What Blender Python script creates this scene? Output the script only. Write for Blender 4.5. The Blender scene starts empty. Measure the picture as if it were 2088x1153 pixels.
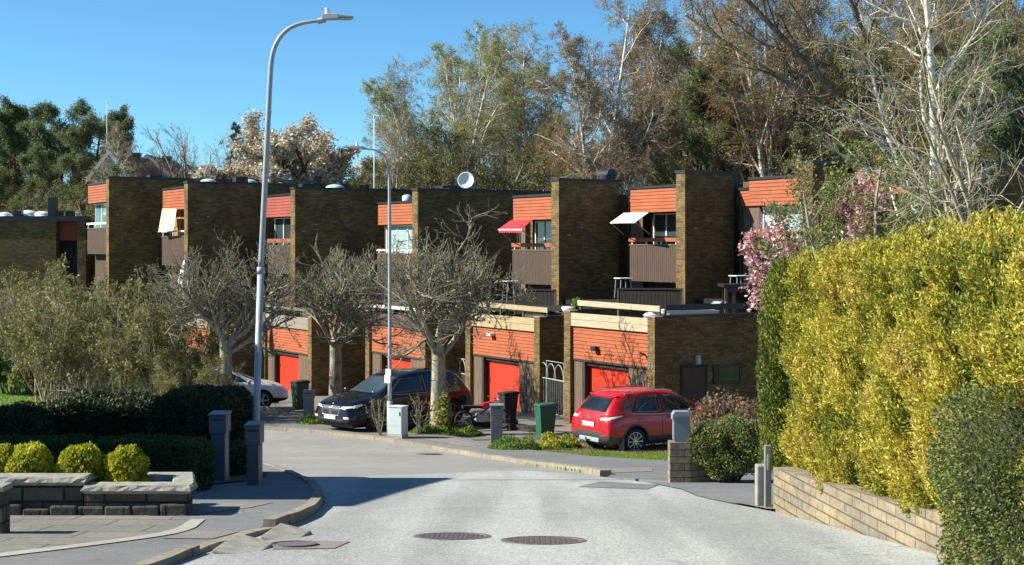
import bpy, bmesh, math, random
import numpy as np
from mathutils import Vector, Matrix
from mathutils.bvhtree import BVHTree
sc = bpy.context.scene
COL = sc.collection
random.seed(7)
RNG = np.random.default_rng(11)
# ------------------------------------------------------------------ camera
F = 3000.0; CX = 1044.0; HR = 500.0          # focal length and horizon in pixels of the 2088 px photograph
cd = bpy.data.cameras.new('camera'); cam = bpy.data.objects.new('camera', cd); COL.objects.link(cam)
cd.sensor_width = 36.0; cd.lens = F/2088*36.0
cd.shift_y = (HR-576.5)/2088.0
cd.clip_end = 3000; cd.clip_start = 0.1
cam.location = (0, 0, 0); cam.rotation_euler = (math.radians(90), 0, 0)
sc.camera = cam
# ------------------------------------------------------------------ light
SUN_EL = 36.0
sd = Vector((-1.0, -0.04, 0)).normalized()
w = bpy.data.worlds.new('World'); sc.world = w; w.use_nodes = True
nt = w.node_tree; nt.nodes.clear()
sky = nt.nodes.new('ShaderNodeTexSky'); sky.sky_type = 'NISHITA'; sky.sun_disc = False
sky.sun_elevation = math.radians(SUN_EL); sky.sun_rotation = math.atan2(sd.x, sd.y)
sky.altitude = 0; sky.air_density = 0.72; sky.dust_density = 0.0; sky.ozone_density = 8.0
bg = nt.nodes.new('ShaderNodeBackground'); bg.inputs[1].default_value = 0.078
wo = nt.nodes.new('ShaderNodeOutputWorld')
tint = nt.nodes.new('ShaderNodeVectorMath'); tint.operation = 'MULTIPLY'; tint.inputs[1].default_value = (0.87, 1.16, 1.06)   # the photo's cyan white balance
nt.links.new(sky.outputs[0], tint.inputs[0]); nt.links.new(tint.outputs[0], bg.inputs[0]); nt.links.new(bg.outputs[0], wo.inputs[0])
sl = bpy.data.lights.new('sun', 'SUN'); sl.energy = 5.0; sl.angle = math.radians(0.5); sl.color = (1.0, 0.955, 0.82)
so = bpy.data.objects.new('sun', sl); COL.objects.link(so)
tosun = Vector((sd.x*math.cos(math.radians(SUN_EL)), sd.y*math.cos(math.radians(SUN_EL)), math.sin(math.radians(SUN_EL))))
so.rotation_euler = tosun.to_track_quat('Z', 'Y').to_euler(); so.location = (0, 0, 30)
sc.view_settings.view_transform = 'Standard'; sc.view_settings.look = 'None'
sc.view_settings.exposure = 1.02; sc.view_settings.gamma = 1.0

# ------------------------------------------------------------------ terrain heights and pixel helpers
_ty = [-40, 0, 11.3, 13, 16, 20, 25, 30, 35, 38, 41, 44, 51, 60, 75, 100, 900]
_tz = [1.6, -1.55, -2.43, -2.60, -2.91, -3.32, -3.875, -4.50, -5.075, -5.345, -5.467, -5.573, -5.72, -6.1, -6.3, -6.4, -6.4]
_sy = np.arange(-40, 900, 0.25); _sz = np.interp(_sy, _ty, _tz)
_k = np.ones(9)/9; _sz = np.convolve(np.pad(_sz, 4, mode='edge'), _k, mode='valid')
def gh(x, y): return np.interp(y, _sy, _sz)
def gz(x, y): return float(np.interp(y, _sy, _sz))
def X(px, Y): return (px-CX)/F*Y
def Z(r, Y): return (HR-r)/F*Y
def P(px, r, Y): return Vector((X(px, Y), Y, Z(r, Y)))
ANG = math.radians(-60)
U = Vector((math.cos(ANG), math.sin(ANG)))      # along the fronts, to the right and nearer
V = Vector((-math.sin(ANG), math.cos(ANG)))     # into the plots
def solve(P0, D, px):
    k = (px-CX)/F
    return (k*P0[1]-P0[0])/(D[0]-k*D[1])

# ------------------------------------------------------------------ materials
MATS = {}
def nodes_of(name):
    m = bpy.data.materials.new(name); m.use_nodes = True
    t = m.node_tree; b = t.nodes['Principled BSDF']; return m, t, b
def N(t, typ, **kw):
    n = t.nodes.new(typ)
    for k, v in kw.items():
        if k in n.inputs: n.inputs[k].default_value = v
        else: setattr(n, k, v)
    return n
def ramp(t, fac, stops):
    r = t.nodes.new('ShaderNodeValToRGB')
    els = r.color_ramp.elements
    while len(els) < len(stops): els.new(0.5)
    for e, (p, c) in zip(els, stops): e.position = p; e.color = (*c, 1)
    t.links.new(fac, r.inputs[0]); return r.outputs[0]
def coords(t, kind='Object', scale=None):
    tc = t.nodes.new('ShaderNodeTexCoord')
    if scale is None: return tc.outputs[kind]
    mp = t.nodes.new('ShaderNodeMapping'); mp.inputs['Scale'].default_value = scale
    t.links.new(tc.outputs[kind], mp.inputs[0]); return mp.outputs[0]
def noise(t, co, scale, detail=6, rough=0.6):
    n = N(t, 'ShaderNodeTexNoise', Scale=scale, Detail=detail, Roughness=rough)
    t.links.new(co, n.inputs['Vector']); return n.outputs['Fac']
def mixc(t, fac, a, b, blend='MIX'):
    m = t.nodes.new('ShaderNodeMix'); m.data_type = 'RGBA'; m.blend_type = blend
    for s, v in ((m.inputs[0], fac), (m.inputs[6], a), (m.inputs[7], b)):
        if isinstance(v, (int, float)): s.default_value = v
        elif isinstance(v, tuple): s.default_value = (*v[:3], 1)
        else: t.links.new(v, s)
    return m.outputs[2]
def bump(t, b, h, strength=0.3, dist=0.01):
    n = N(t, 'ShaderNodeBump', Strength=strength, Distance=dist)
    t.links.new(h, n.inputs['Height']); t.links.new(n.outputs[0], b.inputs['Normal'])
def geo_co(t):
    g = t.nodes.new('ShaderNodeNewGeometry'); return g.outputs['Position']
def plain(name, col, rough=0.6, metal=0.0, var=0.18, scale=3.0, bmp=0.0, coat=0.0, spec=0.5):
    if name in MATS: return MATS[name]
    m, t, b = nodes_of(name)
    co = coords(t)
    f = noise(t, co, scale)
    lo = tuple(c*(1-var) for c in col); hi = tuple(min(1, c*(1+var)) for c in col)
    t.links.new(ramp(t, f, [(0.3, lo), (0.7, hi)]), b.inputs['Base Color'])
    b.inputs['Roughness'].default_value = rough; b.inputs['Metallic'].default_value = metal
    b.inputs['Specular IOR Level'].default_value = spec
    if coat: b.inputs['Coat Weight'].default_value = coat; b.inputs['Coat Roughness'].default_value = 0.04
    if bmp: bump(t, b, noise(t, co, scale*8), bmp)
    MATS[name] = m; return m
def brick(name, c1, c2, mortar, bw=0.25, rh=0.075, ms=0.008, var=0.5, rough=0.9, bmp=0.6):
    m, t, b = nodes_of(name)
    uv = coords(t, 'UV')
    bt = N(t, 'ShaderNodeTexBrick', Scale=1.0)
    bt.inputs['Brick Width'].default_value = bw; bt.inputs['Row Height'].default_value = rh
    bt.inputs['Mortar Size'].default_value = ms; bt.inputs['Mortar Smooth'].default_value = 0.3; bt.inputs['Bias'].default_value = 0
    bt.inputs['Color1'].default_value = (*c1, 1); bt.inputs['Color2'].default_value = (*c2, 1); bt.inputs['Mortar'].default_value = (*mortar, 1)
    t.links.new(uv, bt.inputs['Vector'])
    n1 = noise(t, uv, 0.9, 8, 0.65)
    dirt = ramp(t, n1, [(0.3, (1-var,)*3), (0.65, (1.05, 1.03, 1.0))])
    c = mixc(t, 1.0, bt.outputs['Color'], dirt, 'MULTIPLY')
    n2 = noise(t, uv, 14, 3)
    c = mixc(t, 0.55, c, ramp(t, n2, [(0.3, (0.55, 0.52, 0.5)), (0.7, (1.2, 1.15, 1.05))]), 'MULTIPLY')
    t.links.new(c, b.inputs['Base Color']); b.inputs['Roughness'].default_value = rough
    b.inputs['Specular IOR Level'].default_value = 0.2
    inv = N(t, 'ShaderNodeMath', operation='SUBTRACT'); inv.inputs[0].default_value = 1
    t.links.new(bt.outputs['Fac'], inv.inputs[1])
    ad = N(t, 'ShaderNodeMath', operation='ADD'); t.links.new(inv.outputs[0], ad.inputs[0]); t.links.new(n2, ad.inputs[1])
    bump(t, b, ad.outputs[0], bmp, 0.012)
    MATS[name] = m; return m
def wood(name, col, var=0.35, grain=(2, 60), rough=0.75):
    # streaks run along U of the board UVs
    m, t, b = nodes_of(name)
    mp = t.nodes.new('ShaderNodeMapping'); tc = t.nodes.new('ShaderNodeTexCoord')
    mp.inputs['Scale'].default_value = (grain[0], grain[1], 1); t.links.new(tc.outputs['UV'], mp.inputs[0])
    n1 = noise(t, mp.outputs[0], 1.0, 5, 0.6)
    n2 = noise(t, tc.outputs['UV'], 1.3, 5)
    c = ramp(t, n1, [(0.25, tuple(x*(1-var) for x in col)), (0.75, tuple(min(1, x*(1+var*0.6)) for x in col))])
    c = mixc(t, 0.5, c, ramp(t, n2, [(0.3, (0.7, 0.68, 0.66)), (0.7, (1.1, 1.1, 1.1))]), 'MULTIPLY')
    t.links.new(c, b.inputs['Base Color']); b.inputs['Roughness'].default_value = rough
    b.inputs['Specular IOR Level'].default_value = 0.3
    bump(t, b, n1, 0.25, 0.004)
    MATS[name] = m; return m
def leafmat(name, cols, scale=0.7, trans=0.35, rough=0.55, rnd=0.5):
    # leaf colours vary per leaf and in clumps
    m = bpy.data.materials.new(name); m.use_nodes = True; t = m.node_tree; b = t.nodes['Principled BSDF']
    g = t.nodes.new('ShaderNodeNewGeometry')
    n = noise(t, geo_co(t), scale, 4, 0.7)
    mx = t.nodes.new('ShaderNodeMix'); mx.data_type = 'FLOAT'; mx.inputs[0].default_value = rnd
    mr = N(t, 'ShaderNodeMapRange'); mr.inputs[1].default_value = 0.3; mr.inputs[2].default_value = 0.7; t.links.new(n, mr.inputs[0])
    t.links.new(mr.outputs[0], mx.inputs[2]); t.links.new(g.outputs['Random Per Island'], mx.inputs[3])
    k = len(cols)
    c = ramp(t, mx.outputs[0], [(0.12+0.76*i/(k-1), cols[i]) for i in range(k)])
    t.links.new(c, b.inputs['Base Color']); b.inputs['Roughness'].default_value = rough
    b.inputs['Specular IOR Level'].default_value = 0.3
    tr = t.nodes.new('ShaderNodeBsdfTranslucent'); t.links.new(c, tr.inputs[0])
    ms = t.nodes.new('ShaderNodeMixShader'); ms.inputs[0].default_value = trans
    out = t.nodes['Material Output']
    t.links.new(b.outputs[0], ms.inputs[1]); t.links.new(tr.outputs[0], ms.inputs[2]); t.links.new(ms.outputs[0], out.inputs[0])
    MATS[name] = m; return m
def bark(name, c1, c2, scale=(6, 6, 2), rough=0.9, thr=(0.35, 0.6)):
    m, t, b = nodes_of(name)
    co = coords(t, 'Object', scale)
    n = noise(t, co, 1.5, 8, 0.7)
    t.links.new(ramp(t, n, [(thr[0], c1), (thr[1], c2)]), b.inputs['Base Color'])
    b.inputs['Roughness'].default_value = rough; b.inputs['Specular IOR Level'].default_value = 0.2
    bump(t, b, n, 0.6, 0.02)
    MATS[name] = m; return m
def asphalt(name, base, spk=0.5, patch=0.22, tint=(1, 1, 1), stain=1.0):
    m, t, b = nodes_of(name)
    co = geo_co(t)
    big = noise(t, co, 0.35, 6, 0.6)
    mid = noise(t, co, 2.2, 6, 0.65)
    vo = N(t, 'ShaderNodeTexVoronoi', Scale=60.0); t.links.new(co, vo.inputs['Vector'])
    fine = noise(t, co, 60, 3, 0.7)
    c = ramp(t, big, [(0.3, tuple(base*(1-patch)*k for k in tint)), (0.7, tuple(base*(1+patch)*k for k in tint))])
    c = mixc(t, 0.6*stain, c, ramp(t, mid, [(0.3, (0.78, 0.78, 0.78)), (0.65, (1.08, 1.08, 1.06))]), 'MULTIPLY')
    if stain < 1:
        st_ = coords(t, 'Object', (1.5, 0.10, 1)); tr_ = noise(t, st_, 1.0, 3, 0.5)
        c = mixc(t, 0.75, c, ramp(t, tr_, [(0.35, (0.72, 0.73, 0.74)), (0.6, (1.08, 1.08, 1.06))]), 'MULTIPLY')
    ve = N(t, 'ShaderNodeTexVoronoi', Scale=0.55); ve.feature = 'DISTANCE_TO_EDGE'
    wv = t.nodes.new('ShaderNodeVectorMath'); wv.operation = 'ADD'; nn_ = N(t, 'ShaderNodeTexNoise', Scale=2.5, Detail=6.0); t.links.new(co, nn_.inputs['Vector'])
    t.links.new(co, wv.inputs[0]); t.links.new(nn_.outputs['Color'], wv.inputs[1]); t.links.new(wv.outputs[0], ve.inputs['Vector'])
    ck = ramp(t, ve.outputs['Distance'], [(0.0, (0.45, 0.44, 0.42)), (0.012, (1, 1, 1))])
    cm_ = ramp(t, big, [(0.48, (0, 0, 0)), (0.56, (0.8, 0.8, 0.8))])
    c = mixc(t, cm_, c, mixc(t, 1.0, c, ck, 'MULTIPLY'))
    c = mixc(t, spk, c, ramp(t, vo.outputs['Color'], [(0.1, (0.6, 0.6, 0.62)), (0.5, (1.0, 1.0, 1.0)), (0.95, (1.5, 1.46, 1.42))]), 'MULTIPLY')
    c = mixc(t, spk, c, ramp(t, fine, [(0.3, (0.6, 0.6, 0.6)), (0.7, (1.35, 1.35, 1.35))]), 'MULTIPLY')
    t.links.new(c, b.inputs['Base Color']); b.inputs['Roughness'].default_value = 0.92
    b.inputs['Specular IOR Level'].default_value = 0.25
    ad = N(t, 'ShaderNodeMath', operation='ADD'); t.links.new(vo.outputs['Distance'], ad.inputs[0]); t.links.new(fine, ad.inputs[1])
    bump(t, b, ad.outputs[0], 0.35, 0.006)
    MATS[name] = m; return m
def glass(name, col, rough=0.04, spec=0.9):
    m, t, b = nodes_of(name)
    f = noise(t, coords(t), 1.2)
    t.links.new(ramp(t, f, [(0.35, tuple(c*0.6 for c in col)), (0.65, tuple(min(1, c*1.3) for c in col))]), b.inputs['Base Color'])
    b.inputs['Roughness'].default_value = rough; b.inputs['Specular IOR Level'].default_value = spec
    MATS[name] = m; return m

M_brick = brick('yellow_brown_brick', (0.285, 0.198, 0.082), (0.128, 0.088, 0.040), (0.125, 0.103, 0.065))
M_orange = wood('orange_painted_boards', (0.355, 0.098, 0.038), 0.25, (1.2, 18))
M_orange2 = wood('salmon_painted_boards', (0.34, 0.10, 0.058), 0.2, (1.2, 18))
M_orange3 = wood('red_brown_painted_boards', (0.31, 0.07, 0.046), 0.15, (1.2, 18))
M_brown = wood('brown_stained_boards', (0.085, 0.055, 0.042), 0.3, (25, 2))
M_greybrown = wood('grey_worn_boards', (0.16, 0.115, 0.08), 0.4, (25, 2))
M_timber = wood('weathered_timber', (0.42, 0.33, 0.19), 0.35, (1.5, 45))
M_white = plain('white_paint', (0.78, 0.77, 0.73), 0.5, var=0.08)
M_black = plain('black_sheet_metal', (0.018, 0.019, 0.022), 0.45, var=0.3)
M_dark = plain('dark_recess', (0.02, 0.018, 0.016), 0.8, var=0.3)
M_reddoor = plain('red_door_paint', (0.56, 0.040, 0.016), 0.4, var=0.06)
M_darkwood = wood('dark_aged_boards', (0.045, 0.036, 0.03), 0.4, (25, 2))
M_winglass = glass('window_glass', (0.04, 0.055, 0.06))
M_blind = plain('pale_window_blind', (0.27, 0.38, 0.38), 0.5, var=0.1)
M_galv = plain('galvanised_steel', (0.33, 0.36, 0.37), 0.5, 0.1, var=0.14, scale=6)
M_lamphead = plain('lamp_grey', (0.36, 0.38, 0.38), 0.5, var=0.08)
M_slate = plain('slate_grey_paint', (0.085, 0.10, 0.125), 0.45, var=0.1)
M_midgrey = plain('worn_grey_paint', (0.20, 0.20, 0.205), 0.6, var=0.15)
M_cabinet = plain('pale_green_grey_cabinet', (0.50, 0.57, 0.56), 0.5, var=0.06)
M_greenbin = plain('green_plastic', (0.018, 0.105, 0.065), 0.45, var=0.12)
M_blackbin = plain('black_plastic', (0.012, 0.013, 0.014), 0.85, var=0.2)
M_concrete = plain('concrete', (0.34, 0.32, 0.28), 0.9, var=0.25, scale=6, bmp=0.3)
M_stonecap = plain('pale_stone', (0.27, 0.26, 0.215), 0.95, var=0.28, scale=9, bmp=0.7)
M_block = brick('rough_stone_blocks', (0.13, 0.12, 0.10), (0.085, 0.078, 0.07), (0.03, 0.028, 0.025), 0.42, 0.15, 0.012, 0.4, bmp=1.0)
M_wallblock = brick('tan_concrete_blocks', (0.36, 0.30, 0.20), (0.25, 0.225, 0.185), (0.13, 0.11, 0.085), 0.42, 0.10, 0.009, 0.45)
M_road = asphalt('light_worn_asphalt', 0.34, 0.72, 0.09, (1.0, 1.03, 1.01), stain=0.6)
M_road2 = asphalt('pinkish_old_asphalt', 0.245, 0.35, 0.14, (1.05, 1.01, 0.96))
M_pave = asphalt('grey_pavement_asphalt', 0.165, 0.3, 0.15, (1.0, 1.03, 1.05))
M_yard = asphalt('yard_gravel_asphalt', 0.17, 0.4, 0.25, (1.08, 1.0, 0.9))
M_patch = asphalt('reddish_asphalt_patch', 0.20, 0.3, 0.12, (1.12, 0.98, 0.92))
M_joint = asphalt('pale_joint_stones', 0.34, 0.3, 0.12, (1.05, 1.0, 0.86))
M_kerb = brick('kerb_stone', (0.31, 0.28, 0.225), (0.24, 0.225, 0.19), (0.15, 0.13, 0.1), 1.0, 4.0, 0.02, 0.25)
M_iron = plain('cast_iron', (0.165, 0.135, 0.13), 0.6, 0.3, var=0.25, scale=12)
M_chrome = plain('chrome', (0.75, 0.76, 0.78), 0.15, 1.0, var=0.03)
M_alloy = plain('alloy_wheel', (0.55, 0.56, 0.57), 0.3, 0.8, var=0.05)
M_darkalloy = plain('dark_alloy_wheel', (0.16, 0.15, 0.15), 0.35, 0.8, var=0.1)
M_tyre = plain('tyre_rubber', (0.014, 0.014, 0.015), 0.85, var=0.2)
M_carglass = glass('car_glass', (0.015, 0.02, 0.026), 0.03)
M_plate = plain('number_plate_white', (0.82, 0.82, 0.80), 0.35, var=0.03)
M_lampclear = plain('clear_lamp', (0.72, 0.72, 0.74), 0.12, 0.2, var=0.15, scale=14)
M_lampred = plain('red_lamp', (0.45, 0.015, 0.015), 0.15, var=0.15)
M_birch = bark('birch_bark', (0.10, 0.085, 0.07), (0.66, 0.62, 0.54), (2.2, 2.2, 3.0), thr=(0.36, 0.5))
M_bark = bark('grey_bark', (0.10, 0.088, 0.066), (0.36, 0.33, 0.25))
M_barkdark = bark('dark_bark', (0.05, 0.04, 0.03), (0.17, 0.135, 0.10))
M_barkpale = bark('pale_tan_bark', (0.20, 0.17, 0.11), (0.46, 0.40, 0.27))
M_twigred = bark('red_brown_twigs', (0.15, 0.10, 0.062), (0.31, 0.215, 0.14))
M_twiggrey = bark('grey_green_twigs', (0.17, 0.16, 0.11), (0.40, 0.38, 0.28))
M_soil = plain('garden_soil', (0.07, 0.052, 0.036), 0.95, var=0.4, scale=9, bmp=0.5)
M_grassbase = plain('grass_base', (0.12, 0.20, 0.03), 0.9, var=0.35, scale=4, bmp=0.5)

# ------------------------------------------------------------------ mesh helpers
def link(o): COL.objects.link(o); return o
def finish(me, name, mats, parent):
    if not isinstance(mats, (list, tuple)): mats = [mats]
    for m in mats: me.materials.append(m)
    o = bpy.data.objects.new(name, me); link(o)
    if parent is not None: o.parent = parent
    return o
def auto_uv(me):
    uvl = me.uv_layers.new(name='UVMap')
    for p in me.polygons:
        n = p.normal
        if abs(n.z) > 0.7:
            for li in p.loop_indices:
                c = me.vertices[me.loops[li].vertex_index].co; uvl.data[li].uv = (c.x, c.y)
        else:
            t = Vector((-n.y, n.x, 0)).normalized()
            for li in p.loop_indices:
                c = me.vertices[me.loops[li].vertex_index].co; uvl.data[li].uv = (c.dot(t), c.z)
class MB:
    def __init__(s): s.v = []; s.f = []; s.m = []
    def add(s, vs, fs, mi=0):
        o = len(s.v); s.v += [tuple(v) for v in vs]; s.f += [tuple(i+o for i in f) for f in fs]; s.m += [mi]*len(fs); return s
    def box(s, x0, x1, y0, y1, z0, z1, mi=0):
        if x1 < x0: x0, x1 = x1, x0
        if y1 < y0: y0, y1 = y1, y0
        if z1 < z0: z0, z1 = z1, z0
        vs = [(x0,y0,z0),(x1,y0,z0),(x1,y1,z0),(x0,y1,z0),(x0,y0,z1),(x1,y0,z1),(x1,y1,z1),(x0,y1,z1)]
        return s.add(vs, [(0,3,2,1),(4,5,6,7),(0,1,5,4),(1,2,6,5),(2,3,7,6),(3,0,4,7)], mi)
    def hexa(s, vs, mi=0):
        return s.add(vs, [(0,3,2,1),(4,5,6,7),(0,1,5,4),(1,2,6,5),(2,3,7,6),(3,0,4,7)], mi)
    def beam(s, a, b, wd, ht, mi=0, up=(0, 0, 1)):
        a = Vector(a); b = Vector(b); t = (b-a).normalized(); up = Vector(up)
        sd_ = t.cross(up)
        if sd_.length < 1e-4: sd_ = Vector((1, 0, 0))
        sd_.normalize(); up = sd_.cross(t).normalized()
        vs = [a-sd_*wd/2-up*ht/2, a+sd_*wd/2-up*ht/2, b+sd_*wd/2-up*ht/2, b-sd_*wd/2-up*ht/2,
              a-sd_*wd/2+up*ht/2, a+sd_*wd/2+up*ht/2, b+sd_*wd/2+up*ht/2, b-sd_*wd/2+up*ht/2]
        return s.hexa(vs, mi)
    def tube(s, pts, rad, n=10, mi=0, cap=True):
        pts = [Vector(p) for p in pts]
        if not isinstance(rad, (list, tuple)): rad = [rad]*len(pts)
        rings = []; ref = None
        for i, p in enumerate(pts):
            t = (pts[min(i+1, len(pts)-1)]-pts[max(i-1, 0)]).normalized()
            if ref is None:
                ref = t.orthogonal().normalized()
            ref = (ref - t*ref.dot(t)).normalized(); bb = t.cross(ref)
            rings.append([p+(ref*math.cos(2*math.pi*k/n)+bb*math.sin(2*math.pi*k/n))*rad[i] for k in range(n)])
        vs = [q for r_ in rings for q in r_]; fs = []
        for i in range(len(pts)-1):
            for k in range(n):
                fs.append((i*n+k, i*n+(k+1) % n, (i+1)*n+(k+1) % n, (i+1)*n+k))
        if cap: fs += [tuple(range(n))[::-1], tuple(range((len(pts)-1)*n, len(pts)*n))]
        return s.add(vs, fs, mi)
    def lathe(s, prof, n=24, axis='z', c=(0, 0, 0), mi=0):
        vs = []; fs = []
        for (r_, h) in prof:
            for k in range(n):
                a = 2*math.pi*k/n
                q = (r_*math.cos(a), r_*math.sin(a), h)
                if axis == 'y': q = (q[0], q[2], q[1])
                if axis == 'x': q = (q[2], q[0], q[1])
                vs.append((q[0]+c[0], q[1]+c[1], q[2]+c[2]))
        for i in range(len(prof)-1):
            for k in range(n):
                fs.append((i*n+k, i*n+(k+1) % n, (i+1)*n+(k+1) % n, (i+1)*n+k))
        return s.add(vs, fs, mi)
    def build(s, name, mats, parent=None, smooth=False, bevel=0.0, uv=True, fix=False):
        me = bpy.data.meshes.new(name); me.from_pydata(s.v, [], s.f)
        me.polygons.foreach_set('material_index', s.m)
        if smooth: me.polygons.foreach_set('use_smooth', [True]*len(s.f))
        me.update()
        if fix:
            bm = bmesh.new(); bm.from_mesh(me); bmesh.ops.recalc_face_normals(bm, faces=bm.faces); bm.to_mesh(me); bm.free(); me.update()
        if uv: auto_uv(me)
        o = finish(me, name, mats, parent)
        if bevel:
            b = o.modifiers.new('bevel', 'BEVEL'); b.width = bevel; b.segments = 2; b.limit_method = 'ANGLE'
        return o
def mesh_np(name, vs, quads, mats, parent=None, mi=None, smooth=False):
    me = bpy.data.meshes.new(name)
    nv = len(vs); nf = len(quads); k = quads.shape[1]
    me.vertices.add(nv); me.vertices.foreach_set('co', np.ascontiguousarray(vs, dtype=np.float32).ravel())
    me.loops.add(nf*k); me.loops.foreach_set('vertex_index', np.ascontiguousarray(quads, dtype=np.int32).ravel())
    me.polygons.add(nf); me.polygons.foreach_set('loop_start', np.arange(0, nf*k, k, dtype=np.int32))
    me.polygons.foreach_set('loop_total', np.full(nf, k, dtype=np.int32))
    if mi is not None: me.polygons.foreach_set('material_index', np.asarray(mi, dtype=np.int32))
    if smooth: me.polygons.foreach_set('use_smooth', np.ones(nf, dtype=bool))
    me.update(calc_edges=True)
    return finish(me, name, mats, parent)
def thing(name, label, cat, loc=(0, 0, 0), rotz=0, group=None):
    o = bpy.data.objects.new(name, None); o.empty_display_size = 0.2; link(o)
    o.location = loc; o.rotation_euler = (0, 0, rotz); o['label'] = label; o['category'] = cat
    if group: o['group'] = group
    return o
def tag(o, label, cat, group=None, kind=None):
    if label: o['label'] = label
    if cat: o['category'] = cat
    if group: o['group'] = group
    if kind: o['kind'] = kind
    return o
def struct(o): o['kind'] = 'structure'; return o
def copy_tree(o, parent=None):
    c = o.copy(); COL.objects.link(c)
    if parent is not None: c.parent = parent
    for ch in list(o.children): copy_tree(ch, c)
    return c
def poly_sheet(name, pts, off, mat, step=0.5, skirt=0.0, zfix=None, parent=None, kind='structure'):
    bm = bmesh.new()
    vs = [bm.verts.new((p[0], p[1], 0)) for p in pts]; bm.faces.new(vs)
    xs = [p[0] for p in pts]; ys = [p[1] for p in pts]
    for ax, lo, hi in ((0, min(xs), max(xs)), (1, min(ys), max(ys))):
        k = math.ceil(lo/step)*step
        while k < hi:
            co = [0, 0, 0]; co[ax] = k; no = [0, 0, 0]; no[ax] = 1
            bmesh.ops.bisect_plane(bm, geom=bm.verts[:]+bm.edges[:]+bm.faces[:], plane_co=co, plane_no=no)
            k += step
    bmesh.ops.triangulate(bm, faces=[f for f in bm.faces if len(f.verts) > 4])
    for v in bm.verts: v.co.z = (gz(v.co.x, v.co.y) if zfix is None else zfix)+(off(v.co.x, v.co.y) if callable(off) else off)
    bmesh.ops.recalc_face_normals(bm, faces=bm.faces)
    if sum(f.normal.z for f in bm.faces) < 0: bmesh.ops.reverse_faces(bm, faces=bm.faces)
    if skirt:
        be = [e for e in bm.edges if len(e.link_faces) == 1]
        r_ = bmesh.ops.extrude_edge_only(bm, edges=be)
        for v in [g for g in r_['geom'] if isinstance(g, bmesh.types.BMVert)]: v.co.z -= skirt
    me = bpy.data.meshes.new(name); bm.to_mesh(me); bm.free(); me.update(); auto_uv(me)
    o = finish(me, name, mat, parent)
    if kind: o['kind'] = kind
    return o
def resample(pl, step):
    out = [Vector(pl[0])]
    for a, b in zip(pl[:-1], pl[1:]):
        a = Vector(a); b = Vector(b); n = max(1, int((b-a).length/step))
        for i in range(1, n+1): out.append(a.lerp(b, i/n))
    return out
def smooth_pl(pl, it=3):
    pl = [Vector(p) for p in pl]
    for _ in range(it):
        q = [pl[0]]
        for a, b in zip(pl[:-1], pl[1:]): q += [a.lerp(b, 0.25), a.lerp(b, 0.75)]
        q.append(pl[-1]); pl = q
    return pl
# ------------------------------------------------------------------ ground, roads, pavements
def axis(breaks):
    out = []
    for a, b, s in breaks: out += list(np.arange(a, b, s))
    return np.array(out+[breaks[-1][1]])
gx = axis([(-600, -60, 60), (-60, -16, 4), (-16, 16, 0.5), (16, 60, 4), (60, 600, 60)])
gy = axis([(-40, 0, 5), (0, 64, 0.5), (64, 120, 4), (120, 900, 60)])
GX, GY = np.meshgrid(gx, gy); GZ = gh(GX, GY)
vs = np.stack([GX.ravel(), GY.ravel(), GZ.ravel()], 1); nx = len(gx); ny = len(gy)
ii, jj = np.meshgrid(np.arange(nx-1), np.arange(ny-1)); a = (jj*nx+ii).ravel()
struct(mesh_np('ground', vs, np.stack([a, a+1, a+nx+1, a+nx], 1), M_yard))

LK = smooth_pl([(-3.2, -3), (-2.9, 6), (-2.52, 11.3), (-2.33, 12.7), (-2.15, 13.9), (-2.05, 15.3), (-2.2, 17.5), (-2.65, 20), (-3.4, 23), (-4.4, 27), (-5.6, 31.5), (-7.4, 36.5), (-11, 40), (-18, 41.6), (-45, 42.5)])
RE = [(4.3, -3), (3.75, 6), (3.36, 11.5), (2.83, 15.8), (2.5, 17.2), (2.3, 18.3), (2.26, 19.6), (1.9, 21.6), (1.55, 22.6)]
JT = [(1.55, 22.6), (1.05, 24.2), (0.3, 25.6), (-0.3, 25.6), (-1.3, 24.3), (-2.3, 23.2), (-3.45, 23.2)]
FK = smooth_pl([(1.40, 23.6), (1.05, 25.4), (0.55, 28.6), (-0.15, 32.5), (-1.0, 36), (-2.3, 39.2), (-4.9, 42.4), (-7.3, 44.4), (-12, 46.2), (-22, 47.4), (-45, 48.5)])
near = [tuple(p) for p in LK if p[1] < 23.2]
struct(poly_sheet('road', near+[tuple(p) for p in reversed(JT)]+[tuple(p) for p in reversed(RE)], 0.022, M_road))
far = [tuple(p) for p in LK if p[1] > 20]
struct(poly_sheet('road', [(1.55, 22.6), (0.2, 21.5), (-1.3, 21), (-2.75, 20.3)]+far+[tuple(p) for p in reversed(FK)], 0.012, M_road2))
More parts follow.
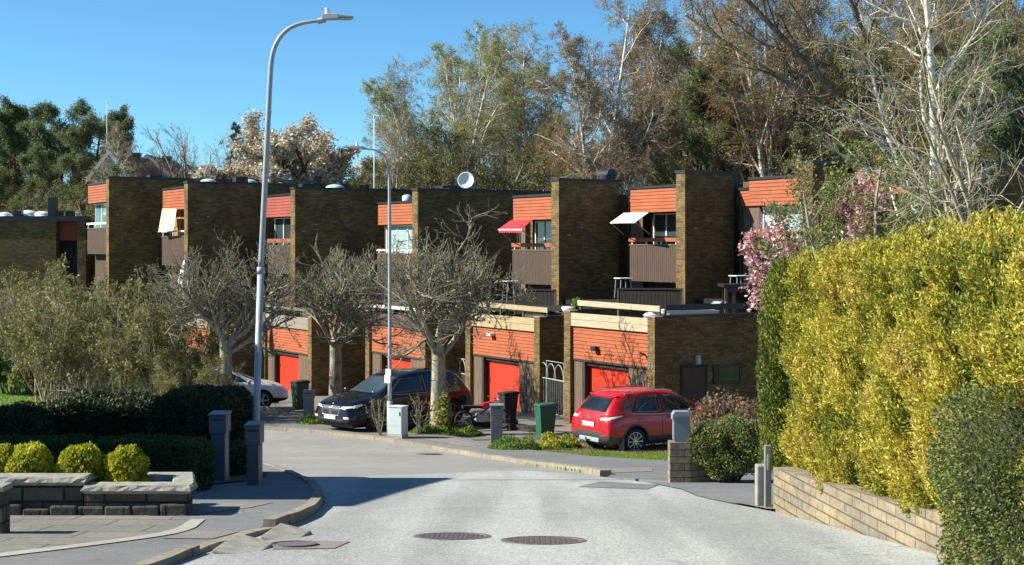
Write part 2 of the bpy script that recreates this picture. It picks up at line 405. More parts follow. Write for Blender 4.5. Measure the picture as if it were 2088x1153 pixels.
def kerb(pl, wd, ht, side, label=None, mat=M_kerb):
    pl = resample(pl, 0.25); mb = MB(); n = len(pl)
    L = 0; us = []
    for i, p in enumerate(pl):
        if i: L += (pl[i]-pl[i-1]).length
        us.append(L)
    for i, p in enumerate(pl):
        t = (pl[min(i+1, n-1)]-pl[max(i-1, 0)]).normalized(); nn = Vector((-t.y, t.x))*side
        z = gz(p.x, p.y)
        q = p+nn*wd
        jj_ = 0.006*math.sin(us[i]*2.1)+0.004*math.sin(us[i]*5.3)
        mb.v += [(p.x, p.y, z-0.1), (p.x+nn.x*0.015, p.y+nn.y*0.015, z+ht+jj_), (q.x, q.y, z+ht+jj_), (q.x, q.y, z-0.1)]
    for i in range(n-1):
        for k in range(3):
            mb.f.append((i*4+k, i*4+k+1, (i+1)*4+k+1, (i+1)*4+k)); mb.m.append(0)
    mb.f += [(0, 1, 2, 3), ((n-1)*4+3, (n-1)*4+2, (n-1)*4+1, (n-1)*4)]; mb.m += [0, 0]
    me = bpy.data.meshes.new('kerb'); me.from_pydata(mb.v, [], mb.f); me.update()
    uvl = me.uv_layers.new(name='UVMap')
    for p_ in me.polygons:
        for li in p_.loop_indices:
            vi = me.loops[li].vertex_index; uvl.data[li].uv = (us[vi//4], 0.3+0.1*(vi % 4))
    bm = bmesh.new(); bm.from_mesh(me); bmesh.ops.recalc_face_normals(bm, faces=bm.faces); bm.to_mesh(me); bm.free()
    return struct(finish(me, 'kerb', mat, None))
kerb([p for p in LK if 13.6 < p[1] < 42], 0.13, 0.12, 1)
kerb([p for p in LK if 11.6 < p[1] < 13.9], 0.13, 0.055, 1)
kerb([p for p in LK if p[1] < 11.9], 0.13, 0.09, 1)
kerb([p for p in FK], 0.20, 0.105, -1)
# left pavement, raised behind the kerb
LP = lambda e: (lambda x, y: float(np.interp(y, [13.2, 16.5], [0.045, 0.10]))+e)
RP = lambda e: (lambda x, y: float(np.interp(y, [23.5, 29], [0.035, 0.085]))+e)
lk = [(p[0]-0.13, p[1]) for p in LK if p[1] < 39]
struct(poly_sheet('pavement', lk+[(-9.6, 37.5), (-6.4, 27), (-5.0, 22), (-4.6, 17.4), (-12, 17.4), (-12, -3)], LP(0), M_pave, skirt=0.15))
struct(poly_sheet('pavement', [(-9.5, 8), (-9.5, 15.0), (-4.6, 15.4), (-3.12, 14.3), (-3.05, 13.2), (-3.5, 12.2), (-4.1, 11.3), (-5.5, 8)], LP(0.004), brick('pinkish_flagstones', (0.225, 0.218, 0.205), (0.195, 0.192, 0.182), (0.09, 0.088, 0.082), 0.95, 0.55, 0.012, 0.25)))
struct(poly_sheet('pavement', [tuple(q) for q in smooth_pl([(-4.1, 11.3), (-3.5, 12.2), (-3.05, 13.2), (-3.12, 14.3)], 2)]+[tuple(q) for q in reversed(smooth_pl([(-3.92, 11.2), (-3.34, 12.1), (-2.88, 13.15), (-2.98, 14.3)], 2))], LP(0.008), M_joint))
struct(poly_sheet('pavement', [(-3.0, 12.6), (-2.56, 12.55), (-2.45, 13.2), (-2.9, 13.3)], LP(0.006), M_patch))
struct(poly_sheet('pavement', [(-3.3, 14.6), (-2.75, 15.6), (-2.62, 16.2), (-3.4, 16.1)], LP(0.006), M_patch))
# far pavement
fk = [(p[0]+0.19, p[1]+0.05) for p in FK]
struct(poly_sheet('pavement', fk+[(-45, 50.4), (-22, 49.5), (-12, 48.2), (-6.8, 46.3), (-4.4, 43.6), (-3.2, 42.9), (-1.6, 41.6), (-0.55, 39.2), (0.55, 37.2), (1.25, 35.8), (2.3, 32.8), (3.4, 30.2), (4.2, 27), (5.5, 21.6), (2.36, 21.3), (1.7, 22.6), (1.5, 22.9)], RP(0), M_pave, skirt=0.12))
struct(poly_sheet('pavement', [(1.55, 24.0), (2.35, 24.6), (2.5, 26.2), (1.5, 25.8)], RP(0.006), M_patch))
struct(poly_sheet('pavement', [(-3.8, 42.3), (-2.4, 40.6), (-1.2, 38.5), (-0.7, 38.9), (-1.8, 41.1), (-3.2, 42.7)], RP(0.006), M_patch))
# driveway mouth between the two brick walls on the right
struct(poly_sheet('driveway', [(2.5, 17.2), (2.3, 18.3), (2.26, 19.6), (1.95, 21.4), (5.5, 21.4), (12, 20.5), (12, 16.6), (2.83, 16.2)], 0.03, M_pave))
struct(poly_sheet('ground', [(2.57, 17.0), (3.1, 17.3), (3.1, 16.1), (2.80, 16.0)], 0.04, M_yard))
struct(poly_sheet('garden_bed', [(2.98, 16.3), (3.5, 11.5), (3.9, 6), (4.3, -3), (14, -3), (14, 16.3)], 0.33, M_soil, skirt=0.5))
# parking strip behind the pavement: dry gravel and grass
struct(poly_sheet('driveway', [(0.6, 37.2), (1.25, 35.9), (2.3, 33), (3.2, 30.8), (9.5, 34), (9.5, 42), (5.5, 42.2), (1.5, 41.5)], 0.03, asphalt('dry_gravel', 0.21, 0.5, 0.3, (1.12, 1.0, 0.78))))
struct(poly_sheet('grass', [(1.35, 35.9), (2.35, 33.0), (3.45, 30.5), (8, 33.5), (9, 40), (6.5, 37.6), (4.6, 35.8), (2.9, 35.4), (2.0, 36.4)], 0.045, M_grassbase))
struct(poly_sheet('lawn', [(-60, 50.5), (-12.4, 50.8), (-13.5, 60), (-14.5, 72), (-60, 76)], 0.05, M_grassbase))
# plateau with the gardens behind the garages
plat = [(60, 40), (12.5, 46.8), (7.5, 46.2), (4.3, 47.8), (3.2, 50.5), (1.2, 52.5), (-0.9, 56.5), (-2.8, 57.6), (-5.4, 61.6), (-8.2, 62.6), (-11.5, 67.5), (-14, 72), (-60, 84), (-300, 120), (-300, 400), (300, 400), (300, 40)]
struct(poly_sheet('terrace_ground', plat, 0, M_soil, step=25, zfix=-2.42, skirt=4.5))

# manholes, drain, stones in the gutter
struct(poly_sheet('road', [(-1.95, 11.95), (-1.45, 12.0), (-1.38, 12.55), (-1.6, 12.62), (-1.98, 12.5)], 0.028, M_patch))
struct(poly_sheet('road', [(0.9, 20.2), (1.8, 19.6), (2.05, 20.6), (1.3, 21.6)], 0.028, M_pave))
def manhole(px, r, Y, rad, label, gname='manhole covers in the street'):
    x = X(px, Y); y = Y; sl_ = (gz(x, y+0.3)-gz(x, y-0.3))/0.6
    t = thing('manhole_cover', label, 'manhole cover', (x, y, gz(x, y)+0.026), 0, gname)
    t.rotation_euler = (math.atan(sl_), 0, 0)
    MB().lathe([(rad*0.86, -0.01), (rad*0.86, 0.001), (rad, 0.001), (rad, -0.05)], 40).build('frame_ring', M_iron, t)
    mb = MB(); mb.lathe([(0.0, -0.003), (rad*0.84, -0.003), (rad*0.84, -0.03)], 40)
    for i in range(-6, 7):
        for j in range(-6, 7):
            if math.hypot(i, j) < 6.2:
                c = (i*rad*0.125, j*rad*0.125); s_ = rad*0.04
                mb.box(c[0]-s_, c[0]+s_, c[1]-s_, c[1]+s_, -0.003, 0.003)
    mb.build('lid', M_iron, t)
manhole(922, 1098, 13.05, 0.345, 'round iron manhole cover left of centre in the pale asphalt, the slightly farther one')
manhole(1108, 1113, 12.68, 0.37, 'round iron manhole cover right of centre in the pale asphalt, nearest to the viewer')
manhole(875, 928, 36.5, 0.33, 'small dark manhole cover in the old road beside the far kerb')
t = thing('drain_cover', 'oval iron drain cover in the gutter beside the tilted kerb stones', 'drain cover', (-1.82, 12.25, gz(0, 12.25)+0.032), 0)
t.rotation_euler = (math.atan(-0.085), 0, 0)
mb = MB(); mb.lathe([(0, 0.008), (0.15, 0.008), (0.16, 0), (0.16, -0.05)], 30); mb.build('lid', M_iron, t)
mb = MB(); mb.lathe([(0.165, -0.02), (0.165, 0.012), (0.20, 0.012), (0.2, -0.05)], 30); mb.build('frame_ring', M_iron, t)
def ramp_stone(cx, cy, w_, l_, rot, label):
    z = gz(cx, cy)
    t = thing('kerb_ramp_stone', label, 'kerb stone', (cx, cy, z), rot, 'loose kerb ramp stones in the gutter')
    mb = MB()
    mb.hexa([(-w_/2, -l_/2, -0.03), (w_/2, -l_/2, -0.03), (w_/2, l_/2, -0.03), (-w_/2, l_/2, -0.03),
             (-w_/2, -l_/2, 0.085), (w_/2, -l_/2+0.03, 0.03), (w_/2, l_/2-0.02, 0.028), (-w_/2, l_/2, 0.09)])
    mb.build('stone', M_stonecap, t, bevel=0.015)
ramp_stone(-2.17, 11.95, 0.34, 0.66, -0.12, 'grey wedge stone forming a kerb ramp, the nearer one by the drain cover')
ramp_stone(-1.99, 13.0, 0.30, 0.60, -0.14, 'grey wedge stone forming a kerb ramp, the farther one at the kerb end')

# ------------------------------------------------------------------ low walls
def wall_run(mb, a, b, h0, h1, th, side=1, mi=0, base=-0.15, z0=None):
    a = Vector(a); b = Vector(b); t = (b-a).normalized(); nn = Vector((-t.y, t.x))*side*th
    za = gz(*a) if z0 is None else z0; zb = gz(*b) if z0 is None else z0
    vs = [(a.x, a.y, za+base), (b.x, b.y, zb+base), (b.x+nn.x, b.y+nn.y, zb+base), (a.x+nn.x, a.y+nn.y, za+base),
          (a.x, a.y, za+h0), (b.x, b.y, zb+h1), (b.x+nn.x, b.y+nn.y, zb+h1), (a.x+nn.x, a.y+nn.y, za+h0)]
    mb.hexa(vs, mi)
# right retaining wall
t = thing('retaining_wall', 'low tan block retaining wall curving along the road under the yellow hedge', 'retaining wall', (2.86, 16.1, gz(0, 16.1)))
o = t.location
mb = MB(); pl = [(2.86, 16.1), (2.98, 15.0), (3.12, 13.8), (3.28, 12.5), (3.42, 11.4), (3.62, 9.0), (3.8, 6.0)]
hs = [0.49, 0.44, 0.39, 0.36, 0.34, 0.34, 0.34]
for i in range(len(pl)-1):
    wall_run(mb, pl[i], pl[i+1], hs[i], hs[i+1], 0.24, 1)
mb.v = [(v[0]-o.x, v[1]-o.y, v[2]-o.z) for v in mb.v]
mb.build('wall', M_wallblock, t, fix=True)
# end pillar of the retaining wall and gate post
t = thing('gate_post', 'slim grey gate post at the end of the tan retaining wall', 'post', (X(1566, 16.3), 16.32, gz(0, 16.3)))
mb = MB(); mb.box(-0.035, 0.035, -0.04, 0.04, -0.1, 0.72); mb.build('post', M_midgrey, t, bevel=0.006)
MB().box(-0.012, 0.012, -0.055, -0.04, 0.45, 0.62).build('hinge', M_galv, t)
t = thing('stone_end_post', 'pale worn stone post left of the slim gate post', 'post', (X(1552, 16.5), 16.5, gz(0, 16.5)))
MB().box(-0.06, 0.05, -0.08, 0.08, -0.1, 0.50).build('post', M_stonecap, t, bevel=0.015)
# left pillar of the driveway with its wing wall
bp = Vector((X(1366, 21.2), 21.2))
t = thing('driveway_wall', 'stepped tan block wall beside the driveway, the mailbox stands on its end', 'brick wall', (bp.x, bp.y, gz(*bp)))
mb = MB()
zt = Z(903, 21.2)-gz(*bp)
mb.box(0, 0.30, 0, 0.30, -0.15, zt)
mb.hexa([(0.302, 0.02, -0.2), (1.0, 0.35, -0.4), (0.95, 0.55, -0.4), (0.302, 0.28, -0.2), (0.302, 0.02, zt-0.03), (1.0, 0.35, zt-0.42), (0.95, 0.55, zt-0.42), (0.302, 0.28, zt-0.03)])
mb.build('wall', M_wallblock, t, fix=True, bevel=0.006)
# left planter walls in stepped rough stone
PY = 14.75
pz = gz(0, PY)+0.05
t = thing('planter_wall', 'low rough stone planter wall with pale caps, stepped, around three yellow bushes', 'planter wall', (X(384, PY), PY, pz))
x0 = X(384, PY)
def loc3(px, r, Y): p = P(px, r, Y); return (p.x-x0, p.y-PY, p.z-pz)
z1 = Z(990, PY)-pz; z2 = Z(971, PY+0.1)-pz
mb = MB()
mb.box(X(172, PY)-x0, 0.0, 0.0, 0.20, -0.2, z1-0.055)
SK = lambda y: -(y-0.2)*0.24
mb.hexa([(-0.16, 0.2, -0.2), (0.0, 0.2, -0.2), (SK(0.85), 0.85, -0.2), (-0.16+SK(0.85), 0.85, -0.2), (-0.16, 0.2, z1-0.055), (0.0, 0.2, z1-0.055), (SK(0.85), 0.85, z1-0.055), (-0.16+SK(0.85), 0.85, z1-0.055)])
mb.box(-0.75, -0.16+SK(0.65)-0.002, 0.67, 0.85, -0.2, z1-0.055)
mb.box(-6.5, X(172, PY+0.1)-x0-0.001, 0.05, 0.27, -0.2, z2-0.055)
mb.build('wall', M_block, t)
def cap(name, x0_, x1_, y0_, y1_, z_, seed):
    rnd = random.Random(seed); n = max(2, int((x1_-x0_)/0.06)); m_ = max(2, int((y1_-y0_)/0.06)); mb = MB(); vs = []; 
    # rough-hewn slab: jittered edge vertices
    ring = []
    for i in range(n): ring.append((x0_+(x1_-x0_)*i/n, y0_))
    for i in range(m_): ring.append((x1_, y0_+(y1_-y0_)*i/m_))
    for i in range(n): ring.append((x1_-(x1_-x0_)*i/n, y1_))
    for i in range(m_): ring.append((x0_, y1_-(y1_-y0_)*i/m_))
    k = len(ring); cx_ = (x0_+x1_)/2; cy_ = (y0_+y1_)/2
    def lay(z, out, jt):
        r_ = []
        for (a_, b_) in ring:
            dx = 1 if a_ >= x1_-1e-6 else (-1 if a_ <= x0_+1e-6 else 0); dy = 1 if b_ >= y1_-1e-6 else (-1 if b_ <= y0_+1e-6 else 0)
            r_.append((a_+dx*(out+rnd.uniform(-jt, jt)), b_+dy*(out+rnd.uniform(-jt, jt)), z+rnd.uniform(-jt, jt)*0.3))
        return r_
    L = [lay(z_-0.085, 0.0, 0.008), lay(z_-0.05, 0.03, 0.014), lay(z_-0.015, 0.015, 0.012), lay(z_, 0.0, 0.004)]
    for l_ in L: vs += l_
    fs = []
    for q in range(3):
        for i in range(k): fs.append((q*k+i, q*k+(i+1) % k, (q+1)*k+(i+1) % k, (q+1)*k+i))
    fs += [tuple(range(k))[::-1], tuple(range(3*k, 4*k))]
    mb.add(vs, fs); return mb.build('cap_stone', M_stonecap, t)
xl = X(172, PY)-x0
cap('c', xl+0.0, xl/2-0.004, -0.01, 0.22, z1, 1); cap('c', xl/2+0.004, 0.01, -0.01, 0.22, z1, 2)
c3 = cap('c', -0.19, 0.01, 0.222, 0.87, z1, 3)
for v in c3.data.vertices: v.co.x += SK(max(0.2, v.co.y))
cap('c', -0.78, -0.30, 0.65, 0.87, z1, 4)
cap('c', -6.5, -2.9, 0.03, 0.29, z2, 5); cap('c', -2.89, xl-0.012, 0.03, 0.29, z2, 6)
MB().box(-6.5, -0.36, 0.25, 1.3, -0.2, z1-0.12).build('soil', M_soil, t)
# rough footing stones under the wall
mb = MB(); rnd = random.Random(3)
for i in range(16):
    a0 = -4.4+i*0.275
    z_ = 0.02+0.012*math.sin(i*1.7)
    mb.box(a0, a0+0.262, -0.035-rnd.uniform(0, 0.03), 0.0, -0.2, 0.10+rnd.uniform(-0.02, 0.02)+z_)
mb.build('footing', M_block, t, bevel=0.02)
# gate post at the very left edge
t = thing('stone_gate_post', 'dark stone gate post cut by the left edge of the picture', 'gate post', (X(-6, 13.1), 13.1, gz(0, 13.1)))
MB().box(-0.14, 0.085, -0.1, 0.1, -0.15, Z(1000, 13.1)-gz(0, 13.1)).build('post', M_block, t, bevel=0.01)
MB().box(-0.16, 0.10, -0.12, 0.12, Z(1000, 13.1)-gz(0, 13.1), Z(988, 13.1)-gz(0, 13.1)).build('cap_stone', M_stonecap, t, bevel=0.01)

# ------------------------------------------------------------------ mailboxes, cabinet, bins, lamps
def mailbox_column(px0, px1, rt, rb, Y, label, mat, d=0.34, rot=0.0, group='mailbox columns'):
    x_ = X((px0+px1)/2, Y); w_ = (px1-px0)/F*Y; g = gz(x_, Y+0.1)+0.08
    t = thing('mailbox_column', label, 'mailbox', (x_, Y+d/2, g), rot, group)
    h_ = Z(rt, Y)-g
    mb = MB(); mb.box(-w_/2+0.02, w_/2-0.02, -d/2+0.02, d/2-0.02, -0.2, h_-0.28); mb.build('column', mat, t, bevel=0.006)
    mb = MB(); mb.box(-w_/2, w_/2, -d/2, d/2, h_-0.278, h_-0.035); mb.build('mailbox', mat, t, bevel=0.008)
    mb = MB(); mb.hexa([(-w_/2-0.012, -d/2-0.02, h_-0.033), (w_/2+0.012, -d/2-0.02, h_-0.033), (w_/2+0.012, d/2+0.012, h_-0.033), (-w_/2-0.012, d/2+0.012, h_-0.033),
                        (-w_/2-0.012, -d/2-0.02, h_-0.012), (w_/2+0.012, -d/2-0.02, h_-0.012), (w_/2+0.012, d/2+0.012, h_), (-w_/2-0.012, d/2+0.012, h_)])
    mb.build('lid', mat, t, bevel=0.004)
    MB().box(-w_*0.35, w_*0.35, -d/2-0.006, -d/2, h_-0.10, h_-0.075).build('letter_slot', M_black, t)
    return t
mailbox_column(426, 461, 843, 984, 20.0, 'slate grey mailbox column in front of the dark hedge, the left and taller one of two', M_slate)
mailbox_column(499, 530, 865, 1000, 19.2, 'slate grey mailbox column at the hedge corner below the street lamp', M_slate)
mailbox_column(617, 639, 797, 858, 46.8, 'light grey mailbox column with a round lock beside the green plants near the dark car', M_midgrey, d=0.42, rot=ANG+math.pi/2-0.5)
mailbox_column(999, 1026, 826, 897, 39.6, 'brown grey mailbox column standing at the corner of the flower bed', M_midgrey, d=0.42, rot=ANG+math.pi/2-0.5)
# mailbox on the brick pillar
Y = 21.33; x_ = X(1389, Y); zb = Z(905, Y)
t = thing('mailbox', 'grey rounded mailbox standing on the end of the tan block wall', 'mailbox', (x_, Y, zb))
w_ = 34/F*Y; h_ = Z(841, Y)-zb; mb = MB()
prof = [(-w_/2, 0.06), (-w_/2+0.05, 0.0), (w_/2-0.05, 0.0), (w_/2, 0.06), (w_/2, h_-0.04), (w_/2-0.035, h_), (-w_/2+0.035, h_), (-w_/2, h_-0.04)]
n = len(prof); mb.add([(p[0], -0.085, p[1]) for p in prof]+[(p[0], 0.085, p[1]) for p in prof], [tuple(range(n)), tuple(range(n, 2*n))[::-1]]+[(i, (i+1) % n, n+(i+1) % n, n+i) for i in range(n)])
mb.build('box', plain('blue_grey_plastic', (0.17, 0.20, 0.22), 0.4, var=0.06), t, fix=True, bevel=0.01)
mb = MB(); prof = [(-w_/2-0.015, h_-0.10), (-w_/2-0.015, h_-0.03), (-w_/2+0.02, h_+0.018), (w_/2-0.02, h_+0.018), (w_/2+0.015, h_-0.03), (w_/2+0.015, h_-0.055), (-w_/2+0.02, h_-0.055), (-w_/2+0.008, h_-0.10)]
mb.add([(p[0], -0.11, p[1]) for p in prof]+[(p[0], 0.11, p[1]) for p in prof], [tuple(range(n)), tuple(range(n, 2*n))[::-1]]+[(i, (i+1) % n, n+(i+1) % n, n+i) for i in range(n)])
mb.build('lid', plain('pale_blue_grey_plastic', (0.24, 0.28, 0.30), 0.4, var=0.06), t, fix=True)
# electrical cabinet
Y = 41.0; p0 = P(797, 886, Y)
t = thing('electrical_cabinet', 'pale grey green electrical cabinet beside the thin lamp post', 'electrical cabinet', (X(812, Y), Y, gz(0, Y)+0.08), ANG+math.radians(35))
h_ = Z(830, Y)-gz(0, Y)-0.08
MB().box(-0.24, 0.20, -0.15, 0.2, 0.10, h_).build('housing', M_cabinet, t, bevel=0.01)
MB().box(-0.25, 0.21, -0.16, 0.21, -0.2, 0.10).build('plinth', M_concrete, t, bevel=0.01)
MB().box(-0.255, 0.215, -0.17, 0.22, h_, h_+0.03).build('lid', M_cabinet, t, bevel=0.008)
mb = MB(); mb.box(-0.22, 0.18, -0.156, -0.15, 0.36, h_-0.03); mb.box(-0.22, 0.18, -0.156, -0.15, 0.13, 0.345); mb.build('door', M_cabinet, t)
MB().box(0.12, 0.15, -0.166, -0.156, 0.65, 0.75).build('handle', M_black, t)
# wheelie bins
def bin_(px, rb, Y, rot, label, mat, lid, hh=1.05):
    x_ = X(px, Y); g = max(gz(x_, Y), Z(rb, Y)) if rb else gz(x_, Y)+0.03
    t = thing('wheelie_bin', label, 'wheelie bin', (x_, Y, g), rot, 'wheelie bins')
    t.scale = (0.76, 0.76, 1.0)
    mb = MB(); mb.hexa([(-0.22, -0.24, 0.06), (0.22, -0.24, 0.06), (0.22, 0.22, 0.06), (-0.22, 0.22, 0.06), (-0.28, -0.32, hh-0.06), (0.28, -0.32, hh-0.06), (0.28, 0.34, hh-0.06), (-0.28, 0.34, hh-0.06)])
    mb.build('body', mat, t, bevel=0.02)
    mb = MB(); mb.box(-0.3, 0.3, -0.345, 0.36, hh-0.058, hh-0.03); mb.build('rim', mat, t, bevel=0.008)
    mb = MB(); mb.hexa([(-0.29, -0.36, hh-0.028), (0.29, -0.36, hh-0.028), (0.29, 0.38, hh-0.028), (-0.29, 0.38, hh-0.028), (-0.27, -0.33, hh+0.0), (0.27, -0.33, hh+0.0), (0.25, 0.36, hh+0.035), (-0.25, 0.36, hh+0.035)])
    mb.build('lid', lid, t, bevel=0.012)
    MB().tube([(-0.22, 0.42, hh-0.03), (0.22, 0.42, hh-0.03)], 0.018, 8).build('handle', lid, t)
    for s_ in (-1, 1):
        MB().lathe([(0.02, -0.025), (0.1, -0.025), (0.1, 0.025), (0.02, 0.025)], 16, 'x', (s_*0.25, 0.22, 0.1)).build('wheel', M_tyre, t)
    return t
bin_(1112, None, 40.3, ANG+math.radians(-8), 'green wheelie bin with a dark lid standing behind the yellow flowers', M_greenbin, M_greenbin)
bin_(1036, None, 45.5, ANG+math.radians(0), 'black wheelie bin with its lid ajar in front of the garage right of the door', M_blackbin, M_blackbin, 1.02)
bin_(611, None, 50.5, ANG+math.radians(10), 'dark green wheelie bin by the leftmost visible red garage door', plain('dark_green_plastic', (0.012, 0.05, 0.03), 0.5), M_blackbin, 1.0)
# near street lamp (leaning slightly)
Yl = 22.0
B = Vector((X(520, Yl), Yl, gz(0, Yl)+0.05)); T = P(553, 95, Yl)
t = thing('street_lamp', 'tall galvanised street lamp with a curved arm leaning over the left kerb, the nearest one', 'street lamp', B, 0, 'street lamps')
k1 = P(532, 545, Yl)-B
MB().tube([(0, 0, -0.3), (0, 0, 0.3), tuple(k1)], [0.058, 0.056, 0.050], 16).build('lower_pole', M_galv, t, smooth=True)
MB().tube([tuple(k1-Vector((0, 0, 0.10))), tuple(k1)], [0.060, 0.060], 16).build('collar', M_galv, t, smooth=True)
arc = [P(a_, b_, Yl)-B for a_, b_ in ((532, 545), (545, 280), (551, 150), (555, 110), (566, 82), (584, 61), (606, 50), (630, 45), (655, 42))]
arc = smooth_pl(arc, 2)
MB().tube([tuple(p) for p in arc], [0.044-(0.018*i/(len(arc)-1)) for i in range(len(arc))], 14).build('arm', M_galv, t, smooth=True)
hd = P(655, 42, Yl)-B
mb = MB()
def hp(px, r): q = P(px, r, Yl)-B; return q
mb.tube([tuple(hp(648, 44)), tuple(hp(664, 40))], 0.045, 12)
mb.build('bracket', M_lamphead, t)
mb = MB()
a = hp(657, 35); c_ = hp(692, 35); e = hp(720, 36)
for (q0, q1, hw0, hw1, t0, t1) in ((a, c_, 0.07, 0.10, 0.045, 0.035), (c_, e, 0.10, 0.085, 0.022, 0.016)):
    mb.hexa([(q0.x, -hw0, q0.z-t0), (q1.x, -hw1, q1.z-t1), (q1.x, hw1, q1.z-t1), (q0.x, hw0, q0.z-t0), (q0.x, -hw0, q0.z+t0), (q1.x, -hw1, q1.z+t1), (q1.x, hw1, q1.z+t1), (q0.x, hw0, q0.z+t0)])
mb.build('lamp_head', M_lamphead, t, bevel=0.008)
q = hp(667, 30); MB().tube([(q.x, 0, q.z), (q.x, 0, q.z+0.03), (q.x, 0, q.z+0.10)], [0.04, 0.034, 0.03], 12).build('light_sensor', M_white, t)
q0 = hp(694, 38); q1 = hp(716, 38.5); MB().box(q0.x, q1.x, -0.07, 0.07, q0.z-0.02, q0.z-0.008).build('lens', plain('lamp_lens', (0.6, 0.6, 0.55), 0.2), t)
# middle lamp post, arm bends left
Yl = 41.3; B = Vector((X(795, Yl), Yl, gz(0, Yl)+0.05))
t = thing('street_lamp', 'slim pale street lamp beside the electrical cabinet, its arm curving left above the roofs', 'street lamp', B, 0, 'street lamps')
MB().tube([(0, 0, -0.2), (0, 0, 1.05)], 0.085, 14).build('lower_pole', M_galv, t, smooth=True)
arc = smooth_pl([P(a_, b_, Yl)-B for a_, b_ in ((795, 820), (794.5, 380), (793, 350), (785, 318), (768, 306), (742, 303))], 2)
MB().tube([tuple(p) for p in arc], [0.058-(0.028*min(1, i/(len(arc)*0.5))) for i in range(len(arc))], 12).build('arm', M_galv, t, smooth=True)
mb = MB(); a = hp(742, 302); c_ = hp(700, 300)
mb.hexa([(c_.x, -0.07, c_.z-0.02), (a.x, -0.09, a.z-0.05), (a.x, 0.09, a.z-0.05), (c_.x, 0.07, c_.z-0.02), (c_.x, -0.07, c_.z+0.02), (a.x, -0.09, a.z+0.05), (a.x, 0.09, a.z+0.05), (c_.x, 0.07, c_.z+0.02)])
mb.build('lamp_head', M_lamphead, t, bevel=0.01)
q = hp(728, 298); MB().tube([(q.x, 0, q.z), (q.x, 0, q.z+0.1)], [0.045, 0.035], 10).build('light_sensor', M_white, t)
t2 = thing('notice_plate', 'small pale notice plate strapped to the slim lamp post', 'sign', (X(792, 41.2), 41.12, Z(767, 41.2)), math.radians(-32))
MB().box(-0.085, 0.095, -0.012, 0.0, 0.0, 0.20).build('plate', plain('cream_plate', (0.78, 0.76, 0.66), 0.5), t2, bevel=0.004); MB().box(-0.11, 0.09, -0.028, -0.014, -0.19, 0.03).build('plate', plain('white_plate', (0.8, 0.8, 0.8), 0.5), t2, bevel=0.004)
MB().box(-0.08, 0.08, -0.001, 0.03, -0.03, 0.03).build('strap', M_galv, t2)
# far poles
def pole(px, rt, rb, Y, label, rad, cat='flagpole'):
    z_ = Z(rb, Y); t = thing('flagpole', label, cat, (X(px, Y), Y, z_)); h_ = Z(rt, Y)-z_
    MB().tube([(0, 0, 0), (0, 0, h_)], [rad, rad*0.6], 10).build('pole', M_white, t, smooth=True)
    MB().lathe([(0, 0.0), (rad*1.2, 0.04), (rad*1.2, 0.12), (0, 0.17)], 10, 'z', (0, 0, h_)).build('finial', M_white, t)
pole(763, 243, 560, 66, 'tall white flagpole behind the brown roofs next to the white blossom tree', 0.032)
pole(218, 212, 600, 84, 'thin white flagpole rising beside the dark pines', 0.025)

# ------------------------------------------------------------------ buildings
def lap_boards(mb, x0, x1, y, z0, z1, n, th=0.03, mi=0):
    h_ = (z1-z0)/n
    for i in range(n):
        a = z0+i*h_; b = a+h_-0.012
        mb.hexa([(x0, y-th, a), (x1, y-th, a), (x1, y+0.01, a), (x0, y+0.01, a), (x0, y-th*0.35, b), (x1, y-th*0.35, b), (x1, y+0.01, b), (x0, y+0.01, b)], mi)
    mb.box(x0+0.003, x1-0.003, y, y+0.03, z0+0.003, z1-0.003, mi)
def vert_boards(mb, x0, x1, y, z0, z1, bw=0.11, th=0.022, mi=0, seed=1):
    rnd = random.Random(seed); n = max(1, round((x1-x0)/bw)); w_ = (x1-x0)/n
    for i in range(n):
        dz = rnd.uniform(-0.004, 0.004)
        mb.box(x0+i*w_+0.006, x0+(i+1)*w_-0.006, y-th-rnd.uniform(0, 0.004), y+0.004, z0+dz, z1+dz, mi)
    mb.box(x0+0.002, x1-0.002, y+0.004, y+0.03, z0+0.01, z1-0.01, mi)
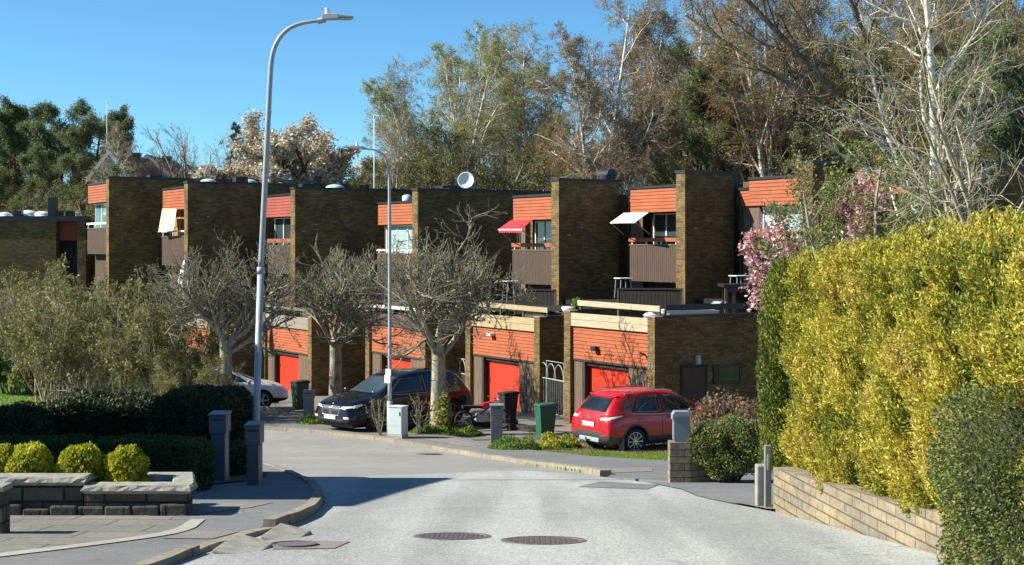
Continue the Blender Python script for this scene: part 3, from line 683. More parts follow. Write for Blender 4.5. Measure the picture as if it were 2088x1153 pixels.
def garage(pxR, Y, pxL, rt, rwb, rob, label, dpx, rdt, timber, depth, rail=None, zslope=0.0, pil=0.36):
    p = Vector((X(pxR, Y), Y)); g = gz(p.x, p.y)
    L = solve(p, -U, pxL); YL = Y+0.866*L
    g0 = min(g, gz(0, YL))-0.0
    t = thing('garage', label, 'garage', (p.x, p.y, g0), ANG, 'row of garages below the houses')
    zz = lambda r, s=0.0: (HR-r)/F*(Y+0.866*s)-g0
    zt = zz(rt); zwb = zz(rwb, pil); zob = zz(rob, pil)
    # brick side walls
    mb = MB(); mb.box(-pil, 0, 0, depth, -0.4, zt); mb.box(-L, -L+pil, 0, depth, -0.4, zt)
    mb.box(-L+pil, -pil, depth-0.3, depth, -0.4, zt-0.05)
    mb.build('side_wall', M_brick, t)
    mb = MB(); mb.box(-pil-0.0, 0.02, 0.3, depth+0.02, zt, zt+0.045); mb.box(-L-0.02, -L+pil, 0.3, depth+0.02, zt, zt+0.045); mb.build('wall_cap', M_black, t)
    mb = MB(); mb.box(-pil-0.01, 0.012, -0.012, 0.298, zt, zt+0.03); mb.box(-L-0.012, -L+pil+0.01, -0.012, 0.298, zt, zt+0.03); mb.build('pillar_cap', M_stonecap, t)
    xa, xb = -L+pil, -pil
    # fascia timber in two boards
    mb = MB(); hh = (zt-0.03-zwb)
    mb.box(xa, xb, 0.02, 0.10, zwb, zwb+hh*0.48); mb.box(xa, xb, 0.02, 0.10, zwb+hh*0.50, zwb+hh*0.97)
    mb.build('parapet_board', timber, t, bevel=0.004)
    mb = MB(); lap_boards(mb, xa, xb, 0.12, zob, zwb-0.004, 9); mb.build('cladding', M_orange, t)
    MB().box(xa, xb, 0.09, 0.14, zob-0.07, zob-0.003).build('lintel', M_darkwood, t)
    MB().box(xa, xb, 0.11, depth-0.3, zwb-0.12, zwb+0.05).build('deck', M_darkwood, t)
    # door
    sL = -solve(p, -U, dpx[0]); sR = -solve(p, -U, dpx[1])
    zd = zz(rdt, -sR)
    d = MB(); n = 1
    d.box(sL, sR, 0.30, 0.34, -0.05, zd); door = d.build('door', M_reddoor, t, bevel=0.004)
    mb = MB(); mb.box(sL-0.16, sL-0.003, 0.10, 0.38, -0.1, zob-0.08); mb.box(sR+0.003, sR+0.06, 0.16, 0.38, -0.1, zob-0.08); mb.box(sL, sR, 0.18, 0.38, zd+0.003, zob-0.08)
    mb.build('door_frame', M_darkwood, t)
    MB().box(sL+0.08, sL+0.14, 0.27, 0.30, 0.95, 1.1).build('handle', M_black, door)
    mb = MB(); vert_boards(mb, xa, sL-0.165, 0.15, -0.1, zob-0.08, 0.12, seed=2); mb.build('left_panel', M_greybrown, t)
    if xb-sR > 0.2:
        mb = MB(); vert_boards(mb, sR+0.065, xb, 0.15, -0.1, zob-0.08, 0.12, seed=3); mb.build('right_panel', M_greybrown, t)
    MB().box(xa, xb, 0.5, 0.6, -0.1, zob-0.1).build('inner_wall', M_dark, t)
    if rail:
        (pa, ra), (pb, rb_), mat, hb, yo = rail
        q = p+V*yo
        sa = -solve(q, -U, pa); sb = -solve(q, -U, pb)
        za = (HR-ra)/F*(q.y-0.866*sa)-g0; zb_ = (HR-rb_)/F*(q.y-0.866*sb)-g0
        mb = MB(); mb.beam((sa, yo, za-hb/2), (sb, yo, zb_-hb/2), 0.04, hb); rl = mb.build('railing', mat, t, bevel=0.003)
        n = max(2, int((sb-sa)/1.6))
        for i in range(n+1):
            f = i/n; xx = sa+0.1+(sb-sa-0.2)*f; z_ = za+(zb_-za)*f
            MB().box(xx-0.03, xx+0.03, yo+0.025, yo+0.08, zwb, z_-0.03).build('railing_post', M_greybrown, rl)
    return t, p, L, g0, zt
M_timber2 = wood('pale_weathered_timber', (0.46, 0.40, 0.275), 0.45, (1.5, 45))
M_grey_timber = wood('silver_grey_timber', (0.26, 0.235, 0.20), 0.4, (1.5, 45))
G1 = garage(1335, 42.4, 1150, 648, 678.5, 750, 'rightmost garage with orange boards, pale timber parapet and red door behind the red car', (1187, 1272), 757, M_timber2, 9.5,
            rail=((1178, 612.5), (1346, 624.5), M_timber2, 0.17, 0.45))
G2 = garage(1100, 49.0, 949, 648, 677, 738.5, 'garage with orange boards and red door behind the black bin, between the two white gates', (981, 1050), 744, M_timber, 6.5,
            rail=((972, 615), (1117, 628), M_timber, 0.17, 0.5))
G3 = garage(867, 54.0, 745, 646, 672, 731.6, 'garage with orange boards behind the dark parked car and the middle street tree', (774, 830), 736, M_brown, 6.5,
            rail=((760, 621), (880, 631), M_white, 0.12, 0.8))
G4 = garage(635, 59.0, 534, 648, 674, 723.6, 'leftmost clearly visible garage with orange boards and red door beside the green bin', (556, 602), 729, M_grey_timber, 6.5,
            rail=((545, 622), (650, 632), M_grey_timber, 0.12, 0.8))
G5 = garage(428, 63.5, 330, 650, 672, 716, 'garage mostly hidden behind the white car and the bare street tree', (340, 372), 722, M_grey_timber, 6)
G6 = garage(118, 72.0, 58, 608, 628, 668, 'small far garage with an orange panel glimpsed through the tall shrubs at left', (64, 96), 672, M_grey_timber, 5)
# side door, window and lamp on the shaded side wall of the nearest garage
t, p, L, g0, zt = G1
def side_s(px): return solve(p, V, px)
s0, s1 = side_s(1391), side_s(1437)
zd = (HR-748)/F*(p.y+0.5*s1)-g0
d = MB().box(0.0, 0.03, s0, s1, -0.1, zd).build('side_door', M_brown, t, bevel=0.003)
mb = MB(); mb.box(0.0, 0.045, s0-0.07, s0-0.002, -0.1, zd+0.07); mb.box(0.0, 0.045, s1+0.002, s1+0.07, -0.1, zd+0.07); mb.box(0.0, 0.045, s0, s1, zd+0.002, zd+0.07); mb.build('door_frame', M_darkwood, d)
MB().box(0.03, 0.07, s0+0.06, s0+0.16, 0.98, 1.02).build('handle', M_galv, d)
s0, s1 = side_s(1456), side_s(1507); za = (HR-776)/F*(p.y+0.5*s1)-g0; zb = (HR-747)/F*(p.y+0.5*s1)-g0
d = MB().box(0.004, 0.02, s0, s1, za, zb).build('window', glass('green_glass', (0.07, 0.10, 0.03)), t)
mb = MB(); mb.box(0, 0.05, s0-0.05, s0-0.002, za-0.05, zb+0.05); mb.box(0, 0.05, s1+0.002, s1+0.05, za-0.05, zb+0.05); mb.box(0, 0.05, s0, s1, zb+0.002, zb+0.05); mb.box(0, 0.07, s0, s1, za-0.06, za-0.002); mb.build('frame', M_black, d)
s0 = side_s(1421); zc = (HR-734)/F*(p.y+0.5*s0)-g0
MB().box(0.0, 0.12, s0-0.07, s0+0.07, zc-0.14, zc+0.14).build('wall_lamp', M_galv, t, bevel=0.015)
s0 = side_s(1384); MB().box(0.0, 0.05, s0-0.05, s0+0.05, 1.12, 1.24).build('door_bell', M_galv, t, bevel=0.01)
cu = bpy.data.curves.new('house_number', 'FONT'); cu.body = '33'; cu.size = 0.26; cu.extrude = 0.008; cu.align_x = 'CENTER'
tmp = bpy.data.objects.new('tmp', cu); link(tmp); bpy.context.view_layer.update()
me = bpy.data.meshes.new_from_object(tmp.evaluated_get(bpy.context.evaluated_depsgraph_get())); bpy.data.objects.remove(tmp)
hn = finish(me, 'house_number', M_midgrey, t); hn.location = (-0.18, -0.012, 2.05); hn.rotation_euler = (math.pi/2, 0, 0)
# small meter box and lamp bracket on the front
MB().box(-1.28, -1.10, 0.06, 0.12, 1.25, 1.42).build('meter_box', M_black, t, bevel=0.01)
MB().tube([(-0.62, 0.1, 2.42), (-0.62, -0.12, 2.50), (-0.55, -0.12, 2.36)], 0.03, 8).build('lamp_bracket', M_black, t)
MB().box(-3.3, -3.05, -0.08, 0.09, 2.38, 2.52).build('wall_spotlight', M_black, t, bevel=0.02)
t2 = G2[0]
MB().box(-3.5, -3.2, -0.10, 0.09, 2.62, 2.72).build('wall_spotlight', M_white, t2, bevel=0.02)
# dark side railing on the terrace of the nearest garage and the things lying up there
def rail_fence(a, b, za, zb, hb, label, nposts, drop, mat=M_black, gap=None):
    a = Vector(a); b = Vector(b); t_ = thing('terrace_railing', label, 'railing', (a.x, a.y, za)); d_ = b-a
    MB().beam((0, 0, 0), (d_.x, d_.y, zb-za), 0.035, hb).build('top_board', mat, t_)
    for i in range(nposts):
        f = i/(nposts-1); q = d_*f
        MB().box(q.x-0.03, q.x+0.03, q.y-0.03+0.05, q.y+0.03+0.05, (zb-za)*f-drop, (zb-za)*f+hb/2-0.01).build('post', mat, t_)
    if gap: MB().beam((0, 0, -gap), (d_.x, d_.y, zb-za-gap), 0.03, hb*0.35).build('lower_board', mat, t_)
    return t_
q0 = p+V*0.5-U*0.15; q1 = p+V*8.5-U*0.15
rail_fence(q0, q1, (HR-628)/F*q0.y, (HR-629)/F*q0.y, 0.17, 'near black terrace railing running right above the dark brick garage wall', 5, 0.42, gap=0.24)
rail_fence((X(985, 55), 55), (X(1490, 49.5), 49.5), Z(617, 55), Z(614, 49.5), 0.16, 'long black railing board at the back of the terraces, in front of the brown balconies', 9, 0.5, gap=0.22)
rail_fence((X(1010, 53.5), 53.5), (X(1175, 51), 51), Z(630, 53.5), Z(628, 51), 0.2, 'short dark railing board between the two timber railings', 4, 0.3)
# upturned boat like white tarpaulin and chair on the terrace
t = thing('white_tarpaulin', 'long white tarpaulin bundle lying on the terrace behind the black railing', 'tarpaulin', (X(1350, 43.9), 43.9, -2.16+0.02), math.atan2(V.y, V.x))
prof = [(0.02, 0), (0.10, 0.15), (0.14, 0.8), (0.13, 1.7), (0.09, 2.4), (0.02, 2.8)]
mb = MB(); mb.lathe([(r_, h_-0.6) for r_, h_ in prof], 14, 'x', (0, 0, 0.10)); mb.build('bundle', M_white, t, smooth=True)
t = thing('white_tarpaulin', 'crumpled white cover on the terrace corner under the timber railing end', 'tarpaulin', (X(1322, 42.9)+0.3, 43.5, -2.10), 0.5)
bm = bmesh.new(); bmesh.ops.create_icosphere(bm, subdivisions=3, radius=1.0)
for v in bm.verts:
    v.co = Vector((v.co.x*0.42, v.co.y*0.2, v.co.z*0.13))*(1+0.18*math.sin(v.co.x*9+v.co.y*7)); 
me = bpy.data.meshes.new('cover'); bm.to_mesh(me); bm.free(); finish(me, 'cover', M_white, t)
t = thing('flower_pot', 'small white pot with a green plant on the left corner of the nearest garage', 'plant pot', (X(1174, 47.0), 47.0, Z(640, 47.0)), 0)
MB().lathe([(0.0, 0), (0.16, 0.0), (0.24, 0.16), (0.22, 0.2), (0, 0.19)], 14, 'z', (-0.22, 0, 0.02)).build('pot', M_white, t, smooth=True)
POT = (t, 'pot')
t = thing('garden_chair', 'folded mesh garden chair lying on the terrace behind the black railing', 'garden chair', (X(1464, 45.2), 45.4, -2.1), math.atan2(V.y, V.x))
mb = MB(); mb.tube([(-0.25, 0, 0), (0.2, 0, 0.36), (0.36, 0, 0.36), (0.1, 0, 0.02)], 0.015, 6); mb.tube([(-0.25, 0.4, 0), (0.2, 0.4, 0.36), (0.36, 0.4, 0.36), (0.1, 0.4, 0.02)], 0.015, 6); mb.build('frame', M_galv, t)
mb = MB(); mb.hexa([(0.0, 0, 0.18), (0.2, 0, 0.33), (0.2, 0.4, 0.33), (0.0, 0.4, 0.18), (0.0, 0, 0.2), (0.2, 0, 0.35), (0.2, 0.4, 0.35), (0.0, 0.4, 0.2)]); mb.build('seat', M_galv, t)

# wrought iron gates
def gate(px0, Y0, px1, Y1, rt, label):
    a = Vector((X(px0, Y0), Y0)); b = Vector((X(px1, Y1), Y1)); g = gz(0, (Y0+Y1)/2)
    t_ = thing('iron_gate', label, 'gate', (a.x, a.y, g), math.atan2(b.y-a.y, b.x-a.x), 'white iron gates between the garages'); L_ = (b-a).length
    zt_ = (HR-rt)/F*Y0-g; za_ = zt_*0.68
    fr = MB(); fr.tube([(L_*0.33, 0, 0.05), (L_*0.33, 0, zt_), (L_, 0, zt_), (L_, 0, 0.05)], 0.022, 8); fr.tube([(0, 0, 0.05), (0, 0, za_), (L_, 0, za_)], 0.022, 8); fr.tube([(0, 0, 0.12), (L_, 0, 0.12)], 0.02, 8)
    fr.build('gate_frame', M_galv, t_)
    n = int(L_/0.13)
    for i in range(1, n):
        xx = L_*i/n; MB().tube([(xx, 0, 0.12), (xx, 0, za_)], 0.011, 6).build('bar', M_midgrey, t_)
    for k in range(3):
        cx_ = L_*(0.2+0.3*k); rr = L_*0.18
        MB().tube([(cx_+rr*math.cos(a_), 0, za_+rr*1.5*math.sin(a_)) for a_ in [math.pi*j/12 for j in range(13)]], 0.014, 6).build('arch', M_galv, t_)
    return t_
gate(1098, 49.3, 1150, 47.6, 733, 'tall white iron gate with looped arches right behind the green wheelie bin')
gate(916, 55.4, 950, 53.6, 726, 'white iron gate with looped arches half hidden behind the right street tree')

# ------------------------------------------------------------------ row houses
def win(mb_f, parent, x0, x1, y, z0, z1, mull, pane_mat, frame_mat, th=0.05):
    w_ = MB(); w_.box(x0, x1, y+0.03, y+0.045, z0, z1); pn = w_.build('pane', pane_mat, parent)
    f = MB(); f.box(x0-th, x0, y, y+0.06, z0-th, z1+th); f.box(x1, x1+th, y, y+0.06, z0-th, z1+th); f.box(x0, x1, y, y+0.06, z1, z1+th); f.box(x0, x1, y-0.03, y+0.06, z0-th, z0)
    for m_ in mull:
        xx = x0+(x1-x0)*m_; f.box(xx-0.03, xx+0.03, y+0.003, y+0.055, z0, z1)
    f.build('frame', frame_mat, parent); return pn
def house(pxR, Y, pxM, pxL, rt, f0, f1, r0, r1, p0, p1, label, board=M_orange, railm=None, panel=M_brown, panem=M_winglass, framem=M_white, depth=9, sec=True, base=-3.2, mull=(0.33, 0.66), pil=0.52, wdepth=None, yb=1.0):
    p_ = Vector((X(pxR, Y), Y)); L = solve(p_, -U, pxL); LM = solve(p_, -U, pxM)
    t_ = thing('row_house', label, 'house', (p_.x, p_.y, base), ANG, 'staggered row houses')
    zz = lambda r, s=0.0: (HR-r)/F*(Y+0.866*s)-base
    zt_ = zz(rt); wd = wdepth or depth
    MB().box(-pil, 0, 0, wd, -0.6, zt_).build('party_wall', M_brick, t_)
    MB().box(-pil-0.03, 0.03, -0.03, wd+0.03, zt_, zt_+0.10).build('wall_cap', M_black, t_)
    zf0 = zz(f0, pil); zf1 = zz(f1, pil)
    x0, x1 = -LM, -pil
    mb = MB(); lap_boards(mb, x0, x1, 0.16, zf1, zf0, 7, 0.03); mb.box(x0, x0+0.03, 0.19, 1.0, zf1, zf0); mb.build('fascia', board, t_)
    rf = MB().box(x0-0.03, x1, 0.10, depth, zf0+0.003, zf0+0.09).build('roof', M_black, t_)
    MB().box(x0+0.01, x1, 0.20, yb-0.08, zf1+0.003, zf1+0.12).build('soffit', M_brown, t_)
    if sec and L > LM+0.15:
        zs0 = zf0-0.30; mb = MB(); lap_boards(mb, -L, -LM-0.004, 0.62, zf1+0.02, zs0, 5, 0.03); mb.build('side_fascia', board, t_)
        MB().box(-L-0.03, -LM-0.035, 0.56, depth, zs0+0.003, zs0+0.09).build('side_roof', M_black, t_)
        mb = MB(); vert_boards(mb, -L, -LM-0.004, 0.70, 0, zf1+0.015, 0.12); mb.build('side_wall_boards', M_greybrown, t_)
    # balcony
    zp0 = zz(p0, pil); zp1 = zz(p1, pil)
    mb = MB(); vert_boards(mb, x0+0.02, x1, 0.12, zp1, zp0, 0.115); mb.build('balcony_front', panel, t_)
    MB().box(x0+0.02, x1, 0.16, yb, zp1-0.02, zp1+0.10).build('balcony_floor', M_darkwood, t_)
    MB().box(x0+0.0, x1, 0.07, 0.15, zp0+0.004, zp0+0.045).build('balcony_sill', M_greybrown, t_)
    if r0:
        zr0 = zz(r0, pil); zr1 = zz(r1, pil)
        rl = MB().box(x0, x1, 0.06, 0.10, zr1, zr0).build('balcony_rail', railm or board, t_)
        n = 4
        for i in range(n):
            xx = x0+0.15+(x1-x0-0.3)*i/(n-1); MB().box(xx-0.025, xx+0.025, 0.101, 0.14, zp0+0.046, zr0-0.02).build('rail_post', M_white, rl)
    # recessed window wall
    MB().box(x0, x1, yb, yb+0.2, -0.3, zf0).build('back_wall', M_brown, t_)
    zw0 = zp1+0.35; zw1 = zf1-0.08
    win(None, t_, x0+0.35, x1-0.15, yb-0.07, zw0, zw1, mull, panem, framem)
    MB().box(-L, x1, yb+0.2, depth, -0.6, zf0-0.01).build('body', M_brick, t_)
    for yy_, rr_ in ((0.9, 0.30), (0.35, 0.52)):
        zv = zf1-(zf1-zp0)*rr_; MB().box(0.0, 0.012, yy_, yy_+0.14, zv, zv+0.05).build('wall_vent', M_concrete, t_)
    # ground floor
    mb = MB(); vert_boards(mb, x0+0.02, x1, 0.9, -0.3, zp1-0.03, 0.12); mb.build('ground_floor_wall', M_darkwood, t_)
    return t_, p_, L, LM, base, zt_, zf0, zf1, zp0, zp1
H = {}
H[1] = house(222, 71, 174, 172, 364, 373, 411, 453, 457, 466, 519, 'leftmost staggered row house with a pale railing, next to the low dark flat building', railm=M_white, panem=glass('blue_green_glass', (0.16, 0.27, 0.30)), sec=False, base=-4.4, yb=0.5)
H[2] = house(382.6, 67, 326, 325, 374, 383, 426, 470, 473, 483, 543, 'row house with a cream drop awning on its balcony, second from the left', railm=M_white, panem=plain('ochre_curtain', (0.33, 0.15, 0.05), 0.7), sec=False, base=-4.2, yb=0.6)
H[3] = house(601.5, 64, 533, 532, 386, 398, 441, 487, 495, 503, 560, 'row house with a salmon red fascia right behind the tall street lamp', board=M_orange3, railm=M_orange2, sec=False, base=-4.0, yb=0.6)
H[4] = house(852, 60, 765, 765, 389, 413, 457, 509, 513, 519, 570, 'row house with a pale blinded window behind the slim lamp post, satellite dish above it', railm=M_white, panem=M_blind, sec=False, base=-3.6, yb=0.45)
H[5] = house(1139.5, 53, 1040, 1027, 369, 399.5, 447, 496, 504, 512, 582, 'row house with the red balcony awning', mull=(0.25, 0.5, 0.8), wdepth=2.6, base=-2.9)
H[6] = house(1397, 50, 1279, 1252, 353, 381, 431, 485, 493, 501, 577, 'row house with the white balcony awning', mull=(0.3, 0.6), wdepth=2.1, base=-2.7)
H[7] = house(1657, 46.5, 1521, 1480, 334, 361, 416, 471, 481, 489, 585, 'row house behind the pink blossom tree with a pale window blind', panem=M_blind, mull=(0.4,), wdepth=1.3, base=-2.6, yb=0.55)
H[8] = house(1930, 43.5, 1715, 1668, 332, 338, 392, 460, 470, 480, 590, 'rightmost row house mostly hidden behind the birch and the yellow hedge', mull=(0.4,), base=-2.6)
MB().box(0.0, 0.05, 0.02, 0.10, 3.2, 3.35)
# chimneys and roof gear (parts of each house)
def roof_box(h, x, y, sx, sy, hh, mat=M_black, name='chimney', dz=0.09):
    t_ = H[h][0]; z0 = H[h][6]+dz; return MB().box(x-sx, x+sx, y-sy, y+sy, z0, z0+hh).build(name, mat, t_, bevel=0.01)
def s_of(h, px, yo=0):  # local x for a pixel at depth yo
    p_ = H[h][1]+V*yo; return -solve(p_, -U, px)
for h, x, y, sx, sy, hh in ((1, s_of(1, 200, 2), 2, 0.2, 0.3, 0.12), (2, -1.4, 3.0, 0.25, 0.3, 0.5), (3, -0.9, 0.9, 0.22, 0.3, 0.42), (4, -2.4, 3.0, 1.3, 1.0, 0.55), (4, -3.4, 3.2, 0.4, 0.5, 0.75), (1, -1.0, 2.5, 0.3, 0.3, 0.35)):
    roof_box(h, x, y, sx, sy, hh)
t_ = H[5][0]; zt_ = H[5][5]
mb = MB(); prof = []
for k in range(13):
    a = math.pi*k/12; prof.append((0.24*math.cos(a), 0.24*math.sin(a)))
yy = 2.35
zt_ += 0.18; mb.tube([(-0.55, yy+0.1, zt_-1.2), (-0.55, yy+0.1, zt_+0.10)], 0.30, 16)
mb.add([(-0.9, yy+0.1+a, zt_+0.08+b) for a, b in prof]+[(-0.2, yy+0.1+a, zt_+0.08+b) for a, b in prof], [tuple(range(13)), tuple(range(13, 26))[::-1]]+[(i, i+1, 14+i, 13+i) for i in range(12)])
mb.build('chimney_hood', M_black, t_, fix=True)
MB().box(-0.62, -0.1, 1.75, 2.4, H[6][5]-0.9, H[6][5]+0.06).build('chimney_hood', M_black, H[6][0], bevel=0.05)
def dome(h, px, r, Y, rad):
    t_ = H[h][0]; mb = MB(); prof = [(rad*math.cos(a), rad*0.42*math.sin(a)) for a in [math.pi/2*k/6 for k in range(7)]]
    mb.lathe([(rad*1.05, -0.2), (rad*1.05, -0.0)]+prof, 20); o = mb.build('skylight_dome', plain('skylight_plastic', (0.5, 0.6, 0.68), 0.25, var=0.1), t_, smooth=True)
    q = P(px, r, Y); d_ = Vector((q.x, q.y))-H[h][1]; o.location = (d_.dot(U), d_.dot(V), q.z-H[h][4])
dome(3, 505, 374, 71, 0.48); dome(3, 683, 384.5, 68, 0.45); dome(4, 830, 401, 63.5, 0.2); dome(2, 425, 372, 73, 0.42)
# drain pipes
for h in (5, 6, 7):
    t_ = H[h][0]; L = H[h][2]; zf = H[h][7]
    MB().tube([(-L+0.05, 0.55, zf+0.35), (-L+0.0, 0.5, zf+0.2), (-L+0.06, 0.6, zf-0.05), (-L+0.06, 0.6, 0.2)], 0.045, 8).build('drain_pipe', M_black, t_)
    mb = MB(); lap_boards(mb, -H[h][3]-0.28, -H[h][3]-0.01, 0.52, H[h][9]+0.25, H[h][8]+0.05, 8, 0.03); mb.build('cladding_strip', M_orange, t_)
MB().box(-0.62, -0.56, 1.0, 1.06, H[5][9]+0.1, H[5][7]-0.01).build('balcony_post', M_white, H[5][0])
# awnings
def awning(h, pts, mat, label, valance=None, arm=True):
    # pts: wall-left, wall-right, front-right, front-left as (px,row,Y)
    t_ = H[h][0]
    def lc(px, r, Y): q = P(px, r, Y); d_ = Vector((q.x, q.y))-H[h][1]; return Vector((d_.dot(U), d_.dot(V), q.z-H[h][4]))
    a, b, c_, d_ = [lc(*q) for q in pts]
    mb = MB(); up = Vector((0, 0, 0.025)); mb.hexa([a, b, c_, d_, a+up, b+up, c_+up, d_+up])
    if valance:
        n = 10
        for i in range(n):
            q0 = d_.lerp(c_, i/n); q1 = d_.lerp(c_, (i+1)/n); qm = (q0+q1)/2; dn = Vector((0, 0, -valance)); th = Vector((0, 0, 0)) + (a-d_).normalized()*0.012
            vs = [q0, q1, q1+dn*0.7, qm+dn, q0+dn*0.7]
            mb.add(vs+[v+th for v in vs], [(0, 1, 2, 3, 4), (9, 8, 7, 6, 5), (0, 4, 9, 5), (4, 3, 8, 9), (3, 2, 7, 8), (2, 1, 6, 7), (1, 0, 5, 6)])
    aw = mb.build('awning', mat, t_, fix=True)
    if arm:
        e = (c_*0.9+d_*0.1); f = b+Vector((0.1, 0, -0.75))
        MB().tube([c_, f], 0.018, 6).build('awning_arm', M_galv, aw); MB().tube([d_, a+Vector((0, 0, -0.75))], 0.018, 6).build('awning_arm', M_galv, aw)
    MB().tube([d_, c_], 0.028, 8).build('front_bar', M_white, aw)
M_redcloth = plain('red_awning_cloth', (0.62, 0.02, 0.03), 0.7, var=0.08)
M_whitecloth = plain('white_awning_cloth', (0.78, 0.77, 0.72), 0.7, var=0.05)
M_creamcloth = plain('cream_awning_cloth', (0.72, 0.56, 0.30), 0.7, var=0.06)
awning(5, [(1041, 451, 56.0), (1084, 450, 54.9), (1065, 469, 53.9), (1017, 469, 55.4)], M_redcloth, '', valance=0.12)
awning(6, [(1272, 436, 53.1), (1322, 435, 51.7), (1296, 454, 50.9), (1245, 455, 52.6)], M_whitecloth, '')
awning(2, [(331, 427, 70.3), (360, 427, 68.4), (354, 470, 68.0), (323, 473, 69.8)], M_creamcloth, '', arm=True)
# satellite dish
t = thing('satellite_dish', 'large white satellite dish on the flat roof above the row houses', 'satellite dish', P(951, 386, 63), 0)
mb = MB(); R_ = 0.36
dish = MB(); prof = [(R_*k/8, 0.10*(k/8)**2) for k in range(9)]; prof2 = [(R_*k/8, 0.10*(k/8)**2+0.015) for k in range(8, -1, -1)]
dish.lathe(prof+prof2, 32, 'z'); o = dish.build('dish', plain('dish_white', (0.8, 0.8, 0.74), 0.5, var=0.04), t, smooth=True)
o.location = (0, 0, 0.36); o.rotation_euler = (math.radians(82), 0, math.radians(-8))
MB().tube([(0, 0.12, -0.4), (0, 0.12, 0.35)], 0.03, 8).build('mast', M_galv, t)
MB().tube([(0, 0.0, 0.1), (-0.04, -0.42, 0.28)], 0.012, 6).build('feed_arm', M_galv, t); MB().box(-0.07, 0.0, -0.48, -0.40, 0.26, 0.33).build('receiver', M_lamphead, t)
# far left low flat building with skylight domes
bl = Vector((X(175, 77), 77)); base = -5.6
t = thing('flat_building', 'low dark brick flat-roofed building with white skylight domes at the far left', 'building', (bl.x, bl.y, base), 0)
zt = Z(452, 77)-base
MB().box(-9, -1.55, 0, 9, -1, zt).build('wall', M_brick, t)
MB().box(-9.1, 0.0, -0.05, 9.05, zt, zt+0.28).build('roof', M_black, t)
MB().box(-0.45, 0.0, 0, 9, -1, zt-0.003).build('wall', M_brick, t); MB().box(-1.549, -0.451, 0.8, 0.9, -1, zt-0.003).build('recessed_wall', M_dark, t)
mb = MB(); lap_boards(mb, -1.549, -0.451, 0.5, zt-1.0, zt-0.01, 6); mb.build('cladding', M_orange3, t)
for px, rr in ((57, 0.62), (86, 0.5), (150, 0.5), (10, 0.4)):
    mb = MB(); prof = [(rr*math.cos(a), rr*0.5*math.sin(a)) for a in [math.pi/2*k/6 for k in range(7)]]
    mb.lathe([(rr*1.06, -0.2), (rr*1.06, 0)]+prof, 20, 'z', (X(px, 80)-bl.x, 3, zt+0.36)); mb.build('skylight_dome', plain('skylight_white', (0.75, 0.78, 0.78), 0.25, var=0.05), t, smooth=True)
x_ = X(106, 78)-bl.x; MB().box(x_-0.2, x_+0.2, 0.9, 1.4, zt+0.28, Z(402, 78)-base).build('chimney', M_black, t, bevel=0.02)
for px in (35, 121, 141): x_ = X(px, 79)-bl.x; MB().box(x_-0.22, x_+0.22, 2, 2.4, zt+0.28, zt+0.62).build('roof_vent', M_black, t, bevel=0.02)
# white houses with red roofs far behind
def gable_house(px0, px1, r_eave, r_ridge, Y, depth, label, wallmat, roofmat, pxr=None, rot=0.0):
    xa, xb = X(px0, Y), X(px1, Y); w_ = xb-xa; g = -3.5; xc = (xa+xb)/2
    t_ = thing('gabled_house', label, 'house', (xc, Y, g), rot, 'white gabled houses far behind')
    ze, zr = Z(r_eave, Y)-g, Z(r_ridge, Y)-g
    vs = [(-w_/2, 0, 0), (w_/2, 0, 0), (w_/2, 0, ze), (0, 0, zr), (-w_/2, 0, ze)]; vs += [(a, depth, c) for a, b, c in vs]
    MB().add(vs, [(0, 1, 2, 3, 4), (9, 8, 7, 6, 5), (0, 4, 9, 5), (1, 6, 7, 2), (4, 3, 8, 9), (3, 2, 7, 8)]).build('wall', wallmat, t_)
    for s_ in (-1, 1):
        a = Vector((s_*(w_/2+0.3), -0.4, ze-0.3*(zr-ze)/(w_/2)+0.05)); b = Vector((0, -0.4, zr+0.05)); dn = Vector((0, 0, 0.16)); dd = Vector((0, depth+0.8, 0))
        MB().hexa([a, b, b+dd, a+dd, a+dn, b+dn, b+dd+dn, a+dd+dn]).build('roof', roofmat, t_, fix=True)
        MB().hexa([a+Vector((0, -0.06, -0.12)), b+Vector((0, -0.06, -0.12)), b+Vector((0, -0.002, -0.12)), a+Vector((0, -0.002, -0.12)), a+dn+Vector((0, -0.06, 0)), b+dn+Vector((0, -0.06, 0)), b+dn+Vector((0, -0.002, 0)), a+dn+Vector((0, -0.002, 0))]).build('barge_board', M_white, t_, fix=True)
    for (fx, fz) in ((-0.22, 0.55), (0.22, 0.55), (0, 0.82)):
        x_ = fx*w_; z_ = fz*ze if fz < 0.8 else ze+0.15*(zr-ze)
        pn = MB().box(x_-0.5, x_+0.5, -0.03, 0.02, z_-0.5, z_+0.5).build('window', M_winglass, t_)
        f = MB(); f.box(x_-0.6, x_-0.5, -0.05, 0, z_-0.6, z_+0.6); f.box(x_+0.5, x_+0.6, -0.05, 0, z_-0.6, z_+0.6); f.box(x_-0.5, x_+0.5, -0.05, 0, z_+0.5, z_+0.6); f.box(x_-0.5, x_+0.5, -0.05, 0, z_-0.6, z_-0.5); f.box(x_-0.03, x_+0.03, -0.045, 0, z_-0.5, z_+0.5); f.build('frame', M_white, pn)
    MB().box(-0.3+w_*0.1, 0.3+w_*0.1, depth*0.5, depth*0.5+0.5, ze, zr+0.35).build('chimney', M_black, t_)
    return t_
M_roofred = plain('red_roof_tiles', (0.30, 0.085, 0.05), 0.8, var=0.3, scale=5)
M_wwall = plain('white_timber_wall', (0.68, 0.67, 0.63), 0.6, var=0.06)
gable_house(190, 262, 360, 314, 84, 9, 'white gabled house with a red tiled roof behind the pines', M_wwall, M_roofred)
gable_house(266, 338, 352, 322, 96, 8, 'white house with a long red roof between the pines and the bare pink tree', M_wwall, M_roofred)
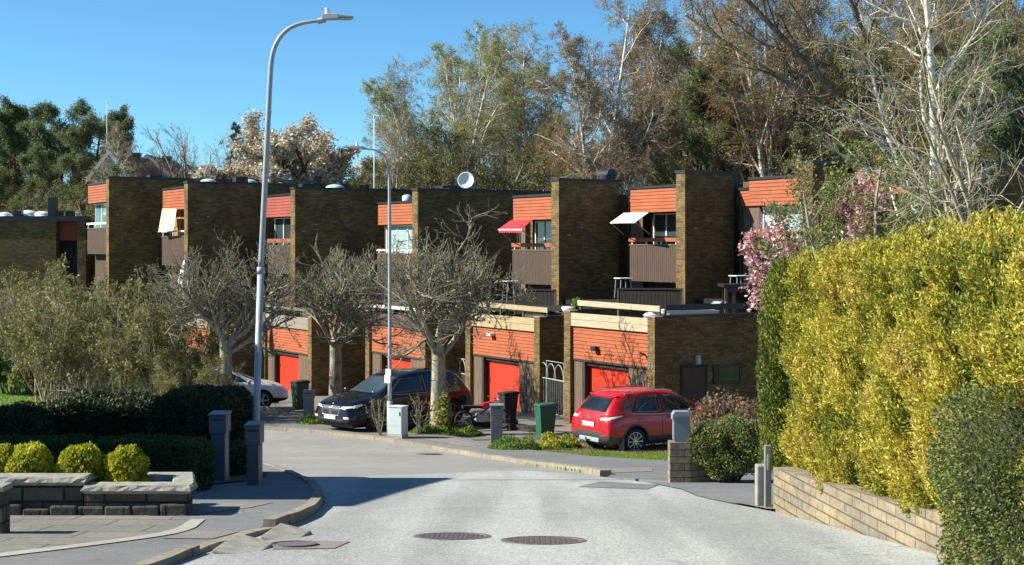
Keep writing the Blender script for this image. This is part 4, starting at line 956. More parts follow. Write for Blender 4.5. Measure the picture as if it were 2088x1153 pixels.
gable_house(340, 420, 384, 342, 96, 9, 'white house with a red roof below the big bare tree', M_wwall, M_roofred)
gable_house(440, 520, 388, 334, 88, 8, 'white gabled house half hidden by the spruce and the blossom tree', M_wwall, plain('grey_roof', (0.14, 0.15, 0.16), 0.7))
# patio stuff on the plateau in front of the houses
def plank_box(px0, Y0, px1, Y1, rt, hh, label, mat=M_darkwood, name='fence_panel', cat='fence'):
    a = Vector((X(px0, Y0), Y0)); b = Vector((X(px1, Y1), Y1)); z_ = Z(rt, (Y0+Y1)/2)
    t_ = thing(name, label, cat, (a.x, a.y, z_-hh), math.atan2(b.y-a.y, b.x-a.x), None); L_ = (b-a).length
    mb = MB(); vert_boards(mb, 0, L_, 0, 0, hh-0.05, 0.13); mb.build('boards', mat, t_)
    MB().box(-0.04, L_+0.04, -0.05, 0.05, hh-0.048, hh).build('top_rail', mat, t_)
    for xx in (-0.04, L_): MB().box(xx, xx+0.05, -0.04, 0.04, 0, hh-0.05).build('post', M_greybrown, t_)
    return t_
plank_box(1051, 52.5, 1131, 52.0, 590, 0.9, 'dark plank screen with a green climber below the red awning house')
plank_box(1261, 49.8, 1390, 49.2, 588, 0.9, 'dark plank screen in front of the white awning house')
t = thing('shed_frame', 'grey timber shelter with a dark opening at the left foot of the pink blossom tree', 'shelter', (X(1478, 46.5), 46.5, Z(640, 46.5)), 0)
hh = Z(580, 46.5)-Z(640, 46.5); wv = X(1580, 46.5)-X(1478, 46.5)
for xx in (0, 0.24, wv): MB().box(xx, xx+0.10, 0, 0.1, -0.4, hh-0.1).build('post', M_greybrown, t)
MB().box(-0.05, wv+0.12, -0.1, 1.3, hh-0.098, hh).build('roof', M_black, t); MB().box(0.1, wv, 0.02, 0.08, hh-0.25, hh-0.1).build('beam', M_greybrown, t)
MB().box(0.1, wv, 1.2, 1.25, -0.4, hh-0.1).build('back_wall', M_dark, t)
# round table tops seen by the house corners
for (px, r, Y, lb) in ((1041, 573, 54.0, 'white covered table edge left of the plank screen under the red awning house'), (1271, 567, 51.5, 'white topped garden table left of the plank screen under the white awning'), (1507, 562, 48.5, 'white topped garden table beside the orange strip near the pink blossom')):
    q = P(px, r, Y); t = thing('garden_table', lb, 'garden table', (q.x, q.y, q.z), 0.3, 'garden tables on the terraces')
    MB().box(-0.25, 0.25, -0.3, 0.3, -0.03, 0.0).build('table_top', M_white, t, bevel=0.01)
    for sx in (-1, 1):
        for sy in (-1, 1): MB().tube([(sx*0.18, sy*0.24, -0.03), (sx*0.22, sy*0.27, -0.72)], 0.018, 6).build('leg', M_galv, t)
# folded parasols
def parasol(px, rt, rb, Y, label, tilt=0.0, rad=0.14):
    a = P(px, rt, Y); hh = (rb-rt)/F*Y
    t_ = thing('folded_parasol', label, 'parasol', (a.x, a.y, a.z-hh), 0, 'folded white parasols'); t_.rotation_euler = (0, tilt, 0)
    mb = MB(); prof = []; n = 16; vs = []
    for k in range(9):
        f = k/8; rr = rad*(0.12+0.88*(1-f)**0.8)*(0.55+0.45*min(1, f*4))
        for j in range(n):
            a_ = 2*math.pi*j/n; q = rr*(1+0.28*math.cos(4*a_)); vs.append((q*math.cos(a_), q*math.sin(a_), hh*(0.1+0.9*f)))
    mb.add(vs, [(k*n+j, k*n+(j+1) % n, (k+1)*n+(j+1) % n, (k+1)*n+j) for k in range(8) for j in range(n)]+[tuple(range(n))[::-1], tuple(range(8*n, 9*n))])
    mb.build('canopy', M_whitecloth, t_, smooth=True)
    MB().tube([(0, 0, -1.0), (0, 0, hh+0.06)], 0.02, 8).build('pole', M_galv, t_)
parasol(374, 528, 600, 63, 'folded white parasol at the foot of the house with the cream awning', 0.05, 0.26)
parasol(961, 564, 612, 53, 'folded white parasol standing right of the street tree crown', 0.0, 0.12)
# neighbouring building left of the frame whose shadow falls over the hedge and the road
t = thing('neighbour_house', 'flat dark brick neighbour house left of the view that shades the hedges', 'house', (-9.4, 17.4, -4.2), 0)
MB().box(-9, 0, -1.0, 5.0, -1, 6.5).build('wall', M_brick, t)
MB().box(-9.1, 0.12, -1.1, 5.1, 6.5, 6.7).build('roof', M_black, t)
for k in range(3): MB().box(0.0, 0.03, 0.0+1.6*k, 0.9+1.6*k, 3.8, 5.0).build('window', M_winglass, t)
# ------------------------------------------------------------------ vegetation
def norm(a): return a/np.maximum(np.linalg.norm(a, axis=-1, keepdims=True), 1e-9)
def poly_grow(rng, p, d, L, r0, r1, S, jit, up, droop=0.0):
    n = len(p); pts = np.zeros((n, S+1, 3)); rad = np.zeros((n, S+1)); pts[:, 0] = p; rad[:, 0] = r0
    d = norm(d.copy())
    for i in range(1, S+1):
        d = d+rng.normal(0, jit, (n, 3)); d[:, 2] += up - droop*(i/S)
        d = norm(d); pts[:, i] = pts[:, i-1]+d*(L/S)[:, None]
        f = i/S; rad[:, i] = r0*(1-f)+r1*f
    return pts, rad
def children(rng, pts, rad, Lp, n, t, ang, lr, rr, taper=0.5):
    N_, S1, _ = pts.shape; S = S1-1
    idx = np.repeat(np.arange(N_), n); k = len(idx)
    tt = np.tile((np.arange(n)+0.5)/n, N_)*(t[1]-t[0])+t[0]+rng.uniform(-0.5, 0.5, k)*(t[1]-t[0])/n
    tt = np.clip(tt, 0, 0.999); s = tt*S; i0 = s.astype(int); f = s-i0
    a = pts[idx, i0]; b = pts[idx, i0+1]; pos = a+(b-a)*f[:, None]; tan = norm(b-a)
    r = rad[idx, i0]*(1-f)+rad[idx, i0+1]*f
    az = rng.uniform(0, 2*np.pi, k)
    ref = np.where(np.abs(tan[:, 2:3]) < 0.9, np.array([[0, 0, 1.0]]), np.array([[1.0, 0, 0]]))
    u = norm(np.cross(tan, ref)); v = np.cross(tan, u)
    an = np.radians(rng.uniform(ang[0], ang[1], k))
    perp = u*np.cos(az)[:, None]+v*np.sin(az)[:, None]
    d = tan*np.cos(an)[:, None]+perp*np.sin(an)[:, None]
    L = Lp[idx]*rng.uniform(lr[0], lr[1], k)*(1-taper*tt)
    return pos, d, L, r*rr
def tubes(pts, rad, k):
    n, S1, _ = pts.shape
    t = np.zeros_like(pts); t[:, 1:-1] = pts[:, 2:]-pts[:, :-2]; t[:, 0] = pts[:, 1]-pts[:, 0]; t[:, -1] = pts[:, -1]-pts[:, -2]
    t = norm(t); ref = np.where(np.abs(t[:, :1, 2:3]) < 0.8, np.array([[[0, 0, 1.0]]]), np.array([[[1.0, 0, 0]]]))
    ref = np.broadcast_to(ref, t.shape); u = norm(np.cross(t, ref)); v = np.cross(t, u)
    a = 2*np.pi*np.arange(k)/k
    ring = u[:, :, None, :]*np.cos(a)[None, None, :, None]+v[:, :, None, :]*np.sin(a)[None, None, :, None]
    vs = (pts[:, :, None, :]+ring*rad[:, :, None, None]).reshape(-1, 3)
    base = (np.arange(n)*S1*k)[:, None, None]+(np.arange(S1-1)*k)[None, :, None]; j = np.arange(k)[None, None, :]; j2 = (j+1) % k
    q = np.stack([base+j, base+j2, base+k+j2, base+k+j], -1).reshape(-1, 4)
    return vs, q
def leaves(rng, c, size, asp=0.5, updir=None, nrm=None, jit=0.6):
    n = len(c); sz = size*rng.uniform(0.6, 1.3, n)
    a = norm(rng.normal(0, 1, (n, 3)))
    if updir is not None: a = norm(a*jit+updir)
    if nrm is None: b = norm(np.cross(a, norm(rng.normal(0, 1, (n, 3)))))
    else: b = norm(np.cross(a, norm(nrm+rng.normal(0, 0.5, (n, 3)))))
    a = a*sz[:, None]; b = b*(sz*asp)[:, None]
    vs = np.stack([c-a*0.5, c+b*0.5-a*0.05, c+a*0.5, c-b*0.5-a*0.05], 1).reshape(-1, 3)
    return vs, np.arange(n*4).reshape(n, 4)
class Geo:
    def __init__(s): s.v = []; s.q = []; s.m = []; s.n = 0
    def add(s, vq, mi=0):
        vs, q = vq; s.v.append(vs); s.q.append(q+s.n); s.m.append(np.full(len(q), mi)); s.n += len(vs)
    def build(s, name, mats, parent=None, smooth=False):
        return mesh_np(name, np.concatenate(s.v), np.concatenate(s.q), mats, parent, np.concatenate(s.m), smooth)
def gen(seed, stems, levels, split=2, leaf=None, hide=False):
    """stems: list of (pos, dir, len, r0, r1, S, jit, up); returns trunk Geo (levels < split) and crown Geo."""
    rng = np.random.default_rng(seed); tr = Geo(); cr = Geo()
    p = np.array([s[0] for s in stems], float); d = np.array([s[1] for s in stems], float); L = np.array([s[2] for s in stems], float)
    r0 = np.array([s[3] for s in stems], float); r1 = np.array([s[4] for s in stems], float); S, jit, up = stems[0][5:8]
    pts, rad = poly_grow(rng, p, d, L, r0, r1, S, jit, up)
    if len(stems) >= 1: rad[:, 0] *= 1.25
    tr.add(tubes(pts, rad, 8)); tips = []
    allp = [(pts, rad)]
    for li, lv in enumerate(levels):
        src, srad = allp[-1]
        pos, dd, L2, r = children(rng, src, srad, L, lv['n'], lv.get('t', (0.2, 1)), lv['ang'], lv['len'], lv.get('rr', 0.6), lv.get('taper', 0.5))
        r = np.maximum(r, lv.get('rmin', 0.004))
        if 'rmax' in lv: r = np.minimum(r, lv['rmax'])
        dd[:, 2] += lv.get('lift', 0)
        if 'wind' in lv: dd += np.array(lv['wind'])
        pts, rad = poly_grow(rng, pos, dd, L2, r, np.maximum(r*lv.get('end', 0.35), lv.get('rend', 0.002)), lv.get('S', 4), lv.get('jit', 0.12), lv.get('up', 0.05), lv.get('droop', 0))
        (tr if li+1 < split else cr).add(tubes(pts, rad, lv.get('k', 4)), 0)
        allp.append((pts, rad)); L = L2
    if leaf:
        for lf in leaf:
            pts, rad = allp[lf.get('level', -1)]
            n, S1, _ = pts.shape; k = lf['n']
            idx = rng.integers(0, n, int(n*k)); s = rng.uniform(lf.get('t0', 0.2), 0.999, len(idx))*(S1-1); i0 = s.astype(int); f = (s-i0)[:, None]
            c = pts[idx, i0]*(1-f)+pts[idx, i0+1]*f+rng.normal(0, lf.get('spread', 0.05), (len(idx), 3))
            if 'clump' in lf:
                m = (np.sin(c[:, 0]*lf['clump']+1)*np.sin(c[:, 1]*lf['clump']+2)*np.sin(c[:, 2]*lf['clump']*1.3) > lf.get('thr', -0.1)); c = c[m]
            cr.add(leaves(rng, c, lf['size'], lf.get('asp', 0.55), updir=lf.get('dir')), lf.get('mi', 1))
    return tr, cr
def make_tree(name, label, cat, loc, trmat, crmats, g, group=None, rotz=0, scale=1, crown='crown'):
    t = thing(name, label, cat, loc, rotz, group); t.scale = (1 if isinstance(scale, tuple) else scale,)*3
    c_ = g[1].build(crown, crmats, t); g[0].build('trunk', trmat, t, smooth=True)
    HT[c_.data.name] = float(np.percentile(np.concatenate(g[1].v)[:, 2], 99.7))
    if isinstance(scale, tuple): t.scale = (resolve(c_, scale),)*3
    return t
HT = {}
def resolve(crown_obj, sc_): return (Z(sc_[0], sc_[1])-sc_[2])/HT[crown_obj.data.name]
def place(proto, label, loc, rotz, scale, group=None, sz=None):
    if isinstance(scale, tuple): scale = resolve([q for q in proto.children if q.data.name in HT][0], scale)
    c = copy_tree(proto); c['label'] = label; c.location = loc; c.rotation_euler = (0, 0, rotz); c.scale = (scale, scale, scale*(sz or 1))
    if group: c['group'] = group
    return c
LM_birch = leafmat('birch_young_leaves', [(0.22, 0.22, 0.07), (0.33, 0.34, 0.09), (0.42, 0.38, 0.13)], 0.25)
LM_birch2 = leafmat('birch_rusty_catkins', [(0.24, 0.17, 0.09), (0.32, 0.24, 0.11), (0.26, 0.24, 0.08)], 0.25)
LM_brown = leafmat('brown_buds', [(0.22, 0.165, 0.09), (0.28, 0.23, 0.09), (0.23, 0.24, 0.07)], 0.2)
LM_pine = leafmat('pine_needles', [(0.06, 0.105, 0.05), (0.14, 0.18, 0.075), (0.27, 0.28, 0.11)], 0.6, trans=0.3)
LM_green = leafmat('fresh_green_leaves', [(0.10, 0.14, 0.03), (0.17, 0.22, 0.045), (0.26, 0.31, 0.07)], 0.8)
LM_olive = leafmat('olive_leaves', [(0.075, 0.075, 0.022), (0.125, 0.125, 0.03), (0.17, 0.175, 0.045)], 0.6)
LM_blos = leafmat('white_blossom', [(0.44, 0.33, 0.20), (0.62, 0.55, 0.41), (0.74, 0.71, 0.62)], 0.5, trans=0.25)
LM_pink = leafmat('pink_blossom', [(0.54, 0.24, 0.28), (0.69, 0.43, 0.46), (0.78, 0.63, 0.62)], 1.2, trans=0.25)
LM_bronze = leafmat('bronze_cherry_leaves', [(0.16, 0.07, 0.03), (0.24, 0.12, 0.05)], 1.0)
LM_bud = leafmat('pale_buds', [(0.16, 0.15, 0.06), (0.27, 0.25, 0.12)], 1.0)
GB = 'trees behind the row houses'
def up(x=0, y=0): return (x, y, 1.0)
# birch prototypes, 12 m high
def birch(seed, lean=(0.04, 0.0), fork=False, leafn=3.0, dens=1.0):
    st = [((0, 0, 0), up(*lean), 12.0, 0.19, 0.02, 12, 0.05, 0.06)]
    if fork: st += [((0.1, 0.1, 0), up(lean[0]+0.22, 0.1), 11.0, 0.15, 0.02, 12, 0.05, 0.08), ((-0.1, -0.1, 0), up(lean[0]-0.25, -0.1), 10.0, 0.14, 0.02, 12, 0.05, 0.08)]
    k = len(st)
    return gen(seed, st, [
        dict(n=18 if k > 1 else 28, t=(0.22, 0.97), ang=(28, 58), len=(0.30, 0.46), rr=0.5, S=6, k=5, jit=0.13, up=0.07, taper=0.62),
        dict(n=8, t=(0.15, 0.98), ang=(28, 65), len=(0.35, 0.6), rr=0.5, S=4, k=3, jit=0.16, up=0.03, taper=0.5, rmin=0.014),
        dict(n=int(6*dens), t=(0.1, 1), ang=(25, 70), len=(0.5, 0.9), rr=0.6, S=4, k=3, jit=0.14, droop=0.22, taper=0.3, rmin=0.008, rmax=0.012, rend=0.005, wind=(0.35, 0, 0)),
        dict(n=4, t=(0.1, 1), ang=(15, 50), len=(0.4, 0.8), rr=0.7, S=3, k=3, jit=0.12, droop=0.3, rmin=0.006, rmax=0.008, rend=0.004, wind=(0.4, 0, 0))],
        split=3, leaf=[dict(n=leafn*2.0, size=0.062, spread=0.05, mi=1, clump=0.9, thr=-0.2)])
def rotz_of(i): return (i*2.399) % 6.283
zb = -2.4
def tree_at(px, Y): return (X(px, Y), Y, zb)
def sc_for(r_top, Y, H_, z0=zb): return (r_top, Y, z0)
bA = make_tree('birch_tree', 'tall pale birch with several stems, leftmost of the big trees against the sky', 'birch', tree_at(905, 78), M_birch, [M_twiggrey, LM_birch], birch(3, (0.05, 0), True, 3.5), GB, 0.3, sc_for(70, 78, 11.5))
bB = make_tree('birch_tree', 'large spreading birch with reddish twigs in the middle of the skyline', 'birch', tree_at(1245, 70), M_birch, [M_twigred, LM_birch2], birch(8, (0.02, 0), True, 2.2, 1.35), GB, 0.0, sc_for(-10, 70, 11.5))
bC = make_tree('birch_tree', 'slender birch with bare drooping twigs right of the leafy crown', 'birch', tree_at(1075, 80), M_birch, [M_twiggrey, LM_birch2], birch(21, (0.03, 0), False, 1.5), GB, 1.0, sc_for(45, 80, 12))
bD = make_tree('brown_tree', 'dense brown leafless tree behind the house with the white awning', 'tree', tree_at(1350, 80), M_barkdark, [M_twigred, LM_brown], gen(31,
    [((0, 0, 0), up(), 11.0, 0.22, 0.03, 10, 0.06, 0.05), ((0.3, 0, 0), up(0.3), 9.5, 0.16, 0.03, 10, 0.06, 0.05)],
    [dict(n=22, t=(0.12, 0.97), ang=(30, 70), len=(0.32, 0.5), rr=0.5, S=5, k=4, jit=0.12, up=0.08, taper=0.5),
     dict(n=9, ang=(30, 65), len=(0.35, 0.6), rr=0.5, S=4, k=3, jit=0.15, up=0.05, rmin=0.014),
     dict(n=6, ang=(25, 60), len=(0.45, 0.8), rr=0.6, S=3, k=3, jit=0.15, up=0.03, rmin=0.009, rmax=0.013, rend=0.005),
     dict(n=4, ang=(20, 55), len=(0.5, 0.8), rr=0.7, S=2, k=3, jit=0.12, rmin=0.007, rmax=0.009, rend=0.004)], split=3,
    leaf=[dict(n=9.0, size=0.065, spread=0.07, clump=0.8, thr=-0.15)]), GB, 0, sc_for(110, 80, 11))
# pine prototype
def pine(seed, H_=12, t0=0.38, spread=0.36):
    return gen(seed, [((0, 0, 0), up(0.03), H_, 0.24, 0.05, 10, 0.035, 0.05)],
        [dict(n=34, t=(t0, 0.99), ang=(55, 95), len=(spread*0.7, spread*1.1), rr=0.4, S=5, k=4, jit=0.12, up=0.07, taper=0.55),
         dict(n=8, t=(0.3, 1), ang=(30, 70), len=(0.3, 0.5), rr=0.5, S=3, k=3, jit=0.15, up=0.1, rmin=0.015),
         dict(n=5, t=(0.3, 1), ang=(25, 60), len=(0.45, 0.7), rr=0.6, S=2, k=3, jit=0.15, up=0.1, rmin=0.01)], split=3,
        leaf=[dict(n=60, size=0.17, asp=0.25, spread=0.14, t0=0.2, mi=1), dict(n=60, level=2, size=0.18, asp=0.25, spread=0.18, t0=0.3, mi=1)])
pA = make_tree('pine_tree', 'dark pine at the far left edge, the tallest of the left group', 'pine', (X(25, 95), 95, -3.5), M_barkdark, [M_barkdark, LM_pine], pine(4), 'pines at the left', 0, sc_for(215, 95, 12, -3.5))
pB = make_tree('pine_tree', 'broad dark pine in the middle of the left group', 'pine', (X(125, 92), 92, -3.5), M_barkdark, [M_barkdark, LM_pine], pine(5, 12, 0.25, 0.40), 'pines at the left', 0, sc_for(208, 92, 12, -3.5))
place(pA, 'dark pine right of the broad one, beside the thin flagpole', (X(185, 90), 90, -3.5), 2.2, sc_for(222, 90, 12, -3.5))
place(pB, 'dark pine half cut by the left edge behind the tallest one', (X(-25, 99), 99, -3.5), 1.2, sc_for(225, 99, 12, -3.5))
place(pA, 'dark pine between the tallest and the broad one, slightly lower', (X(80, 98), 98, -3.5), 4.0, sc_for(235, 98, 12, -3.5))
place(pB, 'dark pine behind the house with the white awning, below the birch crowns', tree_at(1430, 76), 3.0, sc_for(95, 76, 12), GB)

place(pB, 'dark evergreen low behind the rightmost house', tree_at(1990, 62), 5.0, sc_for(60, 62, 12), GB)

place(pB, 'dark evergreen low in the gap right of the chimney hood', tree_at(1500, 88), 0.4, sc_for(150, 88, 12), GB)
# spruce
def spruce(seed):
    return gen(seed, [((0, 0, 0), up(), 10, 0.16, 0.02, 8, 0.01, 0.05)],
        [dict(n=90, t=(0.08, 0.99), ang=(75, 105), len=(0.2, 0.26), rr=0.3, S=4, k=3, jit=0.05, up=0.04, taper=0.93, rmin=0.012),
         dict(n=7, t=(0.2, 1), ang=(35, 60), len=(0.3, 0.5), rr=0.5, S=2, k=3, jit=0.1, rmin=0.008)], split=2,
        leaf=[dict(n=30, size=0.10, asp=0.25, spread=0.05, t0=0.1), dict(n=60, level=1, size=0.11, asp=0.25, spread=0.06, t0=0.2)])
make_tree('spruce_tree', 'narrow dark green spruce between the bare tree and the blossom tree', 'spruce', (X(482, 90), 90, -3), M_barkdark, [M_barkdark, leafmat('spruce_needles', [(0.03, 0.05, 0.02), (0.08, 0.095, 0.03), (0.13, 0.11, 0.04)], 0.6, trans=0.1)], spruce(9), None, 0, sc_for(252, 90, 10, -3))
# more background birches and brown trees
for i, (pr, px, Y, rt, rz, lb) in enumerate([
    (bA, 985, 84, 38, 2.1, 'tall birch with yellowish young leaves, highest of the left birch group'),
    (bC, 860, 80, 120, 2.6, 'thin bare birch at the left end of the birch group'),
    (bC, 810, 76, 215, 4.1, 'small drooping birch beside the white flagpole'),
    (bA, 1110, 86, 120, 4.4, 'birch behind the gap between the two high crowns'),
    (bD, 1165, 76, 175, 1.1, 'brown bushy tree left of the large red-twigged birch'),
    (bC, 1425, 78, -40, 0.6, 'high pale birch crown reaching out of the picture above the dark pine'),
    (bB, 1330, 84, 60, 2.0, 'reddish birch behind the large one, filling its right side'),
    (bD, 1480, 84, 40, 2.9, 'brown tree right of the high pale birch'),
    (bB, 1600, 74, -120, 3.7, 'big brown birch above the house with the pink blossom tree'),
    (bD, 1660, 80, -60, 5.0, 'brown wide tree behind the leaning dark trunk'),
    (bD, 1790, 72, -80, 0.3, 'brown wide tree left of the near white birch stem'),
    (bB, 1880, 78, -150, 1.3, 'big birch behind the near white birch stem'),
    (bD, 1950, 70, -60, 2.4, 'brown wide tree behind the pale bare branches, left one'),
    (bD, 2060, 66, -100, 4.0, 'brown wide tree behind the pale bare branches at the right edge'),
    (bB, 2100, 80, -150, 0.2, 'big birch at the right edge of the picture'),
    (bD, 1240, 92, 220, 3.3, 'low brown tree behind the trunk of the large birch'),
    (bD, 1080, 92, 235, 5.2, 'low brown tree behind the satellite dish'),
    (bD, 1560, 92, 60, 0.9, 'brown tree far behind, between two birches right of the chimney'),
    (bD, 1400, 92, 180, 1.7, 'low brown tree far behind the white awning house'),
    (bD, 1700, 92, -20, 4.5, 'brown tree far behind, highest over the leaning trunk'),
    ]):
    H_ = 11.5 if pr in (bA, bB) else (12 if pr is bC else 11)
    place(pr, lb, tree_at(px, Y), rz, sc_for(rt, Y, H_), GB)
# olive green spring trees low behind the houses
gT = make_tree('spring_tree', 'low tree with yellow green young leaves right behind the satellite dish', 'tree', tree_at(960, 70), M_bark, [M_twiggrey, LM_olive], gen(41,
    [((0, 0, 0), up(0.05), 6.5, 0.12, 0.02, 8, 0.07, 0.05), ((0.3, 0.1, 0), up(0.3), 5.5, 0.09, 0.02, 8, 0.07, 0.05), ((-0.3, 0, 0), up(-0.3), 5.5, 0.09, 0.02, 8, 0.07, 0.05)],
    [dict(n=12, t=(0.15, 0.97), ang=(25, 60), len=(0.3, 0.5), rr=0.5, S=4, k=4, jit=0.12, up=0.06),
     dict(n=7, ang=(30, 60), len=(0.4, 0.6), rr=0.5, S=3, k=3, jit=0.15, rmin=0.012),
     dict(n=6, ang=(25, 60), len=(0.5, 0.8), rr=0.6, S=3, k=3, jit=0.15, rmin=0.007, rmax=0.010)], split=3,
    leaf=[dict(n=10, size=0.085, spread=0.08)]), GB, 0, sc_for(250, 70, 6.5))
gB = copy_tree(gT); gB['label'] = 'low fresh green tree left of the satellite dish'; gB.location = tree_at(870, 72); gB.rotation_euler = (0, 0, 2); gB.scale = (resolve([q for q in gT.children if q.data.name in HT][0], (275, 72, zb)),)*3
for px, Y, rt, rz, lb in ((1030, 74, 305, 4, 'low yellow green tree between the dish and the red awning house'), (785, 72, 325, 1, 'low yellow green tree behind the flagpole foot'), (705, 74, 330, 3, 'low green tree under the right side of the white blossom'),
                      (1690, 64, 260, 5, 'green tree behind the pink blossom tree'), (1960, 58, 260, 0.5, 'green tree behind the bare branches over the yellow hedge'), (60, 84, 372, 2.5, 'low green tree under the pines, left one'), (560, 78, 350, 2, 'low olive tree left below the white blossom tree'), (2060, 56, 330, 3, 'green tree low at the right edge over the yellow hedge')):
    place(gT, lb, (X(px, Y), Y, zb if px > 300 else -4), rz, sc_for(rt, Y, 6.5, zb if px > 300 else -4), GB)
# white blossom tree
make_tree('blossom_tree', 'wide white and apricot blossom tree behind the left row houses', 'cherry tree', tree_at(628, 78), M_barkdark, [M_barkdark, LM_blos, LM_bronze], gen(51,
    [((0, 0, 0), up(0.02), 2.6, 0.3, 0.24, 5, 0.03, 0.02)],
    [dict(n=9, t=(0.6, 1), ang=(25, 70), len=(1.9, 2.6), rr=0.55, S=7, k=5, jit=0.10, up=0.05, taper=0.1),
     dict(n=11, t=(0.2, 1), ang=(25, 60), len=(0.25, 0.45), rr=0.5, S=4, k=4, jit=0.14, up=0.06, rmin=0.02),
     dict(n=7, t=(0.15, 1), ang=(30, 60), len=(0.4, 0.65), rr=0.6, S=3, k=3, jit=0.12, up=0.05, rmin=0.012)], split=3,
    leaf=[dict(n=60, size=0.13, asp=0.9, spread=0.12, t0=0.0, mi=1, clump=1.6, thr=-0.35), dict(n=30, level=2, size=0.13, asp=0.9, spread=0.14, mi=1), dict(n=14, size=0.09, spread=0.14, mi=2)]), None, 0.7, sc_for(238, 78, 6.6)).scale.x *= 1.3
blo = [o_ for o_ in COL.objects if o_.name == 'blossom_tree'][0]
place(blo, 'smaller apricot white blossom tree at the right end of the big one, below the flagpole', tree_at(716, 80), 2.3, (262, 80, zb), 'blossom trees')
place(blo, 'smaller apricot white blossom tree at the left end of the big one, beside the spruce', tree_at(548, 80), 4.1, (282, 80, zb), 'blossom trees')
# bare trees left of the spruce
def bare(seed, H_=8, n1=10):
    return gen(seed, [((0, 0, 0), up(), H_*0.3, 0.2, 0.16, 4, 0.03, 0.02)],
        [dict(n=n1, t=(0.5, 1), ang=(12, 50), len=(2.0, 2.6), rr=0.5, S=7, k=4, jit=0.06, up=0.05, taper=0.0),
         dict(n=9, t=(0.2, 1), ang=(18, 40), len=(0.3, 0.5), rr=0.5, S=4, k=3, jit=0.08, up=0.04, rmin=0.014),
         dict(n=7, t=(0.1, 1), ang=(20, 45), len=(0.4, 0.7), rr=0.6, S=3, k=3, jit=0.1, up=0.03, rmin=0.009),
         dict(n=3, t=(0.1, 1), ang=(20, 45), len=(0.5, 0.7), rr=0.6, S=2, k=3, jit=0.1, rmin=0.007)], split=3, leaf=[dict(n=0.6, size=0.06, spread=0.03)])
bt = make_tree('bare_tree', 'wide bare grey tree left of the narrow spruce', 'tree', (X(415, 95), 95, -3), M_barkpale, [M_twiggrey, LM_bud], bare(61), None, 0, sc_for(255, 95, 6.0, -3))

place(bt, 'small bare pinkish tree in front of the red roof left of the wide bare one', (X(318, 92), 92, -3), 2.0, sc_for(300, 92, 6.3, -3))
place(bC, 'pale drooping birch right of the pines', (X(236, 80), 80, -3.5), 1.0, sc_for(255, 80, 12, -3.5))
place(gT, 'low olive tree in front of the white gable right of the pines', (X(205, 78), 78, -3.5), 2.5, (335, 78, -3.5), GB)
# pollarded street trees
def street(seed, H_):
    return gen(seed, [((0, 0, 0), up(0.02), H_*0.40, 0.20, 0.17, 6, 0.03, 0.03)],
        [dict(n=8, t=(0.82, 1.0), ang=(15, 52), len=(0.85, 1.15), rr=0.47, S=6, k=7, jit=0.17, up=0.10, taper=0.0, end=0.42),
         dict(n=6, t=(0.2, 1), ang=(30, 70), len=(0.42, 0.75), rr=0.62, S=5, k=5, jit=0.22, up=0.08, taper=0.2, rmin=0.022, end=0.55),
         dict(n=6, t=(0.1, 1), ang=(35, 80), len=(0.38, 0.72), rr=0.6, S=4, k=4, jit=0.24, up=0.12, taper=0.2, rmin=0.013, end=0.6),
         dict(n=6, t=(0.05, 1), ang=(20, 65), len=(0.5, 1.1), rr=0.6, S=3, k=3, jit=0.16, up=0.22, rmin=0.008, rmax=0.011, end=0.8)], split=3,
        leaf=[dict(n=4.2, size=0.045, asp=0.6, spread=0.015, t0=0.75), dict(n=1.0, level=3, size=0.06, spread=0.03, mi=2, clump=2.2, thr=0.25)])
M_knob = bark('street_tree_bark', (0.12, 0.105, 0.075), (0.38, 0.34, 0.25), (7, 7, 2.5))
M_knobtwig = bark('street_tree_twigs', (0.12, 0.11, 0.078), (0.29, 0.27, 0.205), (6, 6, 6))
def st_tree(px, Y, rt, seed, label, rz=0, kx=1):
    z0 = gz(0, Y)
    t = make_tree('street_tree', label, 'street tree', (X(px, Y), Y, z0), M_knob, [M_knobtwig, LM_bud, LM_green], street(seed, 6.2), 'knobbly street trees', rz, (rt, Y, z0))
    s = t.scale[0]; t.scale = (s*kx, s*kx, s); return t
st_tree(892, 43.0, 428, 71, 'knobbly bare street tree with ivy on its trunk in front of the dark car', 0.3, 1.12)
st_tree(683, 49.5, 497, 72, 'knobbly bare street tree left of the dark car, middle one of the three', 1.5, 1.15)
st_tree(462, 46.5, 486, 73, 'knobbly bare street tree rising behind the dark rounded hedge', 2.5, 1.0)
# tall multi-stem shrubs at left
def shrub(seed, H_, W_, ns=26, leafn=7, lsize=0.055):
    rng = np.random.default_rng(seed); st = []
    for i in range(ns):
        a = rng.uniform(0, 6.283); r_ = rng.uniform(0, 0.35)*W_; q = rng.uniform(0.05, 0.75)
        st.append(((r_*math.cos(a), r_*math.sin(a), 0), (q*math.cos(a), q*math.sin(a), 1), H_*rng.uniform(0.65, 1.0), 0.035, 0.008, 7, 0.07, 0.02))
    return gen(seed, st, [dict(n=9, t=(0.25, 0.98), ang=(20, 55), len=(0.25, 0.42), rr=0.6, S=4, k=3, jit=0.12, up=0.04, rmin=0.009),
        dict(n=6, t=(0.15, 1), ang=(25, 60), len=(0.35, 0.6), rr=0.6, S=3, k=3, jit=0.14, up=0.03, rmin=0.006),
        dict(n=3, t=(0.15, 1), ang=(25, 60), len=(0.5, 0.7), rr=0.7, S=2, k=3, jit=0.14, rmin=0.005)], split=1,
        leaf=[dict(n=leafn*0.62, size=lsize*1.95, spread=0.07, clump=1.1, thr=-0.45)])
LM_shrub = leafmat('olive_shrub_leaves', [(0.13, 0.085, 0.045), (0.19, 0.18, 0.05), (0.31, 0.33, 0.085)], 0.7)
